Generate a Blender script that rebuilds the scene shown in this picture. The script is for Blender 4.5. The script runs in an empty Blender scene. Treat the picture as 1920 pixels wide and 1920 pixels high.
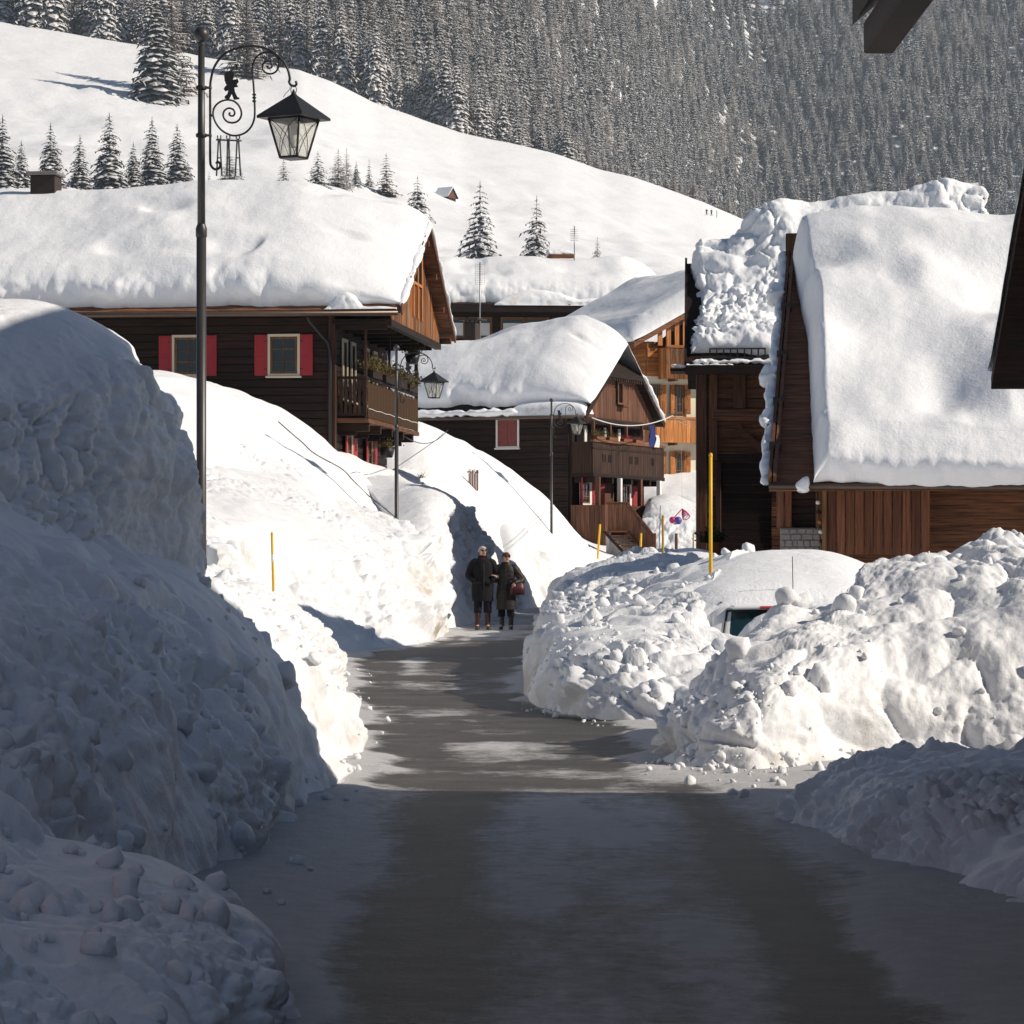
import bpy, bmesh, math, random
import numpy as np
from mathutils import Vector, Matrix, Quaternion

sc = bpy.context.scene
COL = sc.collection
R = math.radians
random.seed(7)
rng = np.random.default_rng(11)

# ------------------------------------------------------------------ camera
F = 1920 * 100 / 36.0            # focal length in photo pixels
HZ, CX, CH = 1040.0, 960.0, 1.6  # horizon row, middle column, eye height
cam_d = bpy.data.cameras.new('camera')
cam_d.lens = 100
cam_d.sensor_width = 36
cam_d.sensor_fit = 'HORIZONTAL'
cam_d.shift_y = (HZ - 960) / 1920
cam_d.clip_start = 0.5
cam_d.clip_end = 9000
cam = bpy.data.objects.new('camera', cam_d)
cam.location = (0, 0, CH)
cam.rotation_euler = (R(90), 0, 0)
COL.objects.link(cam)
sc.camera = cam

# ------------------------------------------------------------------ light
SUN_EL, SUN_AZ = 33.0, -12.0       # azimuth measured from +X towards +Y
world = bpy.data.worlds.new('World')
sc.world = world
world.use_nodes = True
wn = world.node_tree
for n in list(wn.nodes):
    wn.nodes.remove(n)
sky = wn.nodes.new('ShaderNodeTexSky')
sky.sky_type = 'NISHITA'
sky.sun_disc = False
sky.sun_elevation = R(SUN_EL)
sky.sun_rotation = R(90 - SUN_AZ)
sky.altitude = 1250
sky.air_density = 1.0
sky.dust_density = 0.3
sky.ozone_density = 3.5
bg = wn.nodes.new('ShaderNodeBackground')
bg.inputs['Strength'].default_value = 0.042
wo = wn.nodes.new('ShaderNodeOutputWorld')
wn.links.new(sky.outputs[0], bg.inputs[0])
wn.links.new(bg.outputs[0], wo.inputs[0])
sun_d = bpy.data.lights.new('sun', 'SUN')
sun_d.energy = 4.3
sun_d.angle = R(0.5)
sun_d.color = (1.0, 0.895, 0.76)
sun = bpy.data.objects.new('sun', sun_d)
to_sun = Vector((math.cos(R(SUN_EL)) * math.cos(R(SUN_AZ)), math.cos(R(SUN_EL)) * math.sin(R(SUN_AZ)), math.sin(R(SUN_EL))))
sun.rotation_euler = to_sun.to_track_quat('Z', 'Y').to_euler()
sun.location = to_sun * 60
COL.objects.link(sun)
sc.view_settings.view_transform = 'Standard'
sc.view_settings.look = 'None'
sc.view_settings.gamma = 1
sc.view_settings.use_curve_mapping = False
sc.view_settings.exposure = 0.5
sc.cycles.use_denoising = True
sc.cycles.max_bounces = 5
sc.cycles.diffuse_bounces = 3
sc.cycles.glossy_bounces = 3
sc.cycles.transmission_bounces = 4
sc.cycles.transparent_max_bounces = 8
sc.cycles.caustics_reflective = False
sc.cycles.caustics_refractive = False


def P(px, py, Y):
    """photo pixel + distance -> world point"""
    return Vector(((px - CX) * Y / F, Y, CH + (HZ - py) * Y / F))


# ------------------------------------------------------------------ noise (numpy)
def _h(ix, iy, iz, seed):
    with np.errstate(over='ignore'):
        h = (ix.astype(np.uint32) * np.uint32(374761393) + iy.astype(np.uint32) * np.uint32(668265263)
             + iz.astype(np.uint32) * np.uint32(2147483647 & 0x7feb352d) + np.uint32(seed * 974711 + 13))
        h = (h ^ (h >> np.uint32(13))) * np.uint32(1274126177)
        h = (h ^ (h >> np.uint32(16))) * np.uint32(2246822519)
        h = h ^ (h >> np.uint32(15))
    return h.astype(np.float64) / 4294967295.0


def vnoise(p, seed=0):
    p = np.asarray(p, float)
    i = np.floor(p).astype(np.int64)
    f = p - i
    u = f * f * f * (f * (f * 6 - 15) + 10)
    r = 0
    for dx in (0, 1):
        wx = u[..., 0] if dx else 1 - u[..., 0]
        for dy in (0, 1):
            wy = u[..., 1] if dy else 1 - u[..., 1]
            for dz in (0, 1):
                wz = u[..., 2] if dz else 1 - u[..., 2]
                r = r + wx * wy * wz * _h(i[..., 0] + dx, i[..., 1] + dy, i[..., 2] + dz, seed)
    return r * 2 - 1


def fbm(p, octaves=4, seed=0, gain=0.5):
    r, a, s, t = 0, 1.0, 1.0, 0
    for k in range(octaves):
        r = r + a * vnoise(np.asarray(p) * s + 17.3 * k, seed + k)
        t += a
        a *= gain
        s *= 2.07
    return r / t


def blob(p, seed=0):
    """rounded packed lumps, 0 in the creases and 1 on the lump tops"""
    p = np.asarray(p, float)
    i = np.floor(p).astype(np.int64)
    best = np.full(p.shape[:-1], 9.0)
    for dx in (-1, 0, 1):
        for dy in (-1, 0, 1):
            for dz in (-1, 0, 1):
                a, b, c = i[..., 0] + dx, i[..., 1] + dy, i[..., 2] + dz
                qx = a + _h(a, b, c, seed)
                qy = b + _h(a, b, c, seed + 101)
                qz = c + _h(a, b, c, seed + 202)
                d = (qx - p[..., 0]) ** 2 + (qy - p[..., 1]) ** 2 + (qz - p[..., 2]) ** 2
                best = np.minimum(best, d)
    return np.clip(1 - best / 0.85, 0, 1)


def blocks(p, seed=0):
    """angular packed blocks: flat-topped cells with sharp joints"""
    p = np.asarray(p, float)
    i = np.floor(p).astype(np.int64)
    b1 = np.full(p.shape[:-1], 9.0)
    b2 = np.full(p.shape[:-1], 9.0)
    hv = np.zeros(p.shape[:-1])
    for dx in (-1, 0, 1):
        for dy in (-1, 0, 1):
            for dz in (-1, 0, 1):
                a, b, c = i[..., 0] + dx, i[..., 1] + dy, i[..., 2] + dz
                ex = np.abs(a + _h(a, b, c, seed) - p[..., 0])
                ey = np.abs(b + _h(a, b, c, seed + 101) - p[..., 1])
                ez = np.abs(c + _h(a, b, c, seed + 202) - p[..., 2])
                d = np.maximum(np.maximum(ex, ey), ez) * .6 + (ex + ey + ez) * .25
                h = _h(a, b, c, seed + 303)
                nb = d < b1
                b2 = np.where(nb, b1, np.minimum(b2, d))
                hv = np.where(nb, h, hv)
                b1 = np.where(nb, d, b1)
    return np.clip((b2 - b1) * 3.2, 0, 1) ** .6 * (.45 + .75 * hv)


def sstep(a, b, x):
    t = np.clip((x - a) / (b - a), 0, 1)
    return t * t * (3 - 2 * t)


# ------------------------------------------------------------------ materials
MATS = {}


def new_mat(name):
    m = bpy.data.materials.new(name)
    m.use_nodes = True
    MATS[name] = m
    nt = m.node_tree
    b = nt.nodes['Principled BSDF']
    return m, nt, b


def N_(nt, t, **kw):
    n = nt.nodes.new(t)
    for k, v in kw.items():
        setattr(n, k, v)
    return n


def L_(nt, a, b):
    nt.links.new(a, b)


def plain(name, col, rough=0.6, metal=0.0, spec=0.4, var=0.15, scale=6.0, bump=0.0):
    m, nt, b = new_mat(name)
    b.inputs['Roughness'].default_value = rough
    b.inputs['Metallic'].default_value = metal
    b.inputs['Specular IOR Level'].default_value = spec
    geo = N_(nt, 'ShaderNodeNewGeometry')
    no = N_(nt, 'ShaderNodeTexNoise')
    no.inputs['Scale'].default_value = scale
    no.inputs['Detail'].default_value = 5
    L_(nt, geo.outputs['Position'], no.inputs['Vector'])
    mx = N_(nt, 'ShaderNodeMix', data_type='RGBA')
    mx.inputs[6].default_value = (*[c * (1 - var) for c in col], 1)
    mx.inputs[7].default_value = (*[min(1, c * (1 + var)) for c in col], 1)
    L_(nt, no.outputs['Fac'], mx.inputs[0])
    L_(nt, mx.outputs[2], b.inputs['Base Color'])
    if bump:
        bp = N_(nt, 'ShaderNodeBump')
        bp.inputs['Strength'].default_value = bump
        bp.inputs['Distance'].default_value = 0.01
        L_(nt, no.outputs['Fac'], bp.inputs['Height'])
        L_(nt, bp.outputs[0], b.inputs['Normal'])
    return m


def wood(name, dark, light, axis='h', rough=0.75, scale=1.0, weather=None, spread=.33):
    """axis h: grain runs sideways, v: grain runs up and down. Each piece gets its own tone."""
    m, nt, b = new_mat(name)
    b.inputs['Roughness'].default_value = rough
    b.inputs['Specular IOR Level'].default_value = 0.25
    geo = N_(nt, 'ShaderNodeNewGeometry')
    oi = N_(nt, 'ShaderNodeObjectInfo')
    mp = N_(nt, 'ShaderNodeMapping')
    mp.inputs['Scale'].default_value = (1.2 * scale, 1.2 * scale, 26 * scale) if axis == 'h' else (26 * scale, 26 * scale, 1.2 * scale)
    ad = N_(nt, 'ShaderNodeVectorMath', operation='MULTIPLY_ADD')
    L_(nt, oi.outputs['Random'], ad.inputs[0])
    ad.inputs[1].default_value = (31, 17, 23)
    L_(nt, geo.outputs['Position'], ad.inputs[2])
    L_(nt, ad.outputs[0], mp.inputs['Vector'])
    no = N_(nt, 'ShaderNodeTexNoise')
    no.inputs['Scale'].default_value = 1.0
    no.inputs['Detail'].default_value = 6
    no.inputs['Roughness'].default_value = 0.65
    L_(nt, mp.outputs[0], no.inputs['Vector'])
    mx = N_(nt, 'ShaderNodeMix', data_type='RGBA')
    mx.inputs[6].default_value = (*dark, 1)
    mx.inputs[7].default_value = (*light, 1)
    mr = N_(nt, 'ShaderNodeMapRange')
    mr.inputs['From Min'].default_value = 0.36
    mr.inputs['From Max'].default_value = 0.64
    L_(nt, no.outputs['Fac'], mr.inputs['Value'])
    L_(nt, mr.outputs[0], mx.inputs[0])
    hs = N_(nt, 'ShaderNodeHueSaturation')
    vr = N_(nt, 'ShaderNodeMapRange')
    vr.inputs['To Min'].default_value = 1 - spread
    vr.inputs['To Max'].default_value = 1 + spread
    L_(nt, oi.outputs['Random'], vr.inputs['Value'])
    L_(nt, vr.outputs[0], hs.inputs['Value'])
    src = mx.outputs[2]
    if weather:
        n2 = N_(nt, 'ShaderNodeTexNoise')
        n2.inputs['Scale'].default_value = 1.7
        n2.inputs['Detail'].default_value = 4
        L_(nt, ad.outputs[0], n2.inputs['Vector'])
        r2 = N_(nt, 'ShaderNodeMapRange')
        r2.inputs['From Min'].default_value = 0.52
        r2.inputs['From Max'].default_value = 0.72
        L_(nt, n2.outputs['Fac'], r2.inputs['Value'])
        m2 = N_(nt, 'ShaderNodeMix', data_type='RGBA')
        m2.inputs[7].default_value = (*weather, 1)
        L_(nt, r2.outputs[0], m2.inputs[0])
        L_(nt, src, m2.inputs[6])
        src = m2.outputs[2]
    L_(nt, src, hs.inputs['Color'])
    L_(nt, hs.outputs[0], b.inputs['Base Color'])
    bp = N_(nt, 'ShaderNodeBump')
    bp.inputs['Strength'].default_value = 0.5
    bp.inputs['Distance'].default_value = 0.006
    L_(nt, no.outputs['Fac'], bp.inputs['Height'])
    L_(nt, bp.outputs[0], b.inputs['Normal'])
    return m


def snow_mat(name, grain=1.0, dirt=True, alb=1.0):
    m, nt, b = new_mat(name)
    b.inputs['Roughness'].default_value = 0.62
    b.inputs['Specular IOR Level'].default_value = 0.25
    geo = N_(nt, 'ShaderNodeNewGeometry')
    n1 = N_(nt, 'ShaderNodeTexNoise')
    n1.inputs['Scale'].default_value = 3.2 * grain
    n1.inputs['Detail'].default_value = 8
    n1.inputs['Roughness'].default_value = 0.62
    L_(nt, geo.outputs['Position'], n1.inputs['Vector'])
    n2 = N_(nt, 'ShaderNodeTexNoise')
    n2.inputs['Scale'].default_value = 42 * grain
    n2.inputs['Detail'].default_value = 4
    L_(nt, geo.outputs['Position'], n2.inputs['Vector'])
    mx = N_(nt, 'ShaderNodeMix', data_type='RGBA')
    mx.inputs[6].default_value = (0.78 * alb, 0.80 * alb, 0.83 * alb, 1)
    mx.inputs[7].default_value = (0.89 * alb, 0.90 * alb, 0.92 * alb, 1)
    L_(nt, n1.outputs['Fac'], mx.inputs[0])
    src = mx.outputs[2]
    if dirt:
        at = N_(nt, 'ShaderNodeAttribute', attribute_name='dirt')
        n3 = N_(nt, 'ShaderNodeTexNoise')
        n3.inputs['Scale'].default_value = 2.1
        n3.inputs['Detail'].default_value = 7
        n3.inputs['Roughness'].default_value = 0.7
        L_(nt, geo.outputs['Position'], n3.inputs['Vector'])
        mr = N_(nt, 'ShaderNodeMapRange')
        mr.inputs['From Min'].default_value = 0.42
        mr.inputs['From Max'].default_value = 0.68
        mr.inputs['To Max'].default_value = 0.8
        L_(nt, n3.outputs['Fac'], mr.inputs['Value'])
        mu = N_(nt, 'ShaderNodeMath', operation='MULTIPLY')
        L_(nt, at.outputs['Fac'], mu.inputs[0])
        L_(nt, mr.outputs[0], mu.inputs[1])
        md = N_(nt, 'ShaderNodeMix', data_type='RGBA')
        md.inputs[7].default_value = (0.42, 0.36, 0.28, 1)
        L_(nt, mu.outputs[0], md.inputs[0])
        L_(nt, src, md.inputs[6])
        src = md.outputs[2]
    L_(nt, src, b.inputs['Base Color'])
    b1 = N_(nt, 'ShaderNodeBump')
    b1.inputs['Strength'].default_value = 0.5
    b1.inputs['Distance'].default_value = 0.05 / grain
    L_(nt, n1.outputs['Fac'], b1.inputs['Height'])
    b2 = N_(nt, 'ShaderNodeBump')
    b2.inputs['Strength'].default_value = 0.35
    b2.inputs['Distance'].default_value = 0.012 / grain
    L_(nt, n2.outputs['Fac'], b2.inputs['Height'])
    L_(nt, b1.outputs[0], b2.inputs['Normal'])
    L_(nt, b2.outputs[0], b.inputs['Normal'])
    return m


snow_mat('snow_rough', 1.0, True, .9)
snow_mat('snow_smooth', 0.6)
snow_mat('snow_roof', 0.5, dirt=False)
snow_mat('snow_far', 0.05, dirt=False)
plain('iron', (0.028, 0.027, 0.028), 0.45, 0.4, 0.5, 0.3, 20)
plain('iron_pole', (0.05, 0.047, 0.047), 0.42, 0.3, 0.5, 0.25, 9)
plain('dark_metal', (0.03, 0.028, 0.027), 0.5, 0.5, 0.5, 0.3, 12)
plain('gutter', (0.10, 0.07, 0.055), 0.4, 0.6, 0.5, 0.2, 5)
plain('yellow_paint', (0.75, 0.42, 0.01), 0.5, 0, 0.4, 0.12, 5)
plain('yellow_old', (0.36, 0.23, 0.03), 0.7, 0, 0.3, 0.3, 9)
plain('red_paint', (0.32, 0.022, 0.03), 0.55, 0, 0.35, 0.12, 5)
plain('red_faded', (0.20, 0.055, 0.05), 0.7, 0, 0.3, 0.2, 7)
plain('cream_paint', (0.62, 0.55, 0.42), 0.6, 0, 0.3, 0.08, 5)
plain('white_paint', (0.72, 0.70, 0.66), 0.6, 0, 0.3, 0.08, 5)
plain('plaster', (0.72, 0.65, 0.50), 0.9, 0, 0.2, 0.08, 2, 0.2)
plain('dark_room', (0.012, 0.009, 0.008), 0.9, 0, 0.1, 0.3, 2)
plain('curtain', (0.55, 0.54, 0.52), 0.9, 0, 0.1, 0.2, 2.5)
plain('stone_grey', (0.22, 0.20, 0.20), 0.85, 0, 0.3, 0.35, 6, 0.6)
plain('mortar', (0.30, 0.28, 0.26), 0.95, 0, 0.2, 0.2, 8, 0.4)
plain('tile_dark', (0.045, 0.032, 0.028), 0.8, 0, 0.3, 0.35, 9)
plain('car_white', (0.72, 0.73, 0.75), 0.25, 0, 0.5, 0.02, 3)
plain('black_plastic', (0.018, 0.018, 0.02), 0.45, 0, 0.4, 0.2, 5)
plain('lamp_red', (0.45, 0.03, 0.025), 0.2, 0, 0.6, 0.1, 20)
plain('chrome', (0.6, 0.6, 0.62), 0.15, 1.0, 0.5, 0.05, 5)
plain('rubber', (0.02, 0.02, 0.02), 0.8, 0, 0.2, 0.2, 8)
plain('skin', (0.50, 0.28, 0.20), 0.55, 0, 0.35, 0.08, 18)
plain('hair_grey', (0.42, 0.40, 0.38), 0.8, 0, 0.2, 0.25, 40, 0.6)
plain('hair_brown', (0.09, 0.045, 0.025), 0.75, 0, 0.25, 0.4, 40, 0.6)
plain('coat_black', (0.008, 0.0075, 0.009), 0.85, 0, 0.2, 0.3, 12, 0.4)
plain('coat_brown', (0.012, 0.009, 0.008), 0.6, 0, 0.35, 0.3, 12, 0.4)
plain('trouser_navy', (0.009, 0.008, 0.013), 0.9, 0, 0.2, 0.3, 14, 0.4)
plain('boot_red', (0.045, 0.014, 0.011), 0.6, 0, 0.35, 0.3, 14)
plain('scarf_red', (0.06, 0.01, 0.013), 0.9, 0, 0.2, 0.3, 30)
plain('bag_red', (0.05, 0.006, 0.009), 0.45, 0, 0.4, 0.2, 10)
plain('plant_dry', (0.11, 0.085, 0.03), 0.8, 0, 0.2, 0.5, 14)
plain('plant_green', (0.04, 0.06, 0.025), 0.8, 0, 0.2, 0.5, 14)
plain('terracotta', (0.38, 0.13, 0.06), 0.8, 0, 0.2, 0.15, 8)
plain('pink_net', (0.45, 0.04, 0.16), 0.6, 0, 0.3, 0.2, 8)
plain('violet_ball', (0.10, 0.06, 0.30), 0.4, 0, 0.4, 0.4, 9)
plain('silver_ball', (0.35, 0.34, 0.36), 0.3, 0.5, 0.5, 0.2, 9)
plain('blue_cloth', (0.02, 0.035, 0.16), 0.8, 0, 0.2, 0.2, 8)
plain('cable_black', (0.03, 0.03, 0.03), 0.6, 0, 0.3, 0.1, 8)
plain('cable_white', (0.6, 0.6, 0.6), 0.6, 0, 0.3, 0.1, 8)
plain('steel', (0.32, 0.32, 0.33), 0.4, 0.8, 0.5, 0.15, 8)
plain('reed', (0.062, 0.036, 0.02), 0.85, 0, 0.2, 0.4, 30, 0.6)
plain('trunk_bark', (0.07, 0.05, 0.04), 0.9, 0, 0.2, 0.3, 3)
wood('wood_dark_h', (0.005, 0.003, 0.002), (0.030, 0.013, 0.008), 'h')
wood('wood_dark_v', (0.014, 0.0075, 0.005), (0.060, 0.027, 0.016), 'v')
wood('wood_brown_h', (0.06, 0.025, 0.013), (0.21, 0.088, 0.042), 'h')
wood('wood_brown_v', (0.06, 0.026, 0.015), (0.17, 0.075, 0.042), 'v')
wood('wood_orange_v', (0.055, 0.018, 0.007), (0.36, 0.135, 0.035), 'v', weather=(0.15, 0.12, 0.095), spread=.55)
wood('wood_orange_h', (0.22, 0.075, 0.02), (0.48, 0.19, 0.055), 'h')
wood('wood_honey_v', (0.26, 0.09, 0.025), (0.52, 0.22, 0.07), 'v')
wood('wood_sash', (0.09, 0.045, 0.02), (0.19, 0.095, 0.045), 'v')
wood('wood_reddish_v', (0.075, 0.028, 0.014), (0.19, 0.075, 0.036), 'v')


def glass_dark():
    m, nt, b = new_mat('glass_dark')
    b.inputs['Base Color'].default_value = (0.015, 0.017, 0.02, 1)
    b.inputs['Roughness'].default_value = 0.04
    b.inputs['Specular IOR Level'].default_value = 0.9
    m, nt, b = new_mat('glass_teal')
    b.inputs['Base Color'].default_value = (0.008, 0.03, 0.04, 1)
    b.inputs['Roughness'].default_value = 0.05
    b.inputs['Specular IOR Level'].default_value = 0.6
    m, nt, b = new_mat('lantern_glass')
    out = nt.nodes['Material Output']
    tr = N_(nt, 'ShaderNodeBsdfTransparent')
    tr.inputs[0].default_value = (0.93, 0.92, 0.88, 1)
    b.inputs['Base Color'].default_value = (0.75, 0.73, 0.68, 1)
    b.inputs['Roughness'].default_value = 0.15
    mixs = N_(nt, 'ShaderNodeMixShader')
    mixs.inputs[0].default_value = 0.28
    L_(nt, tr.outputs[0], mixs.inputs[1])
    L_(nt, b.outputs[0], mixs.inputs[2])
    L_(nt, mixs.outputs[0], out.inputs['Surface'])


glass_dark()


def road_material():
    m, nt, b = new_mat('road_surface')
    geo = N_(nt, 'ShaderNodeNewGeometry')
    at = N_(nt, 'ShaderNodeAttribute', attribute_name='snow')

    def noise(scale, detail=6, rough=0.6, sc3=None):
        n = N_(nt, 'ShaderNodeTexNoise')
        n.inputs['Scale'].default_value = scale
        n.inputs['Detail'].default_value = detail
        n.inputs['Roughness'].default_value = rough
        if sc3:
            mp = N_(nt, 'ShaderNodeMapping')
            mp.inputs['Scale'].default_value = sc3
            L_(nt, geo.outputs['Position'], mp.inputs['Vector'])
            L_(nt, mp.outputs[0], n.inputs['Vector'])
        else:
            L_(nt, geo.outputs['Position'], n.inputs['Vector'])
        return n
    n_a = noise(160, 3)
    n_b = noise(1.6, 9, 0.72, (1.0, 0.6, 1))
    n_c = noise(7, 9, 0.82)
    asp = N_(nt, 'ShaderNodeMix', data_type='RGBA')
    asp.inputs[6].default_value = (0.012, 0.0125, 0.0135, 1)
    asp.inputs[7].default_value = (0.118, 0.108, 0.101, 1)
    n_d = noise(2.3, 8, 0.75, (0.5, 1.0, 1))
    n_a = noise(38, 6, 0.75)
    am = N_(nt, 'ShaderNodeMath', operation='MULTIPLY_ADD')
    L_(nt, n_a.outputs['Fac'], am.inputs[0])
    am.inputs[1].default_value = 1.3
    ad = N_(nt, 'ShaderNodeMath', operation='MULTIPLY_ADD')
    L_(nt, n_d.outputs['Fac'], ad.inputs[0])
    ad.inputs[1].default_value = 1.8
    ad.inputs[2].default_value = -1.05
    L_(nt, ad.outputs[0], am.inputs[2])
    L_(nt, am.outputs[0], asp.inputs[0])
    sn = N_(nt, 'ShaderNodeMix', data_type='RGBA')
    sn.inputs[6].default_value = (0.33, 0.33, 0.34, 1)
    sn.inputs[7].default_value = (0.80, 0.80, 0.81, 1)
    L_(nt, n_c.outputs['Fac'], sn.inputs[0])
    # snow cover: vertex mask roughened by noise
    s1 = N_(nt, 'ShaderNodeMath', operation='MULTIPLY_ADD')
    L_(nt, n_b.outputs['Fac'], s1.inputs[0])
    s1.inputs[1].default_value = 1.5
    L_(nt, at.outputs['Fac'], s1.inputs[2])
    s2 = N_(nt, 'ShaderNodeMath', operation='MULTIPLY_ADD')
    L_(nt, n_c.outputs['Fac'], s2.inputs[0])
    s2.inputs[1].default_value = 1.1
    L_(nt, s1.outputs[0], s2.inputs[2])
    s3 = N_(nt, 'ShaderNodeMapRange')
    s3.inputs['From Min'].default_value = 1.45
    s3.inputs['From Max'].default_value = 1.98
    L_(nt, s2.outputs[0], s3.inputs['Value'])
    mx = N_(nt, 'ShaderNodeMix', data_type='RGBA')
    L_(nt, s3.outputs[0], mx.inputs[0])
    L_(nt, asp.outputs[2], mx.inputs[6])
    L_(nt, sn.outputs[2], mx.inputs[7])
    L_(nt, mx.outputs[2], b.inputs['Base Color'])
    rr = N_(nt, 'ShaderNodeMapRange')
    rr.inputs['To Min'].default_value = 0.55
    rr.inputs['To Max'].default_value = 0.7
    L_(nt, s3.outputs[0], rr.inputs['Value'])
    L_(nt, rr.outputs[0], b.inputs['Roughness'])
    b.inputs['Specular IOR Level'].default_value = 0.3
    bp = N_(nt, 'ShaderNodeBump')
    bp.inputs['Strength'].default_value = 1.0
    bp.inputs['Distance'].default_value = 0.035
    L_(nt, s2.outputs[0], bp.inputs['Height'])
    L_(nt, bp.outputs[0], b.inputs['Normal'])


road_material()


def needle_mat(name, dark, light, lo, hi, snowcol=(0.80, 0.79, 0.78)):
    """needles with snow lying on whatever faces up"""
    m, nt, b = new_mat(name)
    b.inputs['Roughness'].default_value = 0.8
    b.inputs['Specular IOR Level'].default_value = 0.15
    geo = N_(nt, 'ShaderNodeNewGeometry')
    tc = N_(nt, 'ShaderNodeTexCoord')
    sx = N_(nt, 'ShaderNodeSeparateXYZ')
    L_(nt, geo.outputs['Normal'], sx.inputs[0])
    no = N_(nt, 'ShaderNodeTexNoise')
    no.inputs['Scale'].default_value = 14
    no.inputs['Detail'].default_value = 4
    L_(nt, tc.outputs['Object'], no.inputs['Vector'])
    ma = N_(nt, 'ShaderNodeMath', operation='MULTIPLY_ADD')
    L_(nt, no.outputs['Fac'], ma.inputs[0])
    ma.inputs[1].default_value = 1.5
    L_(nt, sx.outputs[2], ma.inputs[2])
    mr = N_(nt, 'ShaderNodeMapRange')
    mr.inputs['From Min'].default_value = lo
    mr.inputs['From Max'].default_value = hi
    L_(nt, ma.outputs[0], mr.inputs['Value'])
    ng = N_(nt, 'ShaderNodeMix', data_type='RGBA')
    ng.inputs[6].default_value = (*dark, 1)
    ng.inputs[7].default_value = (*light, 1)
    L_(nt, no.outputs['Fac'], ng.inputs[0])
    mx = N_(nt, 'ShaderNodeMix', data_type='RGBA')
    mx.inputs[7].default_value = (*snowcol, 1)
    L_(nt, mr.outputs[0], mx.inputs[0])
    L_(nt, ng.outputs[2], mx.inputs[6])
    L_(nt, mx.outputs[2], b.inputs['Base Color'])


needle_mat('needles_spruce', (0.014, 0.018, 0.017), (0.05, 0.048, 0.040), 1.14, 1.75, (0.80, 0.80, 0.82))
needle_mat('needles_frosted', (0.02, 0.024, 0.022), (0.08, 0.075, 0.065), .8, 1.45, (0.80, 0.79, 0.79))
needle_mat('needles_brown', (0.035, 0.02, 0.012), (0.13, 0.07, 0.035), 1.25, 1.8)
needle_mat('needles_larch', (0.075, 0.06, 0.05), (0.22, 0.185, 0.16), .85, 1.45, (0.76, 0.74, 0.73))

# ------------------------------------------------------------------ objects
def link(o, parent=None):
    COL.objects.link(o)
    if parent is not None:
        o.parent = parent
    return o


def tag(o, label=None, cat=None, group=None, kind=None):
    if label: o['label'] = label
    if cat: o['category'] = cat
    if group: o['group'] = group
    if kind: o['kind'] = kind
    return o


def thing(name, label, cat, loc=(0, 0, 0), rotz=0.0, group=None):
    o = bpy.data.objects.new(name, None)
    o.empty_display_size = 0.2
    o.location = loc
    o.rotation_euler = (0, 0, rotz)
    link(o)
    return tag(o, label, cat, group)


def raw_mesh(name, V, Fc, mat=None, smooth=False):
    me = bpy.data.meshes.new(name)
    me.from_pydata([tuple(v) for v in V], [], [tuple(f) for f in Fc])
    me.update()
    if mat: me.materials.append(MATS[mat])
    if smooth: me.polygons.foreach_set('use_smooth', np.ones(len(me.polygons), bool))
    return me


def grid_mesh(name, G, mat, attrs=None, smooth=True, wrap=False):
    nu, nv = G.shape[:2]
    me = bpy.data.meshes.new(name)
    me.vertices.add(nu * nv)
    me.vertices.foreach_set('co', np.ascontiguousarray(G.reshape(-1), dtype=np.float32))
    idx = np.arange(nu * nv).reshape(nu, nv)
    if wrap: idx = np.concatenate([idx, idx[:, :1]], 1)
    q = np.stack([idx[:-1, :-1], idx[1:, :-1], idx[1:, 1:], idx[:-1, 1:]], -1).reshape(-1, 4)
    nf = len(q)
    me.loops.add(nf * 4)
    me.loops.foreach_set('vertex_index', q.reshape(-1).astype(np.int32))
    me.polygons.add(nf)
    me.polygons.foreach_set('loop_start', np.arange(0, nf * 4, 4, dtype=np.int32))
    me.polygons.foreach_set('loop_total', np.full(nf, 4, np.int32))
    me.polygons.foreach_set('use_smooth', np.full(nf, smooth, bool))
    me.update(calc_edges=True)
    me.validate()
    me.materials.append(MATS[mat])
    for k, v in (attrs or {}).items():
        a = me.attributes.new(k, 'FLOAT', 'POINT')
        a.data.foreach_set('value', np.ascontiguousarray(v.reshape(-1), dtype=np.float32))
    return me


def obj(name, me, parent=None, loc=(0, 0, 0), rot=(0, 0, 0), scale=(1, 1, 1)):
    o = bpy.data.objects.new(name, me)
    o.location = loc
    o.rotation_euler = rot
    o.scale = scale
    return link(o, parent)


BOX = {}


def box_mesh(dx, dy, dz, mat, bev=0.008):
    key = (round(dx, 3), round(dy, 3), round(dz, 3), mat, bev)
    if key in BOX: return BOX[key]
    bm = bmesh.new()
    bmesh.ops.create_cube(bm, size=1)
    bmesh.ops.scale(bm, vec=(dx, dy, dz), verts=bm.verts)
    b = min(bev, dx * 0.3, dy * 0.3, dz * 0.3)
    if b > 0:
        bmesh.ops.bevel(bm, geom=list(bm.edges), offset=b, segments=1, affect='EDGES')
    me = bpy.data.meshes.new('board')
    bm.to_mesh(me)
    bm.free()
    me.materials.append(MATS[mat])
    BOX[key] = me
    return me


def bx(parent, name, x, y, z, mat, bev=0.008, rot=(0, 0, 0)):
    """box between x=(x0,x1), y=(y0,y1), z=(z0,z1) in the parent's frame"""
    return obj(name, box_mesh(x[1] - x[0], y[1] - y[0], z[1] - z[0], mat, bev), parent,
               ((x[0] + x[1]) / 2, (y[0] + y[1]) / 2, (z[0] + z[1]) / 2), rot)


def bar(parent, name, a, b, w, d, mat, bev=0.006):
    """straight timber from a to b, w wide, d deep"""
    a, b = Vector(a), Vector(b)
    v = b - a
    o = obj(name, box_mesh(w, d, v.length, mat, bev), parent, (a + b) / 2)
    o.rotation_mode = 'QUATERNION'
    o.rotation_quaternion = v.to_track_quat('Z', 'Y')
    return o


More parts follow.
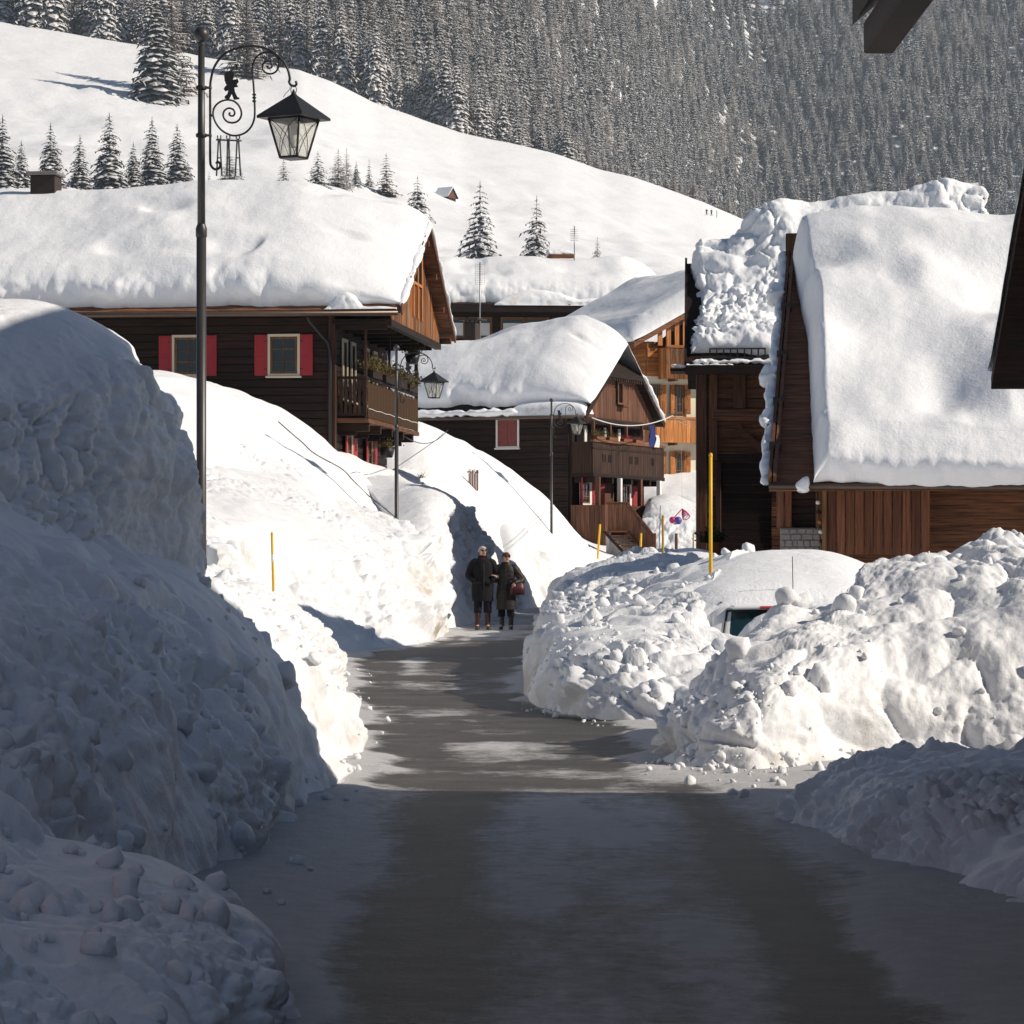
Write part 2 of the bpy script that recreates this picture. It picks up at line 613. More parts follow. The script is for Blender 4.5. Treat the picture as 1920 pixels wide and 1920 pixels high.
def tube_geo(pts, rad, sides=8, cap=True):
    pts = [Vector(p) for p in pts]
    n = len(pts)
    rad = [rad] * n if not hasattr(rad, '__len__') else rad
    T = [(pts[min(i + 1, n - 1)] - pts[max(i - 1, 0)]).normalized() for i in range(n)]
    u = T[0].orthogonal().normalized()
    V, Fc = [], []
    for i in range(n):
        if i:
            q = T[i - 1].rotation_difference(T[i])
            u = (q @ u).normalized()
        w = T[i].cross(u)
        for k in range(sides):
            a = 2 * math.pi * k / sides
            V.append(pts[i] + (u * math.cos(a) + w * math.sin(a)) * rad[i])
    for i in range(n - 1):
        for k in range(sides):
            k2 = (k + 1) % sides
            Fc.append((i * sides + k, i * sides + k2, (i + 1) * sides + k2, (i + 1) * sides + k))
    if cap:
        Fc.append(tuple(range(sides))[::-1])
        Fc.append(tuple((n - 1) * sides + k for k in range(sides)))
    return V, Fc


def tube(name, pts, rad, mat, parent=None, sides=8, cap=True):
    V, Fc = tube_geo(pts, rad, sides, cap)
    return obj(name, raw_mesh(name, V, Fc, mat, True), parent)


def tubes(name, lst, mat, parent=None, sides=6):
    V, Fc = [], []
    for pts, r in lst:
        v, f = tube_geo(pts, r, sides)
        o = len(V)
        V += v
        Fc += [tuple(i + o for i in q) for q in f]
    return obj(name, raw_mesh(name, V, Fc, mat, True), parent)


def smooth_pts(pts, n=6):
    """Catmull-Rom through points"""
    pts = [Vector(p) for p in pts]
    out = []
    m = len(pts)
    for i in range(m - 1):
        p0, p1, p2, p3 = pts[max(i - 1, 0)], pts[i], pts[i + 1], pts[min(i + 2, m - 1)]
        for k in range(n):
            t = k / n
            out.append(0.5 * ((2 * p1) + (p2 - p0) * t + (2 * p0 - 5 * p1 + 4 * p2 - p3) * t * t + (3 * p1 - p0 - 3 * p2 + p3) * t ** 3))
    out.append(pts[-1])
    return out


def lathe(name, prof, mat, parent=None, loc=(0, 0, 0), sides=20, smooth=True):
    G = np.zeros((len(prof), sides, 3))
    for i, (r, z) in enumerate(prof):
        a = np.linspace(0, 2 * math.pi, sides, endpoint=False)
        G[i, :, 0] = r * np.cos(a)
        G[i, :, 1] = r * np.sin(a)
        G[i, :, 2] = z
    return obj(name, grid_mesh(name, G, mat, smooth=smooth, wrap=True), parent, loc)


def prism(name, poly, vec, mat, parent=None):
    """closed solid: polygon swept along vec"""
    n = len(poly)
    V = [Vector(p) for p in poly] + [Vector(p) + Vector(vec) for p in poly]
    Fc = [tuple(range(n))[::-1], tuple(range(n, 2 * n))] + [(i, (i + 1) % n, n + (i + 1) % n, n + i) for i in range(n)]
    me = raw_mesh(name, V, Fc, mat)
    bm = bmesh.new()
    bm.from_mesh(me)
    bmesh.ops.recalc_face_normals(bm, faces=bm.faces)
    bm.to_mesh(me)
    bm.free()
    return obj(name, me, parent)


# ------------------------------------------------------------------ snow surfaces
def hermite_axis(C, t, tq):
    """C (n,...) control values at knots t, smooth interpolation at tq"""
    n = len(t)
    M = np.zeros_like(C)
    for i in range(n):
        a, b = max(i - 1, 0), min(i + 1, n - 1)
        M[i] = (C[b] - C[a]) / max(t[b] - t[a], 1e-9)
    k = np.clip(np.searchsorted(t, tq, side='right') - 1, 0, n - 2)
    h = (t[k + 1] - t[k])
    s = (tq - t[k]) / h
    sh = (-1,) + (1,) * (C.ndim - 1)
    s, h = s.reshape(sh), h.reshape(sh)
    return ((2 * s ** 3 - 3 * s ** 2 + 1) * C[k] + (s ** 3 - 2 * s ** 2 + s) * h * M[k]
            + (-2 * s ** 3 + 3 * s ** 2) * C[k + 1] + (s ** 3 - s ** 2) * h * M[k + 1])


def patch(ctrl, nu, nv, persp=True):
    C = np.array(ctrl, float)
    mid = C.mean(1)
    d = np.linalg.norm(np.diff(mid, axis=0), axis=1)
    if persp: d = d / (0.5 * (mid[1:, 1] + mid[:-1, 1]))
    t = np.concatenate([[0], np.cumsum(d + 1e-6)])
    G = hermite_axis(C, t, np.linspace(0, t[-1], nu))
    d = np.linalg.norm(np.diff(C, axis=1), axis=2).mean(0)
    d = np.minimum(d, np.median(d) * 2.2)
    t = np.concatenate([[0], np.cumsum(d + 1e-6)])
    return np.swapaxes(hermite_axis(np.swapaxes(G, 0, 1), t, np.linspace(0, t[-1], nv)), 0, 1)


def normals(G):
    a, b = np.gradient(G, axis=0), np.gradient(G, axis=1)
    n = np.cross(a, b)
    n /= np.linalg.norm(n, axis=-1, keepdims=True) + 1e-12
    if n[..., 2].mean() < 0: n = -n
    return n


def rough_snow(G, amp=1.0, big=0.45, seed=0, flat=0.2, fine=True, small=1.0):
    """push a snow surface out into lumps: strong on steep faces, faint on flat tops"""
    n = normals(G)
    steep = flat + (1 - flat) * sstep(0.12, 0.55, 1 - n[..., 2])
    wob = np.stack([vnoise(G / (big * 1.3) + 5, seed + 40 + k) for k in range(3)], -1) * 0.45
    patchy = sstep(-.1, .3, vnoise(G / (big * 2.4), seed + 9))
    calm = sstep(-.25, .25, vnoise(G / (big * 4.5) + 3, seed + 12)) * .8 + .2
    d = 0.15 * (blocks(G / big + wob, seed) - 0.5) * patchy
    d += 0.24 * fbm(G / (big * 2.6), 4, seed + 5, .5)
    d += calm * small * 0.07 * (blocks(G / (big * 0.4) + wob * 2, seed + 1) - 0.5) * (.3 + .9 * patchy)
    d -= calm * 0.06 * (1 - np.abs(vnoise(G / (big * .9) + wob, seed + 11))) ** 5
    if fine: d += calm * small * (0.03 * (blob(G / (big * 0.17) + wob * 3, seed + 2) - 0.4) * patchy + 0.075 * fbm(G / (big * 0.33) + wob, 5, seed + 6, .68))
    d = d * amp * (big / 0.45)
    vv = sstep(0, .07, np.linspace(0, 1, G.shape[1]))[None, :]
    out = G + n * (d * steep * vv)[..., None]
    dirt = sstep(0.25, 0.7, 1 - n[..., 2]) * sstep(-0.1, 0.45, fbm(G / 1.1, 3, seed + 21))
    dirt = dirt + 0.6 * sstep(0.35, 0.0, G[..., 2]) * sstep(0, 0.4, fbm(G / 0.5, 3, seed + 22))
    return out, np.clip(dirt, 0, 1)


def snow_bank(label, ctrl, nu, nv, amp=1.0, big=0.45, seed=0, flat=0.2, mat='snow_rough', name='snow_bank', cat='snow bank', dirt_k=1.0, skirt_d=1.6, small=1.0):
    G = patch(ctrl, nu, nv)
    G, dirt = rough_snow(G, amp, big, seed, flat, True, small)
    def skirt(A, D, ax, end):
        e = np.take(A, [0 if end == 0 else A.shape[ax] - 1], ax).copy()
        i2 = np.take(A, [1 if end == 0 else A.shape[ax] - 2], ax)
        w = e + np.clip((e - i2) * 3, -.3, .3) * min(1.0, skirt_d)
        w[..., 2] = e[..., 2] - skirt_d
        de = np.take(D, [0 if end == 0 else D.shape[ax] - 1], ax)
        return (np.concatenate([w, A], ax), np.concatenate([de, D], ax)) if end == 0 else (np.concatenate([A, w], ax), np.concatenate([D, de], ax))
    for ax, end in ((0, 0), (0, 1), (1, 1)):
        G, dirt = skirt(G, dirt, ax, end)
    o = obj(name, grid_mesh(name, G, mat, {'dirt': dirt * dirt_k}))
    return tag(o, label, cat)
# ================================================================== the setting
def rbf(pts, scale=1.0):
    pts = np.array(pts, float)
    X = pts[:, :2] * np.array([1.0, 0.5])
    d = np.linalg.norm(X[:, None] - X[None], axis=-1)
    n = len(pts)
    A = np.zeros((n + 3, n + 3))
    A[:n, :n] = np.where(d > 0, d, 0) + np.eye(n) * -0.02
    A[:n, n] = 1
    A[:n, n + 1:] = X
    A[n, :n] = 1
    A[n + 1:, :n] = X.T
    w = np.linalg.solve(A, np.concatenate([pts[:, 2], [0, 0, 0]]))

    def f(x, y):
        q = np.stack([x, y * 0.5], -1)
        r = w[n] + q @ w[n + 1:]
        for i in range(n):
            r = r + w[i] * np.linalg.norm(q - X[i], axis=-1)
        return r
    return f


ground_pts = [
    # street bed and yards
    (0, 2, -.25), (0, 12, -.25), (0, 24, -.25), (0, 36, -.25), (-.3, 48, -.25), (-.3, 58, -.25), (0, 70, -.25), (.8, 80, -.25), (1.6, 88, -.25), (3.5, 94, -.2),
    (-2.2, 44, -.2), (-3.2, 45.5, -.1), (1.6, 14, -.1), (2.6, 19, 0), (-2, 6, 0),
    # right side
    (4, 27, .2), (2.6, 31, -.1), (3.0, 37, .9), (5, 40, .7), (8, 40, .8), (12, 30, .8), (4, 50, .4), (7, 52, .3), (12, 52, .4), (5, 62, .4), (9, 66, .4),
    (5, 80, .7), (4.5, 90, .9), (8, 92, .8), (5, 101, 1.2), (8, 103, 1.2), (14, 100, 1.4), (20, 90, 2), (30, 60, 2), (30, 30, 1),
    (5.2, 113, 3.2), (6, 116, 3.9), (8.5, 114, 3.5), (12, 118, 3.5), (20, 120, 5),
    # left slope up to the big house
    (-6, 10, 1.7), (-6, 20, 2.2), (-6, 30, 2.2), (-5.5, 37, 1.7), (-5.4, 42, 1.5), (-6.2, 46, 2.5), (-6.6, 52, 3.3), (-7.2, 60, 4.5), (-7.9, 67, 5.6), (-8.2, 74, 6.1),
    (-5.8, 74, 5.35), (-4.5, 75, 4.15), (-3.2, 76, 3.2), (-5.6, 64, 4.3), (-4.6, 58, 3.2), (-3.6, 66, 3.1), (-3.0, 72, 2.9), (-15, 74, 7), (-15, 60, 6.2), (-12, 45, 4), (-12, 30, 3), (-12, 15, 2.6), (-25, 30, 4),
    (-8, 90, 4.4), (-5, 88, 4.2), (-15, 90, 7),
    # slope in front of the second house
    (-2.4, 80, 3.5), (-3.2, 92, 5.6), (-3.3, 97, 6.05), (-1.6, 97, 5.4), (-.2, 97, 4.7), (1.0, 98, 3.9), (1.6, 99, 3.3), (2.3, 100, 2.3), (3.1, 101, 1.4), (-1.6, 88, 3.8), (-.4, 91, 3.3), (.7, 94, 2.6),
    (-6, 110, 6.5), (0, 112, 4.5), (3, 108, 1.8), (3.5, 120, 3.6),
    # village behind
    (0, 132, 8.5), (-10, 140, 10), (10, 136, 8), (-20, 110, 9), (20, 150, 12), (-20, 150, 12), (0, 165, 12), (-35, 120, 12), (35, 120, 8), (-45, 40, 6), (45, 160, 13), (-45, 165, 14), (0, 185, 14)]
ground_z = rbf(ground_pts)


# left and right edge of the cleared lane
LE = np.array([(3, -1.2), (10, -.85), (13, -1.25), (16, -1.25), (19.4, -1.15), (22, -1.1), (26, -1.45), (30, -1.75), (34, -2), (38, -2.2), (42, -2.5), (46, -2.4), (49, -1.9), (54, -1.5), (58, -1.4), (62, -1.3), (67, -.8), (73, -.3), (80, .2), (85, .5), (90, 1.4), (94, 2.1), (104, 4)])
RE = np.array([(3, 1.7), (10, 1.7), (14, 1.8), (17, 2.0), (19.4, 1.7), (21, 1.1), (24, 1.2), (27, 1.0), (28.5, .5), (31.5, .2), (36, .22), (42, .35), (49, .5), (57, .7), (66, 1.0), (78, 1.7), (88, 4), (104, 8)])


def build_ground():
    nu, nv = 420, 330
    y = np.exp(np.linspace(math.log(3.0), math.log(185), nu))
    u = np.linspace(-1, 1, nv)
    u = np.sign(u) * (0.35 * np.abs(u) + 0.65 * np.abs(u) ** 3)
    Y = y[:, None] + 0 * u[None]
    X = u[None] * (9 + 0.28 * y[:, None])
    Z = ground_z(X, Y)
    G = np.stack([X, Y, Z], -1)
    amp = sstep(0.4, 2.2, Z)
    Z = Z + amp * (0.28 * fbm(np.stack([X / 2.6, Y / 4.5, 0 * X], -1), 3, 3) + 0.10 * fbm(np.stack([X / .8, Y / 1.3, 0 * X], -1), 3, 4))
    xl, xr = np.interp(Y, LE[:, 0], LE[:, 1]), np.interp(Y, RE[:, 0], RE[:, 1])
    out = np.maximum(xl - X, X - xr)
    w = sstep(0.1, 0.9, out) + sstep(95, 104, Y)
    w = np.clip(w, 0, 1)
    Z = Z * w - 0.3 * (1 - w)
    G[..., 2] = Z
    o = obj('snow_ground', grid_mesh('snow_ground', G, 'snow_smooth', {'dirt': 0 * Z}))
    tag(o, 'deep snow covering the village ground', kind='structure')


build_ground()

def build_road():
    nu, nv = 700, 220
    y = np.exp(np.linspace(math.log(3.0), math.log(104), nu))
    x = np.linspace(-4.2, 4.6, nv)
    Y, X = np.meshgrid(y, x, indexing='ij')
    xl, xr = np.interp(Y, LE[:, 0], LE[:, 1]), np.interp(Y, RE[:, 0], RE[:, 1])
    G = np.stack([X, Y, 0 * X], -1)
    q = np.stack([X, Y * .7, 0 * X], -1)
    edge = np.minimum(X - xl, xr - X)
    s = 0.95 * sstep(0.34, -0.02, edge + 0.22 * fbm(q * 1.1, 5, 31, .6) + .10 * fbm(q * 6, 3, 37))
    # near part: thin trodden snow with darker wheel tracks
    near = sstep(20.5, 18.5, Y)
    tr = np.exp(-((X - 1.2 - .06 * np.sin(Y * .5)) / .22) ** 2) + np.exp(-((X + .32) / .34) ** 2) * .9
    s = s + near * (0.62 - 0.70 * tr + 0.55 * fbm(q * np.array([2.2, .5, 1]), 4, 33))
    # lit part: almost bare, streaks and bands
    band = lambda c, w: np.exp(-((Y - c - .7 * fbm(q * np.array([.8, .2, 1]), 2, 35)) / w) ** 2)
    lit = 1 - near
    s = s + lit * (0.04 + 0.85 * fbm(q * np.array([.7, 1.2, 1]), 5, 34, .6) + 0.38 * band(20.6, .45) + 0.30 * band(36.5, 1.6) * sstep(-1.2, .2, X) + 0.25 * band(25.5, .5) * sstep(1, -.6, X))
    s = s + lit * 0.75 * np.exp(-((X + 1.45 - (Y - 41) * -.02) / .22) ** 2 - ((Y - 42) / 4.5) ** 2)
    mid = (xl + xr) / 2 + .05 * np.sin(Y * .35)
    for c_ in (-.62, .62):
        s = s - lit * .30 * np.exp(-((X - mid - c_) / .17) ** 2) * (.6 + .6 * fbm(q * np.array([3, .3, 1]), 3, 38))
    s = s + lit * .22 * np.exp(-((X - mid) / .22) ** 2) * sstep(-.2, .4, fbm(q * np.array([2, .25, 1]), 3, 39))
    s = s + 0.6 * sstep(46, 60, Y) + 0.35 * band(57.5, 1.5)
    s = s - 0.55 * sstep(52, 49, Y) * sstep(43, 46, Y) * sstep(0.1, .5, edge)
    s = s + 0.5 * sstep(0.95, 1.6, X) * sstep(20, 22, Y) * sstep(29, 27, Y)
    Z = 0.0 + 0.03 * np.clip(s, 0, 1.2) * sstep(.5, .1, edge) + 0.012 * fbm(q * 2.5, 4, 36) * np.clip(s + .2, 0, 1)
    G[..., 2] = Z
    o = obj('road', grid_mesh('road', G, 'road_surface', {'snow': s}))
    tag(o, 'narrow cleared asphalt lane with trodden snow', kind='structure')


build_road()

# ------------------------------------------------------------------ banks along the lane
def st(*p):
    return [tuple(q) for q in p]


def stY(Y, pts):
    return [(x, Y + dy, z) for x, z, dy in [(p + (0,)) if len(p) == 2 else p for p in pts]]


snow_bank('tall ploughed snow bank along the left of the lane, its near half in blue shade', [
    stY(5, [(-1.00, -.1), (-1.25, .02), (-1.45, .3), (-1.90, .6), (-2.70, 1.0), (-4.60, 1.6), (-7.10, 1.7)]),
    stY(9, [(-0.95, -.1), (-1.20, .04), (-1.30, .25), (-1.60, .5), (-2.40, .9), (-4.60, 1.7), (-7.10, 1.9)]),
    stY(12, [(-1.20, -.1), (-1.45, .02), (-1.65, .35), (-1.95, .8), (-2.50, 1.25), (-4.60, 2.0), (-7.10, 2.0)]),
    stY(15, [(-1.15, -.1), (-1.38, .02), (-1.55, .5), (-1.95, 1.1), (-2.45, 1.5), (-4.60, 2.4), (-7.10, 2.2)]),
    stY(17.5, [(-1.10, -.1), (-1.30, .02), (-1.46, .62), (-2.00, 1.3), (-2.45, 1.6), (-4.60, 2.6), (-7.10, 2.3)]),
    stY(19.4, [(-1.05, -.1), (-1.26, .02), (-1.45, .69), (-2.02, 1.36), (-2.45, 1.64), (-4.60, 2.6), (-7.10, 2.3)]),
    stY(22, [(-1.00, -.1), (-1.20, .02), (-1.48, .6), (-2.00, 1.15), (-2.60, 1.42), (-4.70, 2.1), (-7.10, 2.2)]),
    stY(26, [(-1.30, -.1), (-1.52, .02), (-1.82, .55), (-2.25, 1.0), (-2.90, 1.32), (-5.10, 1.9), (-7.60, 2.0)]),
    stY(30, [(-1.60, -.1), (-1.82, .02), (-2.10, .55), (-2.50, 1.0), (-2.90, 1.25), (-5.10, 1.8), (-7.60, 2.0)]),
    stY(34, [(-1.85, -.1), (-2.05, .02), (-2.30, .5), (-2.55, .9), (-2.85, 1.15), (-5.10, 1.6), (-7.60, 1.8)]),
    stY(37, [(-2.05, -.1), (-2.22, .02), (-2.40, .4), (-2.60, .68), (-3.00, .85), (-5.10, 1.3), (-7.60, 1.7)]),
    stY(40.5, [(-2.30, -.1), (-2.45, .0), (-2.55, .1), (-2.70, .2), (-3.10, .3), (-5.10, .8), (-7.60, 1.5)])],
    1000, 250, amp=1.25, big=.44, seed=1, flat=.5, dirt_k=1.2, small=1.25)

snow_bank('low lumpy snow heap in shade at the bottom left of the lane', [
    stY(7.5, [(-.95, -.1), (-1.05, .02), (-1.1, .12), (-1.25, .2), (-1.6, .3), (-2.4, .5)]),
    stY(9.2, [(-.72, -.1), (-.8, .04), (-.86, .2), (-1.0, .32), (-1.35, .45), (-2.4, .6)]),
    stY(10.3, [(-.78, -.1), (-.86, .03), (-.92, .22), (-1.05, .36), (-1.4, .5), (-2.4, .7)]),
    stY(11.3, [(-.98, -.1), (-1.05, .0), (-1.12, .1), (-1.25, .2), (-1.6, .35), (-2.4, .7)]),
    stY(12.2, [(-1.3, -.15), (-1.35, -.08), (-1.4, -.05), (-1.5, .0), (-1.8, .1), (-2.4, .5)])],
    260, 160, amp=1.0, big=.26, seed=2, flat=.6, name='snow_heap', cat='snow heap')

# tall stack of thrown snow beside the first lamp
snow_bank('tall upright wall of thrown snow beside the nearest street lamp', [
    st((-2.12, 19.26, 1.15), (-2.13, 19.17, 1.69), (-2.15, 19.17, 2.14), (-2.33, 19.17, 2.63), (-2.58, 19.26, 3.04), (-3.39, 19.44, 3.31), (-5.10, 19.80, 3.22), (-6.45, 19.80, 2.14)),
    st((-2.15, 18.54, 1.15), (-2.20, 18.45, 1.69), (-2.19, 18.45, 2.19), (-2.33, 18.45, 2.63), (-2.54, 18.54, 3.00), (-3.30, 18.63, 3.27), (-5.10, 18.90, 3.13), (-6.45, 18.90, 2.14)),
    st((-2.36, 17.91, 1.24), (-2.40, 17.82, 1.69), (-2.40, 17.82, 2.14), (-2.49, 17.91, 2.59), (-2.67, 18.00, 2.86), (-3.30, 18.00, 3.13), (-5.10, 18.00, 3.04), (-6.45, 18.00, 2.14)),
    st((-2.76, 17.01, 1.33), (-2.81, 16.92, 1.69), (-2.85, 16.92, 2.05), (-2.90, 17.01, 2.41), (-3.03, 17.10, 2.68), (-3.57, 17.10, 2.86), (-5.10, 17.10, 2.77), (-6.45, 17.10, 2.14)),
    st((-3.21, 15.75, 1.24), (-3.30, 15.66, 1.51), (-3.39, 15.66, 1.78), (-3.48, 15.66, 2.05), (-3.57, 15.75, 2.23), (-4.02, 15.75, 2.41), (-5.10, 15.75, 2.41), (-6.45, 15.75, 1.96))],
    200, 330, amp=1.0, big=.30, seed=3, flat=.25, name='snow_wall', cat='snow wall', dirt_k=.3, skirt_d=.05)

snow_bank('rounded sunlit snow bank beyond the side gap, under the second lamp', [
    st((-4.0, 42.4, .1), (-4.4, 43, .5), (-4.7, 44, 1.2), (-4.9, 45, 1.8), (-5.4, 46, 2.2), (-6.4, 49, 2.8), (-8, 52, 3.4)),
    st((-3.6, 44.2, .0), (-3.9, 45, .4), (-4.15, 46.5, 1.2), (-4.3, 47.5, 1.9), (-4.7, 49, 2.4), (-5.6, 53, 3.1), (-7, 57, 3.8)),
    st((-2.9, 45.6, -.05), (-3.2, 46.4, .4), (-3.45, 48, 1.1), (-3.6, 49.2, 1.75), (-3.9, 51, 2.3), (-4.8, 56, 3.1), (-6, 60, 3.9)),
    st((-2.2, 47.2, -.08), (-2.5, 48, .4), (-2.75, 49.4, 1.0), (-2.95, 50.8, 1.65), (-3.3, 53, 2.2), (-4.2, 58, 3.0), (-5.4, 63, 3.8)),
    st((-1.6, 49.6, -.08), (-1.9, 50.3, .4), (-2.1, 51.6, .95), (-2.3, 53, 1.5), (-2.75, 55, 2.05), (-3.9, 60, 2.8), (-5, 65, 3.6)),
    st((-1.36, 54, -.08), (-1.55, 54.3, .5), (-1.72, 55, 1.05), (-1.95, 56, 1.55), (-2.3, 57.5, 2.0), (-3.6, 62, 2.7), (-4.8, 67, 3.5)),
    st((-1.26, 57.6, -.08), (-1.44, 57.8, .55), (-1.62, 58.2, 1.1), (-1.85, 58.8, 1.6), (-2.2, 60, 2.1), (-3.4, 64, 2.7), (-4.6, 69, 3.4)),
    st((-1.5, 60.5, -.08), (-1.7, 60.6, .4), (-1.9, 61, .9), (-2.15, 61.6, 1.4), (-2.6, 63, 2.0), (-3.5, 66, 2.7), (-4.4, 70, 3.3))],
    430, 300, amp=1.6, big=.72, seed=4, flat=.25, dirt_k=1.8)

snow_bank('high snow bank in blue shade directly behind the couple', [
    st((-2.0, 59.3, -.08), (-2.1, 60, .5), (-2.2, 61, 1.2), (-2.4, 62.5, 1.9), (-2.8, 65, 2.5), (-3.6, 70, 3.2), (-4.8, 73, 3.7)),
    st((-1.35, 60.5, -.08), (-1.5, 61.2, .7), (-1.65, 62.5, 1.6), (-1.8, 64, 2.4), (-2.15, 66, 2.95), (-3.2, 71, 3.3), (-4.4, 74, 3.6)),
    st((-.95, 64, -.08), (-1.08, 64.6, .8), (-1.2, 65.6, 1.7), (-1.36, 66.6, 2.6), (-1.75, 68, 3.1), (-2.9, 73, 3.5), (-4, 76, 3.7)),
    st((-.6, 68.5, -.08), (-.74, 69, .8), (-.86, 69.7, 1.6), (-1.05, 70.5, 2.4), (-1.4, 72, 2.95), (-2.7, 76, 3.5), (-3.6, 79, 3.9)),
    st((-.2, 74, -.08), (-.34, 74.4, .6), (-.48, 75, 1.2), (-.65, 75.8, 1.8), (-1.0, 77, 2.4), (-2.3, 80, 3.3), (-3.2, 83, 4.1)),
    st((.2, 79, -.08), (.08, 79.4, .4), (-.06, 80, .85), (-.2, 80.6, 1.3), (-.55, 82, 1.9), (-1.8, 85, 3.1), (-3, 88, 4.3)),
    st((.4, 83, -.08), (.3, 83.5, .3), (.15, 84, .6), (0, 84.6, .95), (-.35, 86, 1.6), (-1.5, 89, 3.0), (-2.8, 91, 4.6))],
    280, 230, amp=1.0, big=.65, seed=5, flat=.2)

snow_bank('sunlit snow bank at the bend, behind the woman', [
    st((.35, 81, -.1), (.25, 81.7, .25), (.14, 82.5, .6), (0, 83.4, 1.0), (-.3, 85.2, 1.6), (-1.1, 90, 2.8), (-2.2, 94, 4.4)),
    st((.7, 84.5, -.08), (.58, 85, .55), (.46, 85.6, 1.1), (.3, 86.4, 1.7), (0, 88, 2.3), (-.6, 92, 3.1), (-1.4, 96, 4.6)),
    st((1.3, 88, -.08), (1.18, 88.4, .5), (1.06, 88.9, 1.05), (.92, 89.6, 1.6), (.65, 91, 2.15), (.3, 94, 2.7), (-.2, 97, 4.2)),
    st((1.85, 90.5, -.08), (1.74, 90.9, .45), (1.6, 91.4, .9), (1.46, 92, 1.35), (1.3, 93.5, 1.7), (1.1, 96, 2.2), (.9, 98, 3.5)),
    st((2.4, 93.5, -.05), (2.28, 93.9, .35), (2.15, 94.3, .7), (2.0, 95, 1.0), (1.9, 96, 1.3), (1.9, 98, 1.9), (1.9, 99.5, 2.7)),
    st((3.1, 96.5, .2), (2.98, 97, .45), (2.9, 97.4, .7), (2.8, 98, .95), (2.75, 99, 1.2), (2.8, 100.2, 1.5), (2.9, 101, 1.6)),
    st((4.3, 99.5, .6), (4.2, 100, .8), (4.1, 100.4, .95), (4.0, 101, 1.1), (3.9, 101.5, 1.2), (3.8, 102, 1.3), (3.8, 103, 1.3))],
    300, 200, amp=1.0, big=.7, seed=6, flat=.2)

snow_bank('long bank of broken snow clods along the right of the lane', [
    st((2.5, 26.3, -.1), (2.5, 26.8, .15), (2.5, 27.3, .25), (2.5, 28, .32), (2.6, 29, .38), (2.8, 30, .42), (3.4, 30.6, .45)),
    st((1.7, 26.5, -.1), (1.72, 27, .28), (1.78, 27.6, .42), (1.9, 28.4, .5), (2.05, 29.3, .55), (2.15, 30.2, .6), (2.3, 30.9, .7)),
    st((1.0, 27.1, -.1), (1.05, 27.5, .35), (1.18, 28.2, .6), (1.4, 29.2, .72), (1.7, 30.5, .82), (2.0, 31.6, 1.05), (2.25, 32.5, 1.25)),
    st((.45, 28.4, -.1), (.55, 28.8, .38), (.72, 29.5, .65), (1.0, 30.6, .8), (1.5, 32, .98), (2.0, 33.4, 1.25), (2.6, 34.6, 1.5)),
    st((.14, 31.4, -.1), (.27, 31.7, .42), (.46, 32.3, .75), (.8, 33.2, .92), (1.4, 34.6, 1.08), (2.2, 36.2, 1.4), (3.2, 37.5, 1.6)),
    st((.16, 35.6, -.1), (.3, 35.9, .48), (.5, 36.5, .85), (.85, 37.3, 1.05), (1.5, 38.6, 1.2), (2.4, 40, 1.35), (3.6, 41, 1.45)),
    st((.27, 41.6, -.1), (.42, 41.9, .5), (.63, 42.5, .9), (1.0, 43.4, 1.14), (1.7, 44.6, 1.35), (2.6, 45.8, 1.45), (4, 46.5, 1.4)),
    st((.4, 48.6, -.1), (.55, 48.9, .5), (.78, 49.5, .95), (1.15, 50.4, 1.2), (1.9, 51.6, 1.45), (2.9, 52.8, 1.55), (4.3, 53.5, 1.3)),
    st((.58, 56.6, -.1), (.75, 56.9, .5), (1.0, 57.6, .9), (1.4, 58.6, 1.15), (2.2, 60, 1.45), (3.2, 61.5, 1.6), (4.6, 62.5, 1.2)),
    st((.9, 65.6, -.1), (1.08, 66, .45), (1.34, 66.7, .8), (1.8, 68, 1.1), (2.6, 70, 1.45), (3.6, 72, 1.6), (5, 73, 1.3)),
    st((1.6, 77.5, -.1), (1.8, 78, .4), (2.1, 78.8, .7), (2.6, 80, 1.0), (3.4, 82, 1.25), (4.4, 84, 1.4), (5.6, 85, 1.2)),
    st((3.2, 87, -.1), (3.4, 87.5, .3), (3.7, 88, .5), (4.1, 89, .7), (4.7, 90, .9), (5.4, 91, 1.0), (6.2, 92, 1.0))],
    900, 240, amp=1.2, big=.55, seed=7, flat=.7, small=.5, dirt_k=1.1)

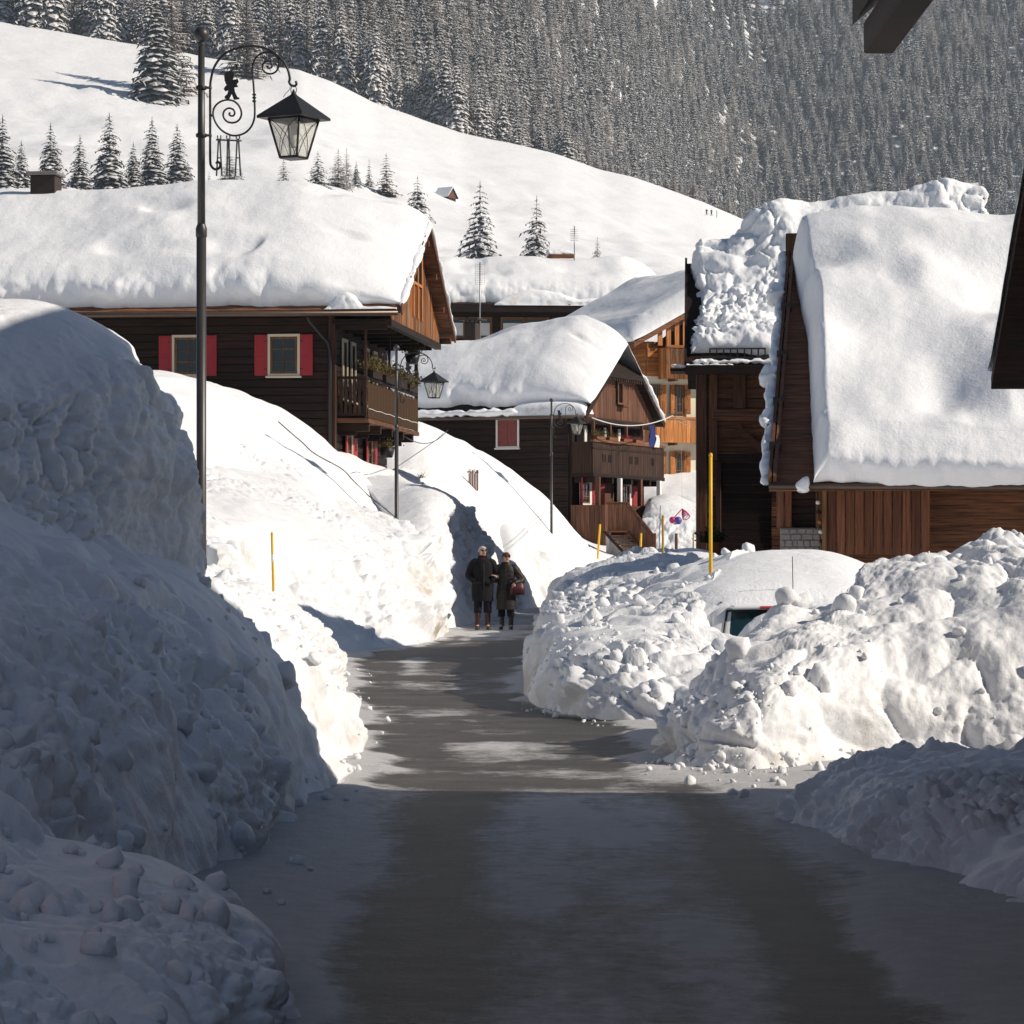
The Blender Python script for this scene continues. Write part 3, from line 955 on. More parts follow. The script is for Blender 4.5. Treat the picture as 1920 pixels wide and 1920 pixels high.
# smooth dome lying over the buried car and the wall beside it
snow_bank('smooth snow dome lying over the buried car', [
    st((1.75, 31.6, .6), (2.0, 31.62, .85), (2.2, 31.64, 1.0), (2.55, 31.66, 1.1), (3.2, 31.7, 1.12), (4.0, 31.7, 1.0), (4.8, 31.7, .5)),
    st((1.65, 32.1, .72), (1.95, 32.1, 1.02), (2.15, 32.1, 1.18), (2.55, 32.1, 1.27), (3.2, 32.1, 1.28), (4.0, 32.1, 1.15), (4.8, 32.1, .6)),
    st((1.5, 33.3, .75), (1.85, 33.2, 1.1), (2.2, 33.2, 1.27), (2.7, 33.2, 1.38), (3.3, 33.2, 1.4), (4.0, 33.2, 1.3), (5.0, 33.2, .7)),
    st((1.4, 34.6, .8), (1.8, 34.6, 1.12), (2.2, 34.6, 1.35), (2.7, 34.6, 1.52), (3.3, 34.6, 1.58), (4.1, 34.6, 1.5), (5.3, 34.6, .9)),
    st((1.3, 36.4, .8), (1.8, 36.4, 1.15), (2.3, 36.4, 1.42), (2.8, 36.4, 1.58), (3.4, 36.4, 1.66), (4.2, 36.4, 1.6), (5.5, 36.4, 1.0)),
    st((1.5, 38.4, .7), (1.9, 38.4, 1.05), (2.4, 38.4, 1.3), (2.9, 38.4, 1.45), (3.5, 38.4, 1.5), (4.3, 38.4, 1.45), (5.6, 38.4, .9)),
    st((1.8, 40, .3), (2.1, 40, .5), (2.5, 40, .7), (3.0, 40, .8), (3.5, 40, .8), (4.3, 40, .7), (5.6, 40, .4))],
    200, 200, amp=.5, big=.5, seed=8, flat=.12, mat='snow_smooth', name='snow_dome', cat='snow', dirt_k=.2, skirt_d=.5)

snow_bank('big heap of thrown snow blocks at the right, in front of the buried car', [
    st((1.5, 25.4, -.1), (1.56, 25.2, .2), (1.62, 25.1, .32), (1.75, 25.1, .42), (2.0, 25.4, .5), (2.3, 26, .45), (2.5, 27, .1)),
    st((1.02, 23.8, -.1), (1.12, 23.8, .25), (1.25, 23.9, .42), (1.45, 24.1, .52), (1.8, 24.6, .66), (2.2, 25.3, .7), (2.6, 26.6, .1)),
    st((.98, 22.2, -.1), (1.1, 22.4, .28), (1.25, 22.7, .47), (1.5, 23.1, .6), (1.9, 23.8, .85), (2.3, 24.6, .95), (2.8, 26.3, .1)),
    st((1.22, 21.0, -.1), (1.32, 21.3, .34), (1.46, 21.7, .58), (1.68, 22.3, .74), (2.05, 23.2, 1.02), (2.5, 24.2, 1.15), (3.0, 26.2, .2)),
    st((1.75, 20.7, -.1), (1.8, 21.0, .4), (1.9, 21.5, .7), (2.05, 22.2, .86), (2.35, 23.2, 1.08), (2.7, 24.2, 1.18), (3.2, 26.2, .3)),
    st((2.3, 21.2, -.1), (2.32, 21.5, .45), (2.36, 22, .8), (2.46, 22.6, 1.0), (2.65, 23.5, 1.3), (2.95, 24.4, 1.42), (3.4, 26.3, .4)),
    st((3.0, 21.8, -.1), (3.0, 22.1, .5), (3.0, 22.6, .95), (3.02, 23.2, 1.2), (3.1, 24, 1.5), (3.3, 24.8, 1.58), (3.7, 26.6, .5)),
    st((4.2, 22, -.1), (4.2, 22.3, .5), (4.2, 22.8, 1.0), (4.2, 23.4, 1.3), (4.2, 24.2, 1.6), (4.3, 25, 1.7), (4.6, 27, .6)),
    st((6, 22, -.1), (6, 22.3, .5), (6, 22.8, 1.0), (6, 23.4, 1.4), (6, 24.2, 1.65), (6, 25, 1.75), (6, 27, .8))],
    460, 300, amp=1.25, big=.6, seed=9, flat=.75, small=.45, name='snow_heap', cat='snow heap', dirt_k=1.1)

snow_bank('shaded snow heap low at the right edge of the lane', [
    stY(12.0, [(2.42, -0.09), (2.52, 0.00), (2.62, 0.07), (2.72, 0.10), (2.92, 0.13), (3.42, 0.17)]),
    stY(14.0, [(1.97, -0.09), (2.07, 0.04), (2.17, 0.14), (2.27, 0.19), (2.52, 0.26), (3.42, 0.30)]),
    stY(15.8, [(1.72, -0.09), (1.82, 0.07), (1.90, 0.19), (2.02, 0.26), (2.32, 0.32), (3.42, 0.38)]),
    stY(17.2, [(1.64, -0.09), (1.74, 0.07), (1.82, 0.20), (1.96, 0.28), (2.32, 0.36), (3.42, 0.42)]),
    stY(18.4, [(1.72, -0.09), (1.82, 0.00), (1.90, 0.09), (2.04, 0.15), (2.42, 0.21), (3.42, 0.26)]),
    stY(19.6, [(2.02, -0.13), (2.12, -0.09), (2.22, -0.04), (2.32, 0.00), (2.62, 0.04), (3.42, 0.09)])],
    300, 150, amp=1.0, big=.3, seed=10, flat=.7, name='snow_heap', cat='snow heap')

snow_bank('snow bank with a sharp shadow line below the orange house', [
    st((4.75, 108.5, 1.0), (4.8, 109, 1.6), (4.9, 110, 2.2), (5.0, 111.5, 2.9), (5.2, 114, 3.4)),
    st((5.0, 106.5, 1.1), (5.05, 107.3, 2.2), (5.15, 108.5, 3.0), (5.3, 110, 3.6), (5.6, 114, 3.9)),
    st((5.5, 106, 1.1), (5.6, 107, 2.1), (5.8, 108, 3.0), (6.0, 110, 3.7), (6.4, 114, 4.0)),
    st((7.0, 106, 1.1), (7.0, 107, 2.0), (7.1, 108, 2.8), (7.2, 110, 3.3), (7.5, 114, 3.6)),
    st((9.0, 106, 1.1), (9.0, 107, 1.8), (9.0, 108, 2.4), (9.0, 110, 2.9), (9.0, 114, 3.2))],
    160, 110, amp=1.1, big=.8, seed=12, flat=.15)

snow_bank('smooth snow mound in shade behind the tall yellow pole', [
    st((2.0, 58, .9), (2.2, 59, 1.2), (2.5, 60.5, 1.4), (3.0, 62, 1.5), (3.6, 64, 1.2)),
    st((2.8, 56, .9), (3.0, 57, 1.35), (3.2, 58.5, 1.62), (3.5, 60, 1.7), (4.0, 62, 1.3)),
    st((3.6, 55, .9), (3.7, 56, 1.3), (3.8, 57.5, 1.6), (4.0, 59, 1.7), (4.4, 61, 1.3)),
    st((4.6, 54.5, .8), (4.6, 55.5, 1.1), (4.6, 57, 1.35), (4.7, 58.5, 1.4), (5, 60, 1.1))],
    110, 90, amp=.5, big=.8, seed=13, flat=.1, mat='snow_smooth', name='snow_mound', cat='snow')


snow_bank('snow packed against the rear window of the buried car', [
    st((2.36, 30.6, .2), (2.40, 30.75, .52), (2.44, 30.9, .71), (2.5, 31.1, .6)),
    st((2.52, 30.5, .2), (2.54, 30.7, .6), (2.57, 30.9, .86), (2.6, 31.15, .75)),
    st((2.68, 30.5, .2), (2.70, 30.7, .7), (2.72, 30.93, .95), (2.74, 31.2, .9)),
    st((2.9, 30.5, .2), (2.9, 30.7, .75), (2.92, 30.95, .985), (2.94, 31.25, .95)),
    st((3.3, 30.5, .2), (3.3, 30.7, .75), (3.3, 30.95, 1.0), (3.3, 31.25, .98)),
    st((3.9, 30.5, .2), (3.9, 30.7, .75), (3.9, 30.95, .98), (3.9, 31.25, .98))],
    90, 50, amp=.5, big=.2, seed=14, flat=.5, name='snow_drift', cat='snow', skirt_d=.3)


# loose clods thrown on the banks: nobody could count them
def clods():
    bm = bmesh.new()
    bmesh.ops.create_icosphere(bm, subdivisions=2, radius=1)
    base = np.array([v.co[:] for v in bm.verts])
    fac = np.array([[v.index for v in f.verts] for f in bm.faces])
    bm.free()
    base = np.sign(base) * np.abs(base) ** .62
    base *= .8
    dg = bpy.context.evaluated_depsgraph_get()
    dg.update()
    spots = []
    zones = [((.15, 2.6), (27, 52), 190, (.012, .12)), ((1.0, 4.2), (20.6, 26), 150, (.01, .13)), ((.9, 3.2), (20.2, 21.6), 260, (.008, .04)), ((.1, 1.2), (26.4, 33), 240, (.008, .035)), ((1.2, 3.2), (18.5, 22), 260, (.012, .06)),
             ((-2.6, -.95), (19.4, 40), 330, (.015, .07)), ((-2.2, -1.0), (8, 19), 240, (.02, .09)), ((.15, 1.4), (27, 50), 200, (.015, .06)),
             ((-1.5, 1.5), (18, 44), 20, (.006, .02)), ((2.6, 4.4), (33, 52), 60, (.03, .09))]
    for (x0, x1), (y0, y1), n, (r0, r1) in zones:
        for k in range(n):
            x, y = rng.uniform(x0, x1), math.exp(rng.uniform(math.log(y0), math.log(y1)))
            hit, loc, nor, _, o, _ = sc.ray_cast(dg, Vector((x, y, 6)), Vector((0, 0, -1)))
            if not hit or o is None or (not o.name.startswith('snow_') and o.name != 'road') or o.name.startswith('snow_dome'): continue
            if o.name == 'road' and (rng.random() > .3 or min(x - np.interp(y, LE[:, 0], LE[:, 1]), np.interp(y, RE[:, 0], RE[:, 1]) - x) > .35): continue
            r = r0 + (r1 - r0) * rng.random() ** 3.4
            if o.name == 'road': r = min(r, .045)
            spots.append((loc, r))
    V, Fc, off = [], [], 0
    for i, (loc, r) in enumerate(spots):
        s = r * rng.uniform(.65, 1.25, 3)
        a = rng.uniform(0, 6.28, 3)
        M = np.array(Matrix.Rotation(a[0], 3, 'X') @ Matrix.Rotation(a[1], 3, 'Y') @ Matrix.Rotation(a[2], 3, 'Z'))
        b = base * (1 + 0.30 * vnoise(base * 1.5 + i * 3.7, 50)[:, None] + 0.14 * vnoise(base * 3.7 + i * 1.7, 51)[:, None])
        V.append((b * s) @ M.T + np.array(loc) + np.array([0, 0, r * .3]))
        Fc.append(fac + off)
        off += len(base)
    V, Fc = np.concatenate(V), np.concatenate(Fc)
    me = raw_mesh('snow_clods', V, Fc, 'snow_rough', True)
    o = obj('snow_clods', me)
    tag(o, 'loose snow clods scattered over the banks and lane', 'snow', kind='stuff')


clods()


# ------------------------------------------------------------------ meadow hill and mountain
RIDGE = np.array([(-900, -60), (-300, -10), (0, 40), (200, 72), (320, 92), (385, 106), (470, 118), (560, 130), (620, 152), (700, 192), (800, 228), (870, 250), (950, 266), (1050, 291), (1130, 318), (1190, 330), (1260, 355), (1320, 377), (1390, 411), (1500, 452), (1700, 520), (1920, 570), (2300, 640), (3000, 700)], float)


def hill_row(px):
    return np.interp(px, RIDGE[:, 0], RIDGE[:, 1])


Y_HILL0, Y_RIDGE = 160.0, 850.0


def hill_Y(px, row):
    rr = float(hill_row(px))
    e = min(1.0, max(0.0, (742 - row) / (742 - rr)))
    return Y_HILL0 + (Y_RIDGE - Y_HILL0) * e ** (1 / 1.1)


def hill_z(px, Y):
    """height of the meadow along the sight line column px"""
    t = (Y - Y_HILL0) / (Y_RIDGE - Y_HILL0)
    rr = hill_row(px)
    y0 = 742 + 0 * px
    tt = np.clip(t, 0, 1)
    e = tt ** 1.1
    row = y0 + (rr - y0) * e
    z = CH + (HZ - row) * Y / F
    zr = CH + (HZ - rr) * Y_RIDGE / F
    over = np.clip(t - 1, 0, None)
    z = np.where(t > 1, zr + over * 690 * 0.02 - 260 * over ** 2, z)
    return z


def build_hill():
    nu, nv = 260, 300
    px = np.linspace(-600, 2500, nv)
    Y = np.concatenate([np.linspace(Y_HILL0, Y_RIDGE, 210), np.linspace(Y_RIDGE + 6, 1250, 50)])
    PX, YY = np.meshgrid(px, Y)
    Z = hill_z(PX, YY)
    X = (PX - CX) * YY / F
    q = np.stack([X / 45, YY / 70, 0 * X], -1)
    k = sstep(Y_HILL0, 300, YY) * (1 - .75 * sstep(700, 840, YY))
    Z = Z + k * (3.4 * fbm(q, 4, 61) + 0.9 * fbm(q * 4.2, 3, 62))
    G = np.stack([X, YY, Z], -1)
    o = obj('meadow_hill', grid_mesh('meadow_hill', G, 'snow_far'))
    tag(o, 'open snow-covered meadow hill rising behind the village', kind='structure')


build_hill()


def mount_y0(X):
    return 900 + 900 * sstep(-70, 190, X)


def mount_z(X, Y):
    y0 = mount_y0(X)
    px = CX + X * F / 900
    zb = np.interp(X, [-400, -110, 0, 160, 400], [140, 118, 95, 190, 215])
    d = Y - y0
    return zb + np.where(d > 0, 0.60 * d, 0.33 * d) + 14 * fbm(np.stack([X / 120, Y / 160, 0 * X], -1), 3, 71) * sstep(0, 120, d)


def build_mountain():
    x = np.linspace(-900, 1300, 150)
    y = np.linspace(880, 3200, 160)
    X, Y = np.meshgrid(x, y)
    G = np.stack([X, Y, mount_z(X, Y)], -1)
    o = obj('mountainside', grid_mesh('mountainside', G, 'snow_far'))
    tag(o, 'steep forested mountainside', kind='structure')


build_mountain()
# ================================================================== trees
def conifer_mesh(name, seed, mat, levels=20, width=0.19, per=9, droop=0.5, thin=1.0, ragged=0.25):
    """unit-high conifer crown: whorls of drooping fronds, each frond a ridged strip with side sprays"""
    r = random.Random(seed)
    V, Fc = [], []

    def quad(a, b, c, d):
        o = len(V)
        V.extend((a, b, c, d))
        Fc.append((o, o + 1, o + 2, o + 3))
    for l in range(levels):
        t = l / (levels - 1)
        z = 0.06 + 0.92 * t
        rad = width * (1 - t) ** 0.82 * r.uniform(1 - ragged, 1 + ragged * .6) + 0.012
        n = max(4, int(per * (1 - t * .55)))
        a0 = r.uniform(0, 6.28)
        for k in range(n):
            a = a0 + 6.283 * k / n + r.uniform(-.3, .3)
            L = rad * r.uniform(1 - ragged, 1.12)
            d = Vector((math.cos(a), math.sin(a), 0))
            s = Vector((-math.sin(a), math.cos(a), 0))
            w = L * 0.30 * thin
            zz = z + r.uniform(-.012, .012)
            up = r.uniform(.0, .12)
            seg = 3
            prev = None
            for q in range(seg + 1):
                u = q / seg
                c = d * (L * u) + Vector((0, 0, zz + L * (up * u - droop * u * u)))
                ww = w * (0.35 + 1.5 * u * (1 - u) * 1.5) * (0.25 if q == seg else 1)
                dip = Vector((0, 0, -ww * .45))
                cur = (c - s * ww + dip, c, c + s * ww + dip)
                if prev:
                    quad(prev[0], cur[0], cur[1], prev[1])
                    quad(prev[1], cur[1], cur[2], prev[2])
                    # hanging sprays
                    if q < seg or r.random() < .6:
                        for side in (-1, 1):
                            e = c + s * side * ww * 1.0
                            tip = e + s * side * L * r.uniform(.10, .22) + d * L * r.uniform(-.02, .14) + Vector((0, 0, -L * r.uniform(.12, .3)))
                            hw = d * L * .07 * thin
                            quad(e - hw, tip, tip + hw * .5, e + hw)
                prev = cur
    # leader
    for k in range(3):
        a = 2.1 * k
        d = Vector((math.cos(a), math.sin(a), 0)) * .006
        quad(Vector((0, 0, 1.0)), Vector(d) + Vector((0, 0, .9)), Vector((0, 0, .88)), Vector(-d) + Vector((0, 0, .9)))
    return raw_mesh(name, V, Fc, mat)


CROWN = {
    'spruce': [conifer_mesh('crown', s, 'needles_spruce', 24, .17, 10) for s in (1, 2, 3)],
    'wide': [conifer_mesh('crown', s, 'needles_spruce', 17, .27, 8, .42, .8, .3) for s in (4, 5)],
    'brown': [conifer_mesh('crown', s, 'needles_brown', 18, .22, 8, .3, .8, .35) for s in (6, 7)],
    'frost': [conifer_mesh('crown', s, 'needles_frosted', 24, .19, 10) for s in (11, 12, 13)],
    'larch': [conifer_mesh('crown', s, 'needles_larch', 26, .22, 10, .15, .5, .35) for s in (8, 9)],
}
V_, F_ = tube_geo([(0, 0, -.06), (0, 0, .3), (0, 0, .92)], [.012, .009, .002], 7)
TRUNK = raw_mesh('trunk', V_, F_, 'trunk_bark', True)


def tree(kind, var, loc, h, label, group=None, wide=1.0, name='spruce_tree'):
    t = thing(name, label, 'tree', loc, rng.uniform(0, 6.28), group)
    obj('trunk', TRUNK, t, scale=(h, h, h))
    obj('crown', CROWN[kind][var % len(CROWN[kind])], t, scale=(h * wide, h * wide, h))
    return t


def hill_tree(kind, var, px, ytop, ybase, Y, label, group=None, wide=1.0, name='spruce_tree'):
    Y = hill_Y(px, ybase)
    a, b = P(px, ybase, Y), P(px, ytop, Y)
    a.z -= 1.2
    return tree(kind, var, a - Vector((0, 0, .02 * (b.z - a.z))), (b.z - a.z), label, group, wide * 1.15, name)


hill_tree('wide', 0, 900, 333, 484, 560, 'tallest snow-dusted spruce alone on the meadow above the roofs')
hill_tree('wide', 1, 1006, 362, 484, 560, 'snow-caked spruce on the meadow right of the tallest one', wide=.92)
hill_tree('brown', 0, 1120, 441, 492, 420, 'small thin brownish spruce above the rear roof by the antenna mast', wide=.85)
hill_tree('wide', 1, 783, 325, 402, 560, 'spruce just right of the big snow roof, left of the meadow hut', wide=1.1)
hill_tree('brown', 1, 724, 283, 362, 520, 'large brown-tinged spruce above the snow roof end', wide=1.15)
hill_tree('brown', 0, 692, 295, 350, 520, 'slim brownish spruce left of the large brown-tinged one', wide=.7)
hill_tree('spruce', 1, 668, 300, 348, 520, 'small dark spruce between larches above the snow roof', wide=1.1)
hill_tree('larch', 0, 634, 275, 352, 520, 'pale bare larch right of the lantern above the snow roof', wide=1.2, name='larch_tree')
hill_tree('larch', 1, 650, 272, 352, 530, 'thin bare larch beside the pale one above the snow roof', wide=.8, name='larch_tree')
hill_tree('wide', 0, 596, 280, 352, 520, 'round frosted spruce just right of the hanging lantern', wide=1.2)
hill_tree('brown', 1, 532, 294, 350, 500, 'dark brown spruce standing below the hanging lantern', wide=1.25)
hill_tree('larch', 0, 431, 276, 350, 480, 'bare branching larch right of the first lamp post', wide=1.4, name='larch_tree')
hill_tree('brown', 0, 392, 320, 348, 480, 'tiny brown spruce beside the first lamp post', wide=1.1)
hill_tree('brown', 0, 453, 312, 350, 480, 'tiny brown spruce right of the bare larch', wide=.9)
hill_tree('spruce', 2, 332, 228, 350, 470, 'tall dense spruce left of the first lamp post', wide=1.3)
hill_tree('spruce', 0, 352, 300, 352, 470, 'short spruce tucked against the lamp post behind the roof', wide=1.5)
for k, (px, yt) in enumerate([(285, 215), (250, 262), (205, 205), (150, 250), (95, 225), (40, 260), (5, 210)]):
    hill_tree('spruce', k, px, yt, 355, 470 + 6 * k, 'spruce in the loose row above the roof at the far left', 'row of spruces above the roof at far left', 1.25)

# big edge-of-forest trees at the upper left
hill_tree('larch', 0, 322, -40, 178, 640, 'huge drooping larch at the upper left edge by the lamp top', wide=1.1, name='larch_tree')
hill_tree('spruce', 1, 292, -30, 190, 630, 'huge dark spruce at the upper left beyond the lamp', wide=1.3)
hill_tree('larch', 1, 462, -30, 142, 760, 'broad pale larch behind the lamp bracket', wide=1.15, name='larch_tree')


def on_hill(px, Y):
    z = float(hill_z(np.array([float(px)]), np.array([float(Y)]))[0])
    return Vector(((px - CX) * Y / F, Y, z))


k = 0
px = -120.0
while px < 955:
    if not (440 < px < 470):
        Y = Y_RIDGE + rng.uniform(4, 40)
        h = rng.uniform(18, 29) * (1.15 if px < 700 else 1.0)
        kind = 'larch' if rng.random() < .16 else 'frost'
        tree(kind, k, on_hill(px, Y) - Vector((0, 0, .6)), h, 'tall snow-laden conifer in the front row along the upper meadow edge', 'front row of conifers along the upper meadow edge', rng.uniform(.85, 1.15), 'larch_tree' if kind == 'larch' else 'spruce_tree')
    px += rng.uniform(9, 17)
    k += 1
px = 955.0
while px < 1420:
    Y = Y_RIDGE + rng.uniform(4, 30)
    h = rng.uniform(7, 14) * (1.0 if px < 1100 else .6)
    tree('larch' if rng.random() < .6 else 'frost', k, on_hill(px, Y) - Vector((0, 0, .6)), h, 'frosted low larch in the thicket where the meadow edge drops away', 'frosted larch thicket on the falling meadow edge', rng.uniform(1.2, 1.6), 'larch_tree')
    px += rng.uniform(10, 20)
    k += 1


# far forest: one mass, instanced on points over the mountainside
def forest():
    pts, scl, rot, kind = [], [], [], []
    step = 5.8
    n_gap = lambda x, y: float(vnoise(np.array([x / 70, y / 40, 3.1]), 81))
    y = 905.0
    while y < 2700:
        stp = step * (1 + (y - 900) / 2600)
        half = 0.185 * y + 60
        xs = np.arange(-half, half, stp) + rng.uniform(-2.2, 2.2, len(np.arange(-half, half, stp)))
        ys = y + rng.uniform(-3.2, 3.2, len(xs))
        y0 = mount_y0(xs)
        zs = mount_z(xs, ys)
        row = HZ - (zs - CH) * F / ys
        col = CX + xs * F / ys
        gap = vnoise(np.stack([xs / 26, ys / 60, 0 * xs], -1), 82)
        ok = (ys > y0 - 420) & (row > -70) & (row < 560) & (gap > -1.2) & (col > -60) & (col < 1990)
        # open gullies at the upper right
        gul = (np.abs(col - 1440 - (row - 10) * .25) < 8) & (row < 40)
        gul2 = (np.abs(col - 1235 + (row - 10) * 1.2) < 24) & (row < 22)
        ok &= ~(gul | gul2)
        zone = vnoise(np.stack([xs / 95, ys / 130, 0 * xs], -1), 83)
        for a, b, c, zn in zip(xs[ok], ys[ok], zs[ok], zone[ok]):
            pts.append((a, b, c - .8))
            scl.append(rng.uniform(16, 30) * (1 if rng.random() < .8 else .6) * (1.15 if b < 1300 else 1.0))
            rot.append(rng.uniform(0, 6.28))
            kind.append(int(rng.choice(6, p=[.29, .28, .27, .10, .04, .02] if zn < .15 else [.20, .19, .18, .09, .18, .16])))
        y += stp * .95
    me = bpy.data.meshes.new('forest')
    me.from_pydata(pts, [], [])
    for nm, ar, ty in (('scl', scl, 'FLOAT'), ('rot', rot, 'FLOAT'), ('kind', kind, 'INT')):
        a = me.attributes.new(nm, ty, 'POINT')
        a.data.foreach_set('value', np.array(ar, dtype=np.float32 if ty == 'FLOAT' else np.int32))
    o = obj('forest', me)
    tag(o, 'dense snow-dusted conifer forest covering the mountainside', 'forest', kind='stuff')
    ng = bpy.data.node_groups.new('forest', 'GeometryNodeTree')
    ng.interface.new_socket('Geometry', in_out='INPUT', socket_type='NodeSocketGeometry')
    ng.interface.new_socket('Geometry', in_out='OUTPUT', socket_type='NodeSocketGeometry')
    gi, go = ng.nodes.new('NodeGroupInput'), ng.nodes.new('NodeGroupOutput')
    jn = ng.nodes.new('GeometryNodeJoinGeometry')
    def named(nm, ty):
        n = ng.nodes.new('GeometryNodeInputNamedAttribute')
        n.data_type = ty
        n.inputs['Name'].default_value = nm
        return n.outputs['Attribute']
    ks, rs, ss = named('kind', 'INT'), named('rot', 'FLOAT'), named('scl', 'FLOAT')
    cx = ng.nodes.new('ShaderNodeCombineXYZ')
    ng.links.new(rs, cx.inputs['Z'])
    er = ng.nodes.new('FunctionNodeEulerToRotation')
    ng.links.new(cx.outputs[0], er.inputs[0])
    sv = ng.nodes.new('ShaderNodeCombineXYZ')
    thin = ng.nodes.new('ShaderNodeMath')
    thin.operation = 'MULTIPLY'
    thin.inputs[1].default_value = 0.9
    ng.links.new(ss, thin.inputs[0])
    ng.links.new(thin.outputs[0], sv.inputs['X'])
    ng.links.new(thin.outputs[0], sv.inputs['Y'])
    ng.links.new(ss, sv.inputs['Z'])
    srcs = CROWN['spruce'] + [CROWN['wide'][0]] + CROWN['larch']
    for i, m in enumerate(srcs):
        so = bpy.data.objects.new('forest_tree_shape', m)
        oi = ng.nodes.new('GeometryNodeObjectInfo')
        oi.inputs['Object'].default_value = so
        oi.inputs['As Instance'].default_value = True
        cmp_ = ng.nodes.new('FunctionNodeCompare')
        cmp_.data_type = 'INT'
        cmp_.operation = 'EQUAL'
        ng.links.new(ks, cmp_.inputs[2])
        cmp_.inputs[3].default_value = i
        ip = ng.nodes.new('GeometryNodeInstanceOnPoints')
        ng.links.new(gi.outputs[0], ip.inputs['Points'])
        ng.links.new(cmp_.outputs[0], ip.inputs['Selection'])
        ng.links.new(oi.outputs['Geometry'], ip.inputs['Instance'])
        ng.links.new(er.outputs[0], ip.inputs['Rotation'])
        ng.links.new(sv.outputs[0], ip.inputs['Scale'])
        ng.links.new(ip.outputs[0], jn.inputs[0])
    ng.links.new(jn.outputs[0], go.inputs[0])
    md = o.modifiers.new('forest', 'NODES')
    md.node_group = ng
    print('forest points', len(pts))


forest()
# ================================================================== house helpers
def planks_h(parent, x, y, z, mat, hgt=0.22, axis='x', name='plank', seed=0, gap=0.012, skip=()):
    """horizontal boards stacked from z0 to z1. axis x: wall runs along x between x0,x1, boards y0..y1 thick; axis y: the other way"""
    r = random.Random(seed)
    n = int(round((z[1] - z[0]) / hgt))
    hh = (z[1] - z[0]) / n
    for i in range(n):
        d = r.choice((0, .006, .012))
        z0, z1 = z[0] + i * hh + gap / 2, z[0] + (i + 1) * hh - gap / 2
        segs = [x if axis == 'x' else y]
        for (a, b, c, d0) in skip:
            if z1 > c and z0 < d0:
                segs = [q for s in segs for q in ((s[0], min(s[1], a)), (max(s[0], b), s[1])) if q[1] - q[0] > .05]
        for s in segs:
            if axis == 'x': bx(parent, name, s, (y[0] - d, y[1]), (z0, z1), mat, .012)
            else: bx(parent, name, (x[0], x[1] + d), s, (z0, z1), mat, .012)


def planks_v(parent, a, b, zf, mat, w=0.2, t=0.03, name='plank', seed=0, gap=0.01, z0=None):
    """vertical boards between ground points a and b (x,y); zf(u) -> (z0,z1) at u in 0..1"""
    a, b = Vector((*a, 0)), Vector((*b, 0))
    v = b - a
    n = max(1, int(round(v.length / w)))
    ang = math.atan2(v.y, v.x)
    r = random.Random(seed)
    for i in range(n):
        u = (i + .5) / n
        lo, hi = zf(u)
        if hi - lo < .06: continue
        m = a + v * u
        ww = v.length / n - gap
        hq = max(.1, round((hi - lo) / .05) * .05)
        obj(name, box_mesh(ww, t + r.choice((0, .006)), hq, mat, .005), parent, (m.x, m.y, (lo + hi) / 2), (0, 0, ang))


def frame_mesh(w, h, t, d, mat):
    """flat rectangular frame, outer w x h, bar width t, depth d (y from -d to 0)"""
    V, Fc = [], []
    for y in (-d, 0):
        for q in ((w / 2, h / 2), (w / 2 - t, h / 2 - t)):
            for sx, sz in ((-1, -1), (1, -1), (1, 1), (-1, 1)):
                V.append((sx * q[0], y, sz * q[1]))
    for k in range(4):
        k2 = (k + 1) % 4
        Fc += [(k, k2, 4 + k2, 4 + k), (8 + k, 12 + k, 12 + k2, 8 + k2), (k, 8 + k, 8 + k2, k2), (4 + k, 4 + k2, 12 + k2, 12 + k)]
    return raw_mesh('frame', V, Fc, mat)


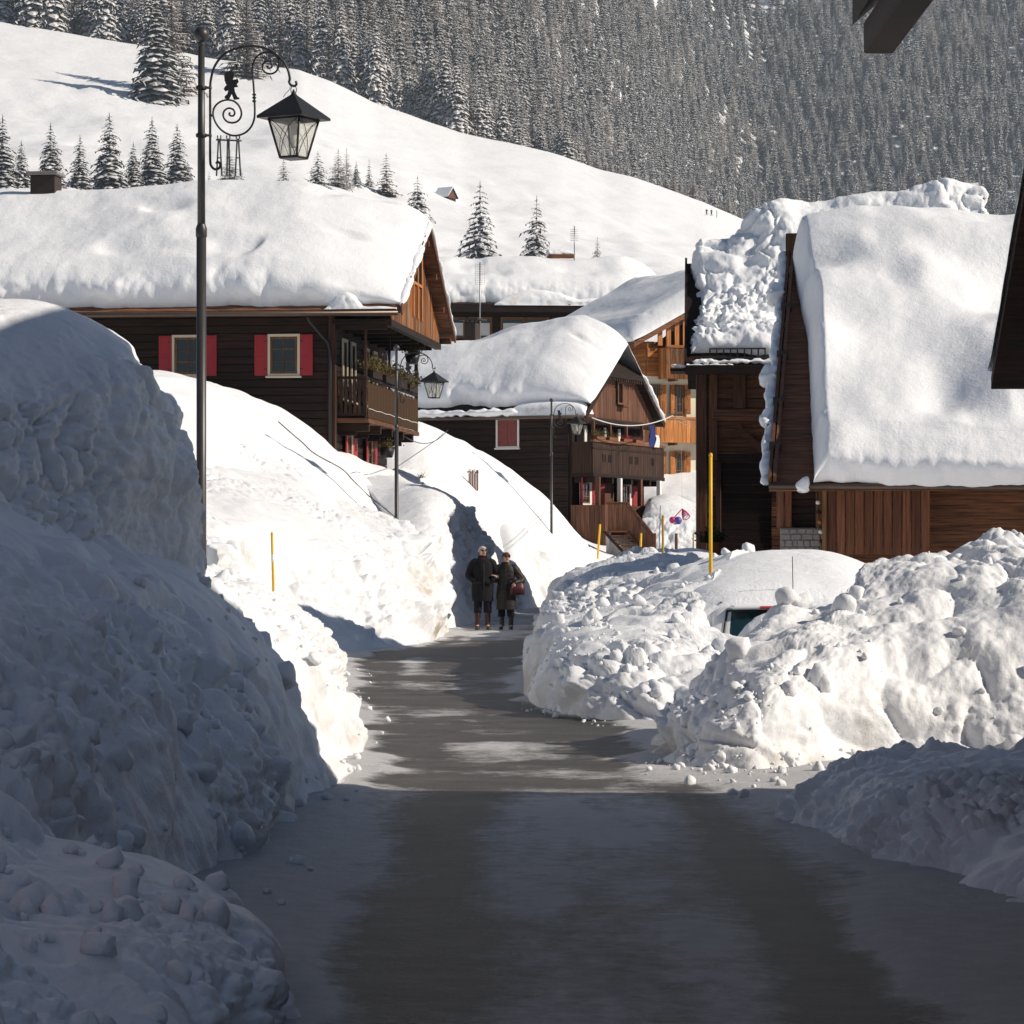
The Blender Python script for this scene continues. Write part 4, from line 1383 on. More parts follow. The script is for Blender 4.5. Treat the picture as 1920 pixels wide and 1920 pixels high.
def window(house, loc, rotz, w, h, casing='cream_paint', sash='wood_sash', shutters=None, sh_open=170, pane='glass_dark', sill=True, bars=(1, 2), cas_w=.07, sh_w=None, curtain=False):
    """casing > sash, pane, sill; shutters are parts of the house. local -y is outwards"""
    wn_ = obj('window', frame_mesh(w, h, cas_w, .05, casing), house, loc, (0, 0, rotz))
    iw, ih = w - 2 * cas_w, h - 2 * cas_w
    obj('sash', frame_mesh(iw - .01, ih - .01, .06, .03, sash), wn_, (0, 0.004, 0))
    m = []
    for i in range(bars[0]): m.append(((-iw / 2 + iw * (i + 1) / (bars[0] + 1), 0), (.03, ih - .1)))
    for i in range(bars[1]): m.append(((0, -ih / 2 + ih * (i + 1) / (bars[1] + 1)), (iw - .1, .03)))
    for (cx_, cz_), (mw, mh) in m:
        obj('glazing_bar', box_mesh(mw, .02, mh, sash, .003), wn_, (cx_, -.012 if mh > mw else -.016, cz_))
    obj('pane', box_mesh(iw - .02, .01, ih - .02, pane, 0), wn_, (0, .005, 0))
    if curtain:
        obj('curtain', box_mesh(iw - .1, .008, ih * .7, 'curtain', 0), wn_, (0, -.004, -ih * .1))
    if sill: obj('sill', box_mesh(w + .1, .12, .05, casing, .006), wn_, (0, -.05, -h / 2 - .02))
    if shutters:
        sw = sh_w or w * .44
        c, s = math.cos(rotz), math.sin(rotz)
        for sd in (-1, 1):
            a = R(sh_open)
            hx = sd * (w / 2 + .005)
            # hinge at the casing edge, opened by sh_open degrees
            dx, dy = -sd * math.cos(a) * sw / 2, -math.sin(a) * sw / 2
            ox, oy = hx + dx, dy - .045
            o = obj('shutter', box_mesh(sw, .035, h - .04, shutters, .006), house,
                    (loc[0] + c * ox - s * oy, loc[1] + s * ox + c * oy, loc[2]), (0, 0, rotz + sd * (a - math.pi) * -1 if False else rotz + math.atan2(dy, dx)))
            for zz in (-.27, .27):
                obj('shutter_panel', box_mesh(sw - .12, .05, (h - .04) * .42, shutters, .01), o, (0, 0, zz * (h - .04) * .9))
            for zz in (-.33, .33):
                obj('strap_hinge', box_mesh(.10, .055, .03, 'iron', .003), o, (-sw / 2 + .05 if sd > 0 else -sw / 2 + .05, 0, zz * h))
    return wn_


def slab(name, pts, thick, mat, parent):
    """roof plane: polygon given on top, thickened downwards"""
    return prism(name, [(p[0], p[1], p[2]) for p in pts], (0, 0, -thick), mat, parent)


def roof_snow(label, house, x, sec, T, re=(1.6, 1.6), rf=.7, seed=0, lump=.5, side_fn=None, nx=260, ns=200, und=.2, front_jit=.12, thick_fn=None, clip_back=None, p=2.3, bulge=.18, pe=1.5, rough=0):
    """thick snow on a roof. x=(x0,x1) along the ridge, sec = [(y,z) front, ridge, back], in the house frame"""
    ths = np.linspace(0, math.pi / 2, 26)

    def samples(a, b, ra, rb, n):
        ea = a + ra * (1 - np.cos(ths)) if ra > 0 else np.array([a])
        eb = b - rb * (1 - np.cos(ths)) if rb > 0 else np.array([b])
        m = np.linspace(a + ra, b - rb, n)[1:-1]
        return np.concatenate([ea, m, eb[::-1]])
    L = [0]
    for q in range(len(sec) - 1): L.append(L[-1] + math.dist(sec[q], sec[q + 1]))
    S = samples(0, L[-1], rf, rf, ns)
    Xs = samples(x[0], x[1], re[0], re[1], nx)
    XX, SS = np.meshgrid(Xs, S, indexing='ij')
    q3 = np.stack([XX * 1.0, SS * 0, 0 * XX], -1)
    jf = front_jit * fbm(q3 * 1.3, 3, seed + 70)
    Sj = SS + jf * np.exp(-SS / 1.2)
    if side_fn is not None:
        x0s = side_fn(SS / L[-1])
        XX = x0s + (XX - x[0]) * (x[1] - x0s) / (x[1] - x[0])
    Yb = np.interp(Sj, L, [q[0] for q in sec])
    Zb = np.interp(Sj, L, [q[1] for q in sec])
    # soften the ridge
    k = np.ones(15) / 15

    def cap(d, r, p=p): return (1 - (1 - np.clip(d / max(r, 1e-6), 0, 1)) ** p) ** (1 / p)
    d0 = (np.meshgrid(Xs, S, indexing='ij')[0] - x[0])
    d1 = x[1] - np.meshgrid(Xs, S, indexing='ij')[0]
    ca = (cap(d0, re[0], pe) if re[0] > 0 else 1) * (cap(d1, re[1], pe) if re[1] > 0 else 1)
    cb = cap(SS, rf) * cap(L[-1] - SS, rf)
    n3 = np.stack([XX / 2.3, SS / 1.9, 0 * XX], -1)
    H = T * (1 + und * fbm(n3 * .8, 3, seed + 71) + .035 * fbm(n3 * 2.6, 3, seed + 72))
    if thick_fn is not None: H = H * thick_fn(XX, SS / L[-1])
    # settled dents
    H = H - .20 * T * sstep(.38, .7, fbm(n3 * np.array([.8, 1.5, 1]) + 9, 2, seed + 73)) * cb
    Z = Zb + H * ca * cb
    # the front face bulges out over the eaves
    fr = np.exp(-SS / .5) * cb
    Y = Yb - bulge * T * np.sin(np.pi * np.clip(cb, 0, 1)) * np.exp(-SS / 1.0) + bulge * T * np.sin(np.pi * np.clip(cb, 0, 1)) * np.exp(-(L[-1] - SS) / 1.0)
    G = np.stack([XX, Y, Z], -1)
    for _ in range(3):
        Gz = G[..., 2]
        Gs = Gz.copy()
        Gs[:, 4:-4] = sum(Gz[:, 4 + o:Gz.shape[1] - 4 + o] for o in (-4, -2, 0, 2, 4)) / 5
        ww = sstep(.9, 1.0, cb) * sstep(.9, 1.0, ca * np.ones_like(cb))
        G[..., 2] = Gz * (1 - ww) + Gs * ww
    n = normals(G)
    steep = sstep(.25, .8, 1 - n[..., 2])
    pt_ = sstep(-.3, .4, vnoise(G / 2.2, seed + 8))
    d = lump * (.20 * (blob(G / .8, seed) - .5) * pt_ + .07 * (blob(G / .3, seed + 1) - .45) * pt_ + .26 * fbm(G / 1.5, 4, seed + 2)) * (.03 + .97 * steep)
    d += .010 * fbm(G / .5, 3, seed + 3)
    d = d * (.15 + .85 * sstep(0, .5, np.minimum(d0, d1)))
    G = G + n * d[..., None]
    if rough: G, _ = rough_snow(G, rough, .62, seed + 30, .75)
    o = obj('roof_snow', grid_mesh('roof_snow', G, 'snow_roof'), None, house.location, house.rotation_euler)
    return tag(o, label, 'snow')


def snow_strip(label, pts, rad, seed=0, flat=.6, group=None, name='snow_strip', n=8, sides=14):
    """snow clinging along a line"""
    c = np.array([p[:] for p in smooth_pts(pts, n)])
    m = len(c)
    a = np.linspace(0, 2 * np.pi, sides, endpoint=False)
    t = np.gradient(c, axis=0)
    t /= np.linalg.norm(t, axis=1, keepdims=True)
    up = np.array([0, 0, 1.0])
    sd = np.cross(t, up)
    sd /= np.linalg.norm(sd, axis=1, keepdims=True) + 1e-9
    u2 = np.cross(sd, t)
    r = rad * (1 + .45 * vnoise(c / (rad * 3.2), seed))
    e = np.minimum(np.arange(m), np.arange(m)[::-1]) / 3.0
    r = r * np.clip(e, .05, 1) ** .5
    G = c[:, None] + r[:, None, None] * (np.cos(a)[None, :, None] * sd[:, None] + flat * np.sin(a)[None, :, None] * u2[:, None])
    G = G + .35 * rad * vnoise(G / (rad * .9), seed + 1)[..., None] * np.array([0, 0, 1.0])
    o = obj(name, grid_mesh(name, G, 'snow_roof', wrap=True))
    return tag(o, label, 'snow', group)


def tuft(name, parent, loc, w, d, h, mat, n=60, seed=0):
    """dry leafy plant: many small leaf blades"""
    r = random.Random(seed)
    V, Fc = [], []
    for k in range(n):
        b = Vector((r.uniform(-w, w) / 2, r.uniform(-d, d) / 2, 0))
        dr = Vector((r.gauss(0, .5), r.gauss(0, .5), r.uniform(.3, 1))).normalized()
        l = h * r.uniform(.4, 1)
        tip = b + dr * l
        for q in range(3):
            c = b.lerp(tip, (q + 1) / 3)
            s = Vector((r.gauss(0, 1), r.gauss(0, 1), r.gauss(0, .6))).normalized() * h * r.uniform(.10, .2)
            up = Vector((r.gauss(0, .4), r.gauss(0, .4), 1)).normalized() * h * .07
            o = len(V)
            V += [c, c + s * .5 + up, c + s, c + s * .5 - up]
            Fc.append((o, o + 1, o + 2, o + 3))
        o = len(V)
        sd = Vector((.006, .004, 0))
        V += [b - sd, b + sd, tip]
        Fc.append((o, o + 1, o + 2))
    return obj(name, raw_mesh(name, V, Fc, mat), parent, loc)


# ================================================================== the big house at the left
H1Z = 2.7
h1c = P(625, 1040, 78)
h1 = thing('log_house', 'big dark log house at the left with red shutters and orange gable', 'house', (h1c.x, 78, H1Z), R(-7))
ZE = 8.25 - H1Z       # eaves height in the house frame
W1, D1 = 12.5, 8.6
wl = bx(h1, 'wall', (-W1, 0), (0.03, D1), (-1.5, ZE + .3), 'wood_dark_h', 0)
win_z = 7.08 - H1Z
wx = [-1.37, -4.06, -6.8, -9.4]
skips = [(q - .46, q + .46, win_z - .6, win_z + .6) for q in wx]
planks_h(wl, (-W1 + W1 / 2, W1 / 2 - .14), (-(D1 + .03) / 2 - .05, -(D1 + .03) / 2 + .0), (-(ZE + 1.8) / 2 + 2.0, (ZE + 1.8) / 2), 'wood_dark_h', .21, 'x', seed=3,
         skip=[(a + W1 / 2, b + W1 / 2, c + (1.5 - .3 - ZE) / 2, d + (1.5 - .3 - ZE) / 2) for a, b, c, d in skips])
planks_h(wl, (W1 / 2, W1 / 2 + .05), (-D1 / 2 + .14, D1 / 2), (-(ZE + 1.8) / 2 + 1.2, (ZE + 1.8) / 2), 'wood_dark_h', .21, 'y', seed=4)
for yy in (-.02,):
    bx(h1, 'corner_post', (-.14, .07), (-.07, .14), (-1.5, ZE), 'wood_dark_v', .01)
for q in wx:
    window(h1, (q, -.03, win_z), 0, .9, 1.16, 'cream_paint', 'wood_sash', 'red_paint', 178, sh_w=.36)
# side windows above the balcony and below it (plane x = 0, outwards is +x)
for q, cas in ((1.2, 'cream_paint'), (2.5, 'cream_paint'), (4.7, 'cream_paint'), (6.1, 'cream_paint')):
    window(h1, (.08, q, 6.75 - H1Z), R(90), .72, 1.7, cas, 'wood_sash', None, bars=(0, 2), cas_w=.09)
for q in (1.9, 5.2):
    window(h1, (.08, q, 4.3 - H1Z), R(90), .9, 1.5, 'cream_paint', 'wood_sash', 'red_paint', 174, bars=(1, 2), cas_w=.1, sh_w=.42)
# roof
OV, VG = .85, 2.0         # eaves and verge overhang
slope = 2.9 / (D1 / 2 + OV)
ZR = ZE + 2.9
rt = prism('roof', [(-W1 - .5, -OV, ZE), (-W1 - .5, D1 / 2, ZR), (-W1 - .5, D1 + OV, ZE), (-W1 - .5, D1 + OV, ZE - .12), (-W1 - .5, D1 / 2, ZR - .14), (-W1 - .5, -OV, ZE - .12)], (W1 + .5 + VG, 0, 0), 'wood_brown_h', h1)
for k in range(44):      # bare shingle ends along the eaves
    x0 = -W1 - .4 + k * (W1 + .5 + VG) / 44
    bx(rt, 'roof_shingle', (x0, x0 + .29), (-OV - .03, -OV + .42), (ZE + .02 + .012 * (k % 3), ZE + .07 + .012 * (k % 3)), 'tile_dark', .01, (math.atan(slope), 0, 0))
# verge boards
for y0, z0 in ((-OV, ZE), (D1 + OV, ZE)):
    bar(h1, 'verge_board', (VG + .03, y0, z0 - .06), (VG + .03, D1 / 2, ZR - .06), .05, .26, 'wood_brown_v')
tube('gutter', [(-W1 - .4, -OV - .1, ZE - .08), (VG - .05, -OV - .1, ZE - .12)], .07, 'gutter', h1)
tube('downpipe', [(-.55, -OV - .1, ZE - .12), (-.5, -OV - .05, ZE - .3), (-.12, -.14, ZE - .85), (-.06, -.14, ZE - 1.1), (-.06, -.14, .2)], .045, 'dark_metal', h1)
# orange boarded gable standing out over the balcony
GX = 1.62
gab_z = 8.0 - H1Z
zf = lambda u: (gab_z, ZR - .16 - abs(u * (D1 + .3) - .15 - D1 / 2) * slope)
bk = prism('gable_wall', [(GX - .1, -.1, gab_z + .05), (GX - .1, D1 + .1, gab_z + .05), (GX - .1, D1 / 2, ZR - .18)], (.07, 0, 0), 'wood_dark_v', h1)
planks_v(bk, (GX, -.15), (GX, D1 + .15), zf, 'wood_orange_v', .19, .03, seed=5)
bx(h1, 'gable_beam', (GX - .14, GX + .05), (-.3, D1 + .3), (gab_z - .16, gab_z + .02), 'wood_dark_h')
bx(h1, 'gable_floor', (0, GX - .1), (-.2, D1 + .2), (gab_z - .08, gab_z + .04), 'wood_dark_h')
for k in range(7): bx(h1, 'floor_joist', (.02, GX - .15), (.1 + k * 1.35, .24 + k * 1.35), (gab_z - .22, gab_z - .082), 'wood_dark_h')
for yy in (D1 / 2 - .75, D1 / 2 + .02, D1 / 2 + .79):
    bx(h1, 'gable_frame', (GX + .02, GX + .07), (yy - .05, yy + .05), (gab_z + .4, ZR - .75), 'wood_honey_v')
for zz in (gab_z + 1.35, ZR - .95):
    bx(h1, 'gable_frame', (GX + .02, GX + .065), (D1 / 2 - .8, D1 / 2 + .86), (zz, zz + .09), 'wood_honey_v')
for yy in (D1 / 2 - .37, D1 / 2 + .41):
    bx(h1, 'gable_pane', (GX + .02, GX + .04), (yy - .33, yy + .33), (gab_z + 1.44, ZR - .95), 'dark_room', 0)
for yy in np.linspace(.2, D1 + .5, 7):
    bx(h1, 'purlin', (-.3, VG - .05), (yy - .08, yy + .08), (ZR - .2 - abs(yy - D1 / 2) * slope - .22, ZR - .2 - abs(yy - D1 / 2) * slope - .05), 'wood_brown_h')
# balcony on the gable side
BX, bz0, bz1 = .9, 5.35 - H1Z, 6.5 - H1Z
bx(h1, 'balcony_floor', (0, BX + .05), (.15, D1 + .6), (bz0 - .12, bz0), 'wood_brown_h')
for yy in (.6, 2.5, 4.5, 6.5, 8.3):
    bx(h1, 'balcony_bracket', (0, BX), (yy - .09, yy + .09), (bz0 - .35, bz0 - .125), 'wood_dark_h')
    bx(h1, 'balcony_bracket', (0, BX * .6), (yy - .08, yy + .08), (bz0 - .46, bz0 - .355), 'wood_dark_h')
for z0 in (bz0 + .06, bz1 - .08):
    bx(h1, 'balcony_rail', (0.02, BX), (.16, .22), (z0, z0 + .08), 'wood_dark_h')
    bx(h1, 'balcony_rail', (BX - .06, BX), (.225, D1 + .6), (z0, z0 + .08), 'wood_dark_h')
for k in range(7):
    u = .06 + k * (BX - .14) / 6
    # fretted balusters
    G = []
    for zz in np.linspace(bz0 + .145, bz1 - .085, 17):
        G.append((zz, .028 + .022 * abs(math.sin((zz - bz0) * 9))))
    V, Fc = [], []
    for zz, w in G: V += [(-w, 0, zz), (w, 0, zz), (w, .025, zz), (-w, .025, zz)]
    for i in range(len(G) - 1):
        for j in range(4): Fc.append((i * 4 + j, i * 4 + (j + 1) % 4, i * 4 + 4 + (j + 1) % 4, i * 4 + 4 + j))
    obj('baluster', raw_mesh('baluster', V, Fc, 'wood_dark_v'), h1, (u, .175, 0))
# reed mat along the long side of the balcony
V, Fc = [], []
nr = 420
for k in range(nr + 1):
    yy = .3 + (D1 + .2) * k / nr
    xo = BX + .012 + .012 * (k % 2) + .004 * math.sin(k * 1.7)
    V += [(xo, yy, bz0 + .02 + .02 * math.sin(k * 2.3)), (xo, yy, bz1 - .16 + .03 * math.sin(k * 1.3) + .02 * math.sin(k * .21))]
Fc = [(2 * k, 2 * k + 2, 2 * k + 3, 2 * k + 1) for k in range(nr)]
obj('reed_screen', raw_mesh('reed_screen', V, Fc, 'reed'), h1)
tube('reed_tie', [(BX + .035, .3 + i * .25, bz0 + .26 + .01 * math.sin(i)) for i in range(36)], .012, 'cable_white', h1, 5)
bx(h1, 'balcony_post', (BX - .08, BX + .02), (D1 + .45, D1 + .55), (bz0, ZE - .25), 'wood_dark_v')
bx(h1, 'balcony_post', (BX - .07, BX), (.18, .25), (bz0, ZE - .25), 'wood_dark_v')
bx(h1, 'balcony_post', (BX - .07, BX), (4.1, 4.18), (bz0, ZE - .25), 'wood_dark_v')
for k, (yy, ln) in enumerate(((1.4, 1.5), (3.6, 1.5), (5.8, 1.6), (7.8, 1.4))):
    fb = thing('flower_box', ['balcony flower box nearest the street with dry stalks', 'second balcony flower box with withered plants', 'third balcony flower box behind the lamp post', 'far balcony flower box with spilling dry plants'][k], 'flower box')
    fb.parent = None
    mw = Matrix.Translation(h1.location) @ h1.rotation_euler.to_matrix().to_4x4()
    fb.location = mw @ Vector((BX - .02, yy, bz1))
    fb.rotation_euler = h1.rotation_euler
    bx(fb, 'trough', (-.1, .12), (-ln / 2, ln / 2), (0.0, .2), 'wood_dark_h')
    tuft('plant', fb, (.02, 0, .2), .3, ln * 1.05, .46, 'plant_dry', 190, 30 + k)
# hanging pot
hp = thing('hanging_pot', 'dark hanging flower pot with dry plant under the orange gable', 'flower pot')
hp.location = mw @ Vector((BX + .15, 7.2, ZE - .95))
lathe('pot', [(.001, 0), (.16, .0), (.2, .12), (.23, .3), (.21, .3), (.18, .2)], 'black_plastic', hp)
tuft('plant', hp, (0, 0, .27), .35, .35, .45, 'plant_dry', 70, 41)
tubes('hanger', [([(-.2, 0, .3), (0, 0, .9)], .006), ([(.2, 0, .3), (0, 0, .9)], .006)], 'iron', hp)
hp2 = thing('hanging_pot', 'dark hanging pot with plant between the lower red shutters', 'flower pot')
hp2.location = mw @ Vector((.55, 5.6, 4.45 - H1Z))
lathe('pot', [(.001, 0), (.16, .0), (.2, .12), (.23, .3), (.21, .3), (.18, .2)], 'black_plastic', hp2)
tuft('plant', hp2, (0, 0, .27), .4, .4, .35, 'plant_dry', 70, 42)
tubes('hanger', [([(-.2, 0, .3), (0, 0, .75)], .006), ([(.2, 0, .3), (0, 0, .75)], .006)], 'iron', hp2)
bx(h1, 'chimney', (-9.75, -9.0), (D1 / 2 - .3, D1 / 2 + .4), (ZR - .4, ZR + 1.55), 'tile_dark', .02)
bx(h1, 'chimney_cap', (-9.85, -8.9), (D1 / 2 - .4, D1 / 2 + .5), (ZR + 1.55, ZR + 1.65), 'stone_grey', .02)
th1 = lambda X, s: 1.0 + 0.25 * np.exp(-((X + 3.5) / 2.5) ** 2)
roof_snow('metre-thick snow on the roof of the big log house', h1, (-W1 - .6, VG + .04), [(-OV + .32, ZE + .12), (D1 / 2, ZR + .05), (D1 + OV - .1, ZE + .05)], 1.12, (1.2, 3.6), .75, seed=20, lump=.75, nx=300, ns=220, und=.16, thick_fn=th1)
hm = bpy.data.objects['roof_snow']


def local_pt(h, p):
    return Matrix.Translation(h.location) @ h.rotation_euler.to_matrix().to_4x4() @ Vector(p)


# lump left on the eaves and crust on the verge
snow_bank('rounded lump of snow left on the eaves of the big log house', [[tuple(local_pt(h1, (x, -OV + dy - .06, ZE + z))) for dy, z in ((-.02, 0), (.05, z1 * .7), (.2, z1), (.4, z1 * 1.05), (.6, z1))] for x, z1 in ((-.1, 0.02), (.15, .3), (.45, .5), (.75, .35), (.95, .1), (1.5, .08), (1.9, .03))], 60, 30, amp=.3, big=.4, seed=15, name='eaves_snow', cat='snow', mat='snow_smooth', skirt_d=.03)
snow_strip('thin snow crust along the far verge of the orange gable', [local_pt(h1, (VG, y, ZR + .02 - abs(y - D1 / 2) * slope)) for y in np.linspace(D1 / 2 + .1, D1 + OV, 7)], .10, 16)
snow_strip('thin snow crust along the near verge of the orange gable', [local_pt(h1, (VG, y, ZR + .04 - abs(y - D1 / 2) * slope)) for y in np.linspace(-OV + .1, D1 / 2, 7)], .12, 17)

# ================================================================== the second house
H2Z = 1.5
c2 = P(1072, 1040, 109)
h2 = thing('timber_house', 'brown timber house with half-hipped gable, closed red shutter and outside stairs', 'house', (c2.x, 109, H2Z), R(-24))
W2, D2 = 8.8, 7.4
E2 = 6.95 - H2Z
sl2 = .72
R2 = E2 + (D2 / 2 + .5) * sl2
wall2 = bx(h2, 'wall', (-W2, 0), (.03, D2), (-.5, E2 + .2), 'wood_dark_h', 0)
zc2 = (E2 - .3) / 2
planks_h(wall2, (-W2 / 2, W2 / 2 - .12), (-D2 / 2 - .05, -D2 / 2), (1.2 - zc2, E2 - zc2), 'wood_dark_h', .24, 'x', seed=8, skip=[(-3.15 + W2 / 2, -2.2 + W2 / 2, 5.72 - H2Z - zc2, 6.9 - H2Z - zc2)])
# closed red shutters in a cream casing
w2 = obj('window', frame_mesh(.98, 1.16, .07, .05, 'white_paint'), h2, (-2.67, -.03, 6.3 - H2Z))
for sx in (-.21, .21):
    s_ = obj('shutter', box_mesh(.41, .04, 1.0, 'red_faded', .005), h2, (-2.67 + sx, -.05, 6.3 - H2Z))
    for zz in (-.35, .35): obj('strap_hinge', box_mesh(.12, .05, .03, 'iron', .003), s_, (sx * .7, 0, zz))
obj('sill', box_mesh(1.06, .12, .06, 'white_paint', .006), w2, (0, -.05, -.6))
# roof with a half hip at the gable end
VG2, OV2 = .75, .5
hz = R2 - 1.25
hy = (R2 - hz) / sl2
bkx = VG2 - 1.3
rp = {'fe': (VG2, -OV2, E2), 'be': (VG2, D2 + OV2, E2), 'fh': (VG2, D2 / 2 - hy, hz), 'bh': (VG2, D2 / 2 + hy, hz), 'r': (bkx, D2 / 2, R2), 'lf': (-W2 - .5, -OV2, E2), 'lb': (-W2 - .5, D2 + OV2, E2), 'lr': (-W2 - .5, D2 / 2, R2)}
rf2 = slab('roof', [rp[k] for k in ('lf', 'fe', 'fh', 'r', 'lr')], .14, 'wood_dark_h', h2)
slab('roof', [rp[k] for k in ('lb', 'lr', 'r', 'bh', 'be')], .14, 'wood_dark_h', h2)
slab('roof', [rp[k] for k in ('fh', 'bh', 'r')], .14, 'wood_dark_h', h2)
for a, b in (('fe', 'fh'), ('fh', 'bh'), ('bh', 'be')):
    pa, pb = Vector(rp[a]) + Vector((.03, 0, -.1)), Vector(rp[b]) + Vector((.03, 0, -.1))
    bar(h2, 'verge_board', pa, pb, .05, .22, 'wood_dark_h')
# scalloped dentils under the hip
for k in range(15):
    yy = D2 / 2 - hy + .1 + k * (2 * hy - .2) / 14
    bx(h2, 'dentil', (VG2 - .02, VG2 + .03), (yy - .05, yy + .05), (hz - .34, hz - .22), 'wood_dark_v', .01)
tube('gutter', [(-W2 - .4, -OV2 - .08, E2 - .06), (VG2, -OV2 - .08, E2 - .1)], .07, 'gutter', h2)
gz2 = E2 - .0
gw = prism('gable_wall', [(.32, -.05, gz2), (.32, D2 + .05, gz2), (.32, D2 / 2 + hy * .9, hz - .05), (.32, D2 / 2 - hy * .9, hz - .05)], (.07, 0, 0), 'wood_dark_v', h2)
planks_v(gw, (.41, -.05), (.41, D2 + .05), lambda u: (gz2 - .05, min(hz - .12, E2 + .2 + (min(u, 1 - u) * (D2 + .1)) * sl2)), 'wood_brown_v', .2, .03, seed=9)
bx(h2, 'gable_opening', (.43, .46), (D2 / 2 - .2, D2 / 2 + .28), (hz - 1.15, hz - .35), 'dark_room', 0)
obj('gable_window', frame_mesh(.56, .9, .07, .06, 'wood_brown_v'), h2, (.47, D2 / 2 + .04, hz - .75), (0, 0, R(90)))
bx(h2, 'gable_ledge', (.42, .7), (D2 / 2 - .1, D2 / 2 + .5), (hz - 1.3, hz - 1.22), 'wood_brown_h')
bx(h2, 'gable_sill_beam', (.1, .55), (-.1, D2 + .1), (gz2 - .2, gz2 - .06), 'wood_dark_h')
for k in range(40):
    yy = k * D2 / 39
    bx(h2, 'dentil', (.5, .56), (yy - .05, yy + .05), (gz2 - .32, gz2 - .205), 'wood_dark_v', .01)
# loggia with balcony
lg0, lg1 = 5.85 - H2Z, gz2 - .3
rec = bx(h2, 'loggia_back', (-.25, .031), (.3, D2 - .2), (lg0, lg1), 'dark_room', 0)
for yy in (.5, 2.2, 3.9, 5.6, 7.0):
    bx(h2, 'loggia_post', (.62, .74), (yy - .06, yy + .06), (lg0 - .05, lg1 + .1), 'wood_brown_v')
for yy, m in ((1.2, 'white_paint'), (3.2, 'white_paint'), (4.7, 'white_paint')):
    bx(h2, 'door_frame', (.035, .09), (yy - .12, yy + .12), (lg0 + .05, lg1 - .05), m)
bpz0, bpz1 = 4.72 - H2Z, 5.92 - H2Z
bx(h2, 'balcony_floor', (0.04, .95), (-.1, D2 + .1), (bpz0 - .14, bpz0), 'wood_dark_h')
bx(h2, 'balcony_rail', (.82, .98), (-.15, D2 + .15), (bpz1, bpz1 + .1), 'wood_brown_h')
bx(h2, 'balcony_rail', (.86, .94), (-.1, D2 + .1), (bpz1 - .28, bpz1 - .2), 'wood_dark_h')
planks_v(h2, (.9, -.1), (.9, D2 + .1), lambda u: (bpz0 - .05, bpz1 - .02), 'wood_dark_v', .19, .03, name='balcony_board', seed=10)
bx(h2, 'balcony_end', (.06, .86), (-.12, -.08), (bpz0, bpz1), 'wood_dark_v')
for q in (.12, .2, .5, .58, .82):
    for j in range(3):
        yy = q * D2 + j * .13
        bx(h2, 'fret_hole', (.918, .925), (yy - .03, yy + .03), (bpz0 + .45, bpz0 + .75), 'dark_room', 0)
for yy in (.2, 2, 4, 6, 7.2):
    bx(h2, 'balcony_bracket', (0.04, .9), (yy - .08, yy + .08), (bpz0 - .36, bpz0 - .15), 'wood_dark_h')
# things standing on the balcony rail
for k, (yy, m, hh, lb) in enumerate(((.6, 'plant_dry', .34, 'first tub of dry stalks on the balcony rail under the hipped gable'), (1.9, 'plant_dry', .3, 'second tub of dry stalks on the balcony rail under the hipped gable'), (3.4, 'red_paint', .2, 'tub of small red flowers on the balcony rail under the hipped gable'), (4.7, 'red_faded', .22, 'dark red pot plant on the balcony rail under the hipped gable'))):
    pt = thing('planter', lb, 'planter', local_pt(h2, (.9, yy, bpz1 + .1)), h2.rotation_euler.z)
    bx(pt, 'trough', (-.09, .09), (-.45, .45), (0, .12), 'wood_brown_h')
    tuft('plant', pt, (0, 0, .12), .16, .9, hh, m, 60, 60 + k)
cl = thing('laundry', 'blue and white cloth hung over the balcony under the hipped gable', 'laundry', local_pt(h2, (.99, 5.9, bpz1 + .08)), h2.rotation_euler.z)
G = np.zeros((12, 10, 3))
for i in range(12):
    for j in range(10):
        G[i, j] = (.02 + .05 * math.sin(i * 1.1 + j * .5), (i - 6) * .05 + .02 * math.sin(j), .75 - j * .09)
obj('blue_sheet', grid_mesh('blue_sheet', G, 'blue_cloth'), cl)
obj('white_towel', grid_mesh('white_towel', G * np.array([1, .7, .6]) + np.array([.05, .45, -.05]), 'white_paint'), cl)
# ground floor with red shutters and white posts
for q in (1.1, 5.3):
    window(h2, (.1, q, 3.98 - H2Z), R(90), 1.15, 1.2, 'white_paint', 'wood_sash', 'red_paint', 150, cas_w=.2, sh_w=.62)
bx(h2, 'door', (.05, .1), (2.9, 3.9), (1.98, 3.1), 'wood_brown_v')
bx(h2, 'door_frame', (.05, .12), (2.78, 2.895), (1.98, 3.15), 'wood_sash')
bx(h2, 'door_frame', (.05, .12), (3.905, 4.02), (1.98, 3.15), 'wood_sash')
for yy in (.02, 2.25, 4.4, 6.5):
    bx(h2, 'porch_post', (1.0, 1.16), (yy - .09, yy + .09), (1.98, bpz0 - .15), 'white_paint' if yy in (2.25, 6.5) else 'wood_brown_v')
# porch deck and its boarded front, stairs down towards the lane
bx(h2, 'porch_deck', (.06, 1.4), (-.2, D2 + .2), (1.84, 1.96), 'wood_dark_h')
planks_v(h2, (1.43, -.2), (1.43, D2 - 2.0), lambda u: (-.35, 2.0), 'wood_brown_v', .2, .03, name='porch_board', seed=12)
planks_v(h2, (.06, -.23), (1.43, -.23), lambda u: (-.35, 2.0), 'wood_brown_v', .2, .03, name='porch_board', seed=13)
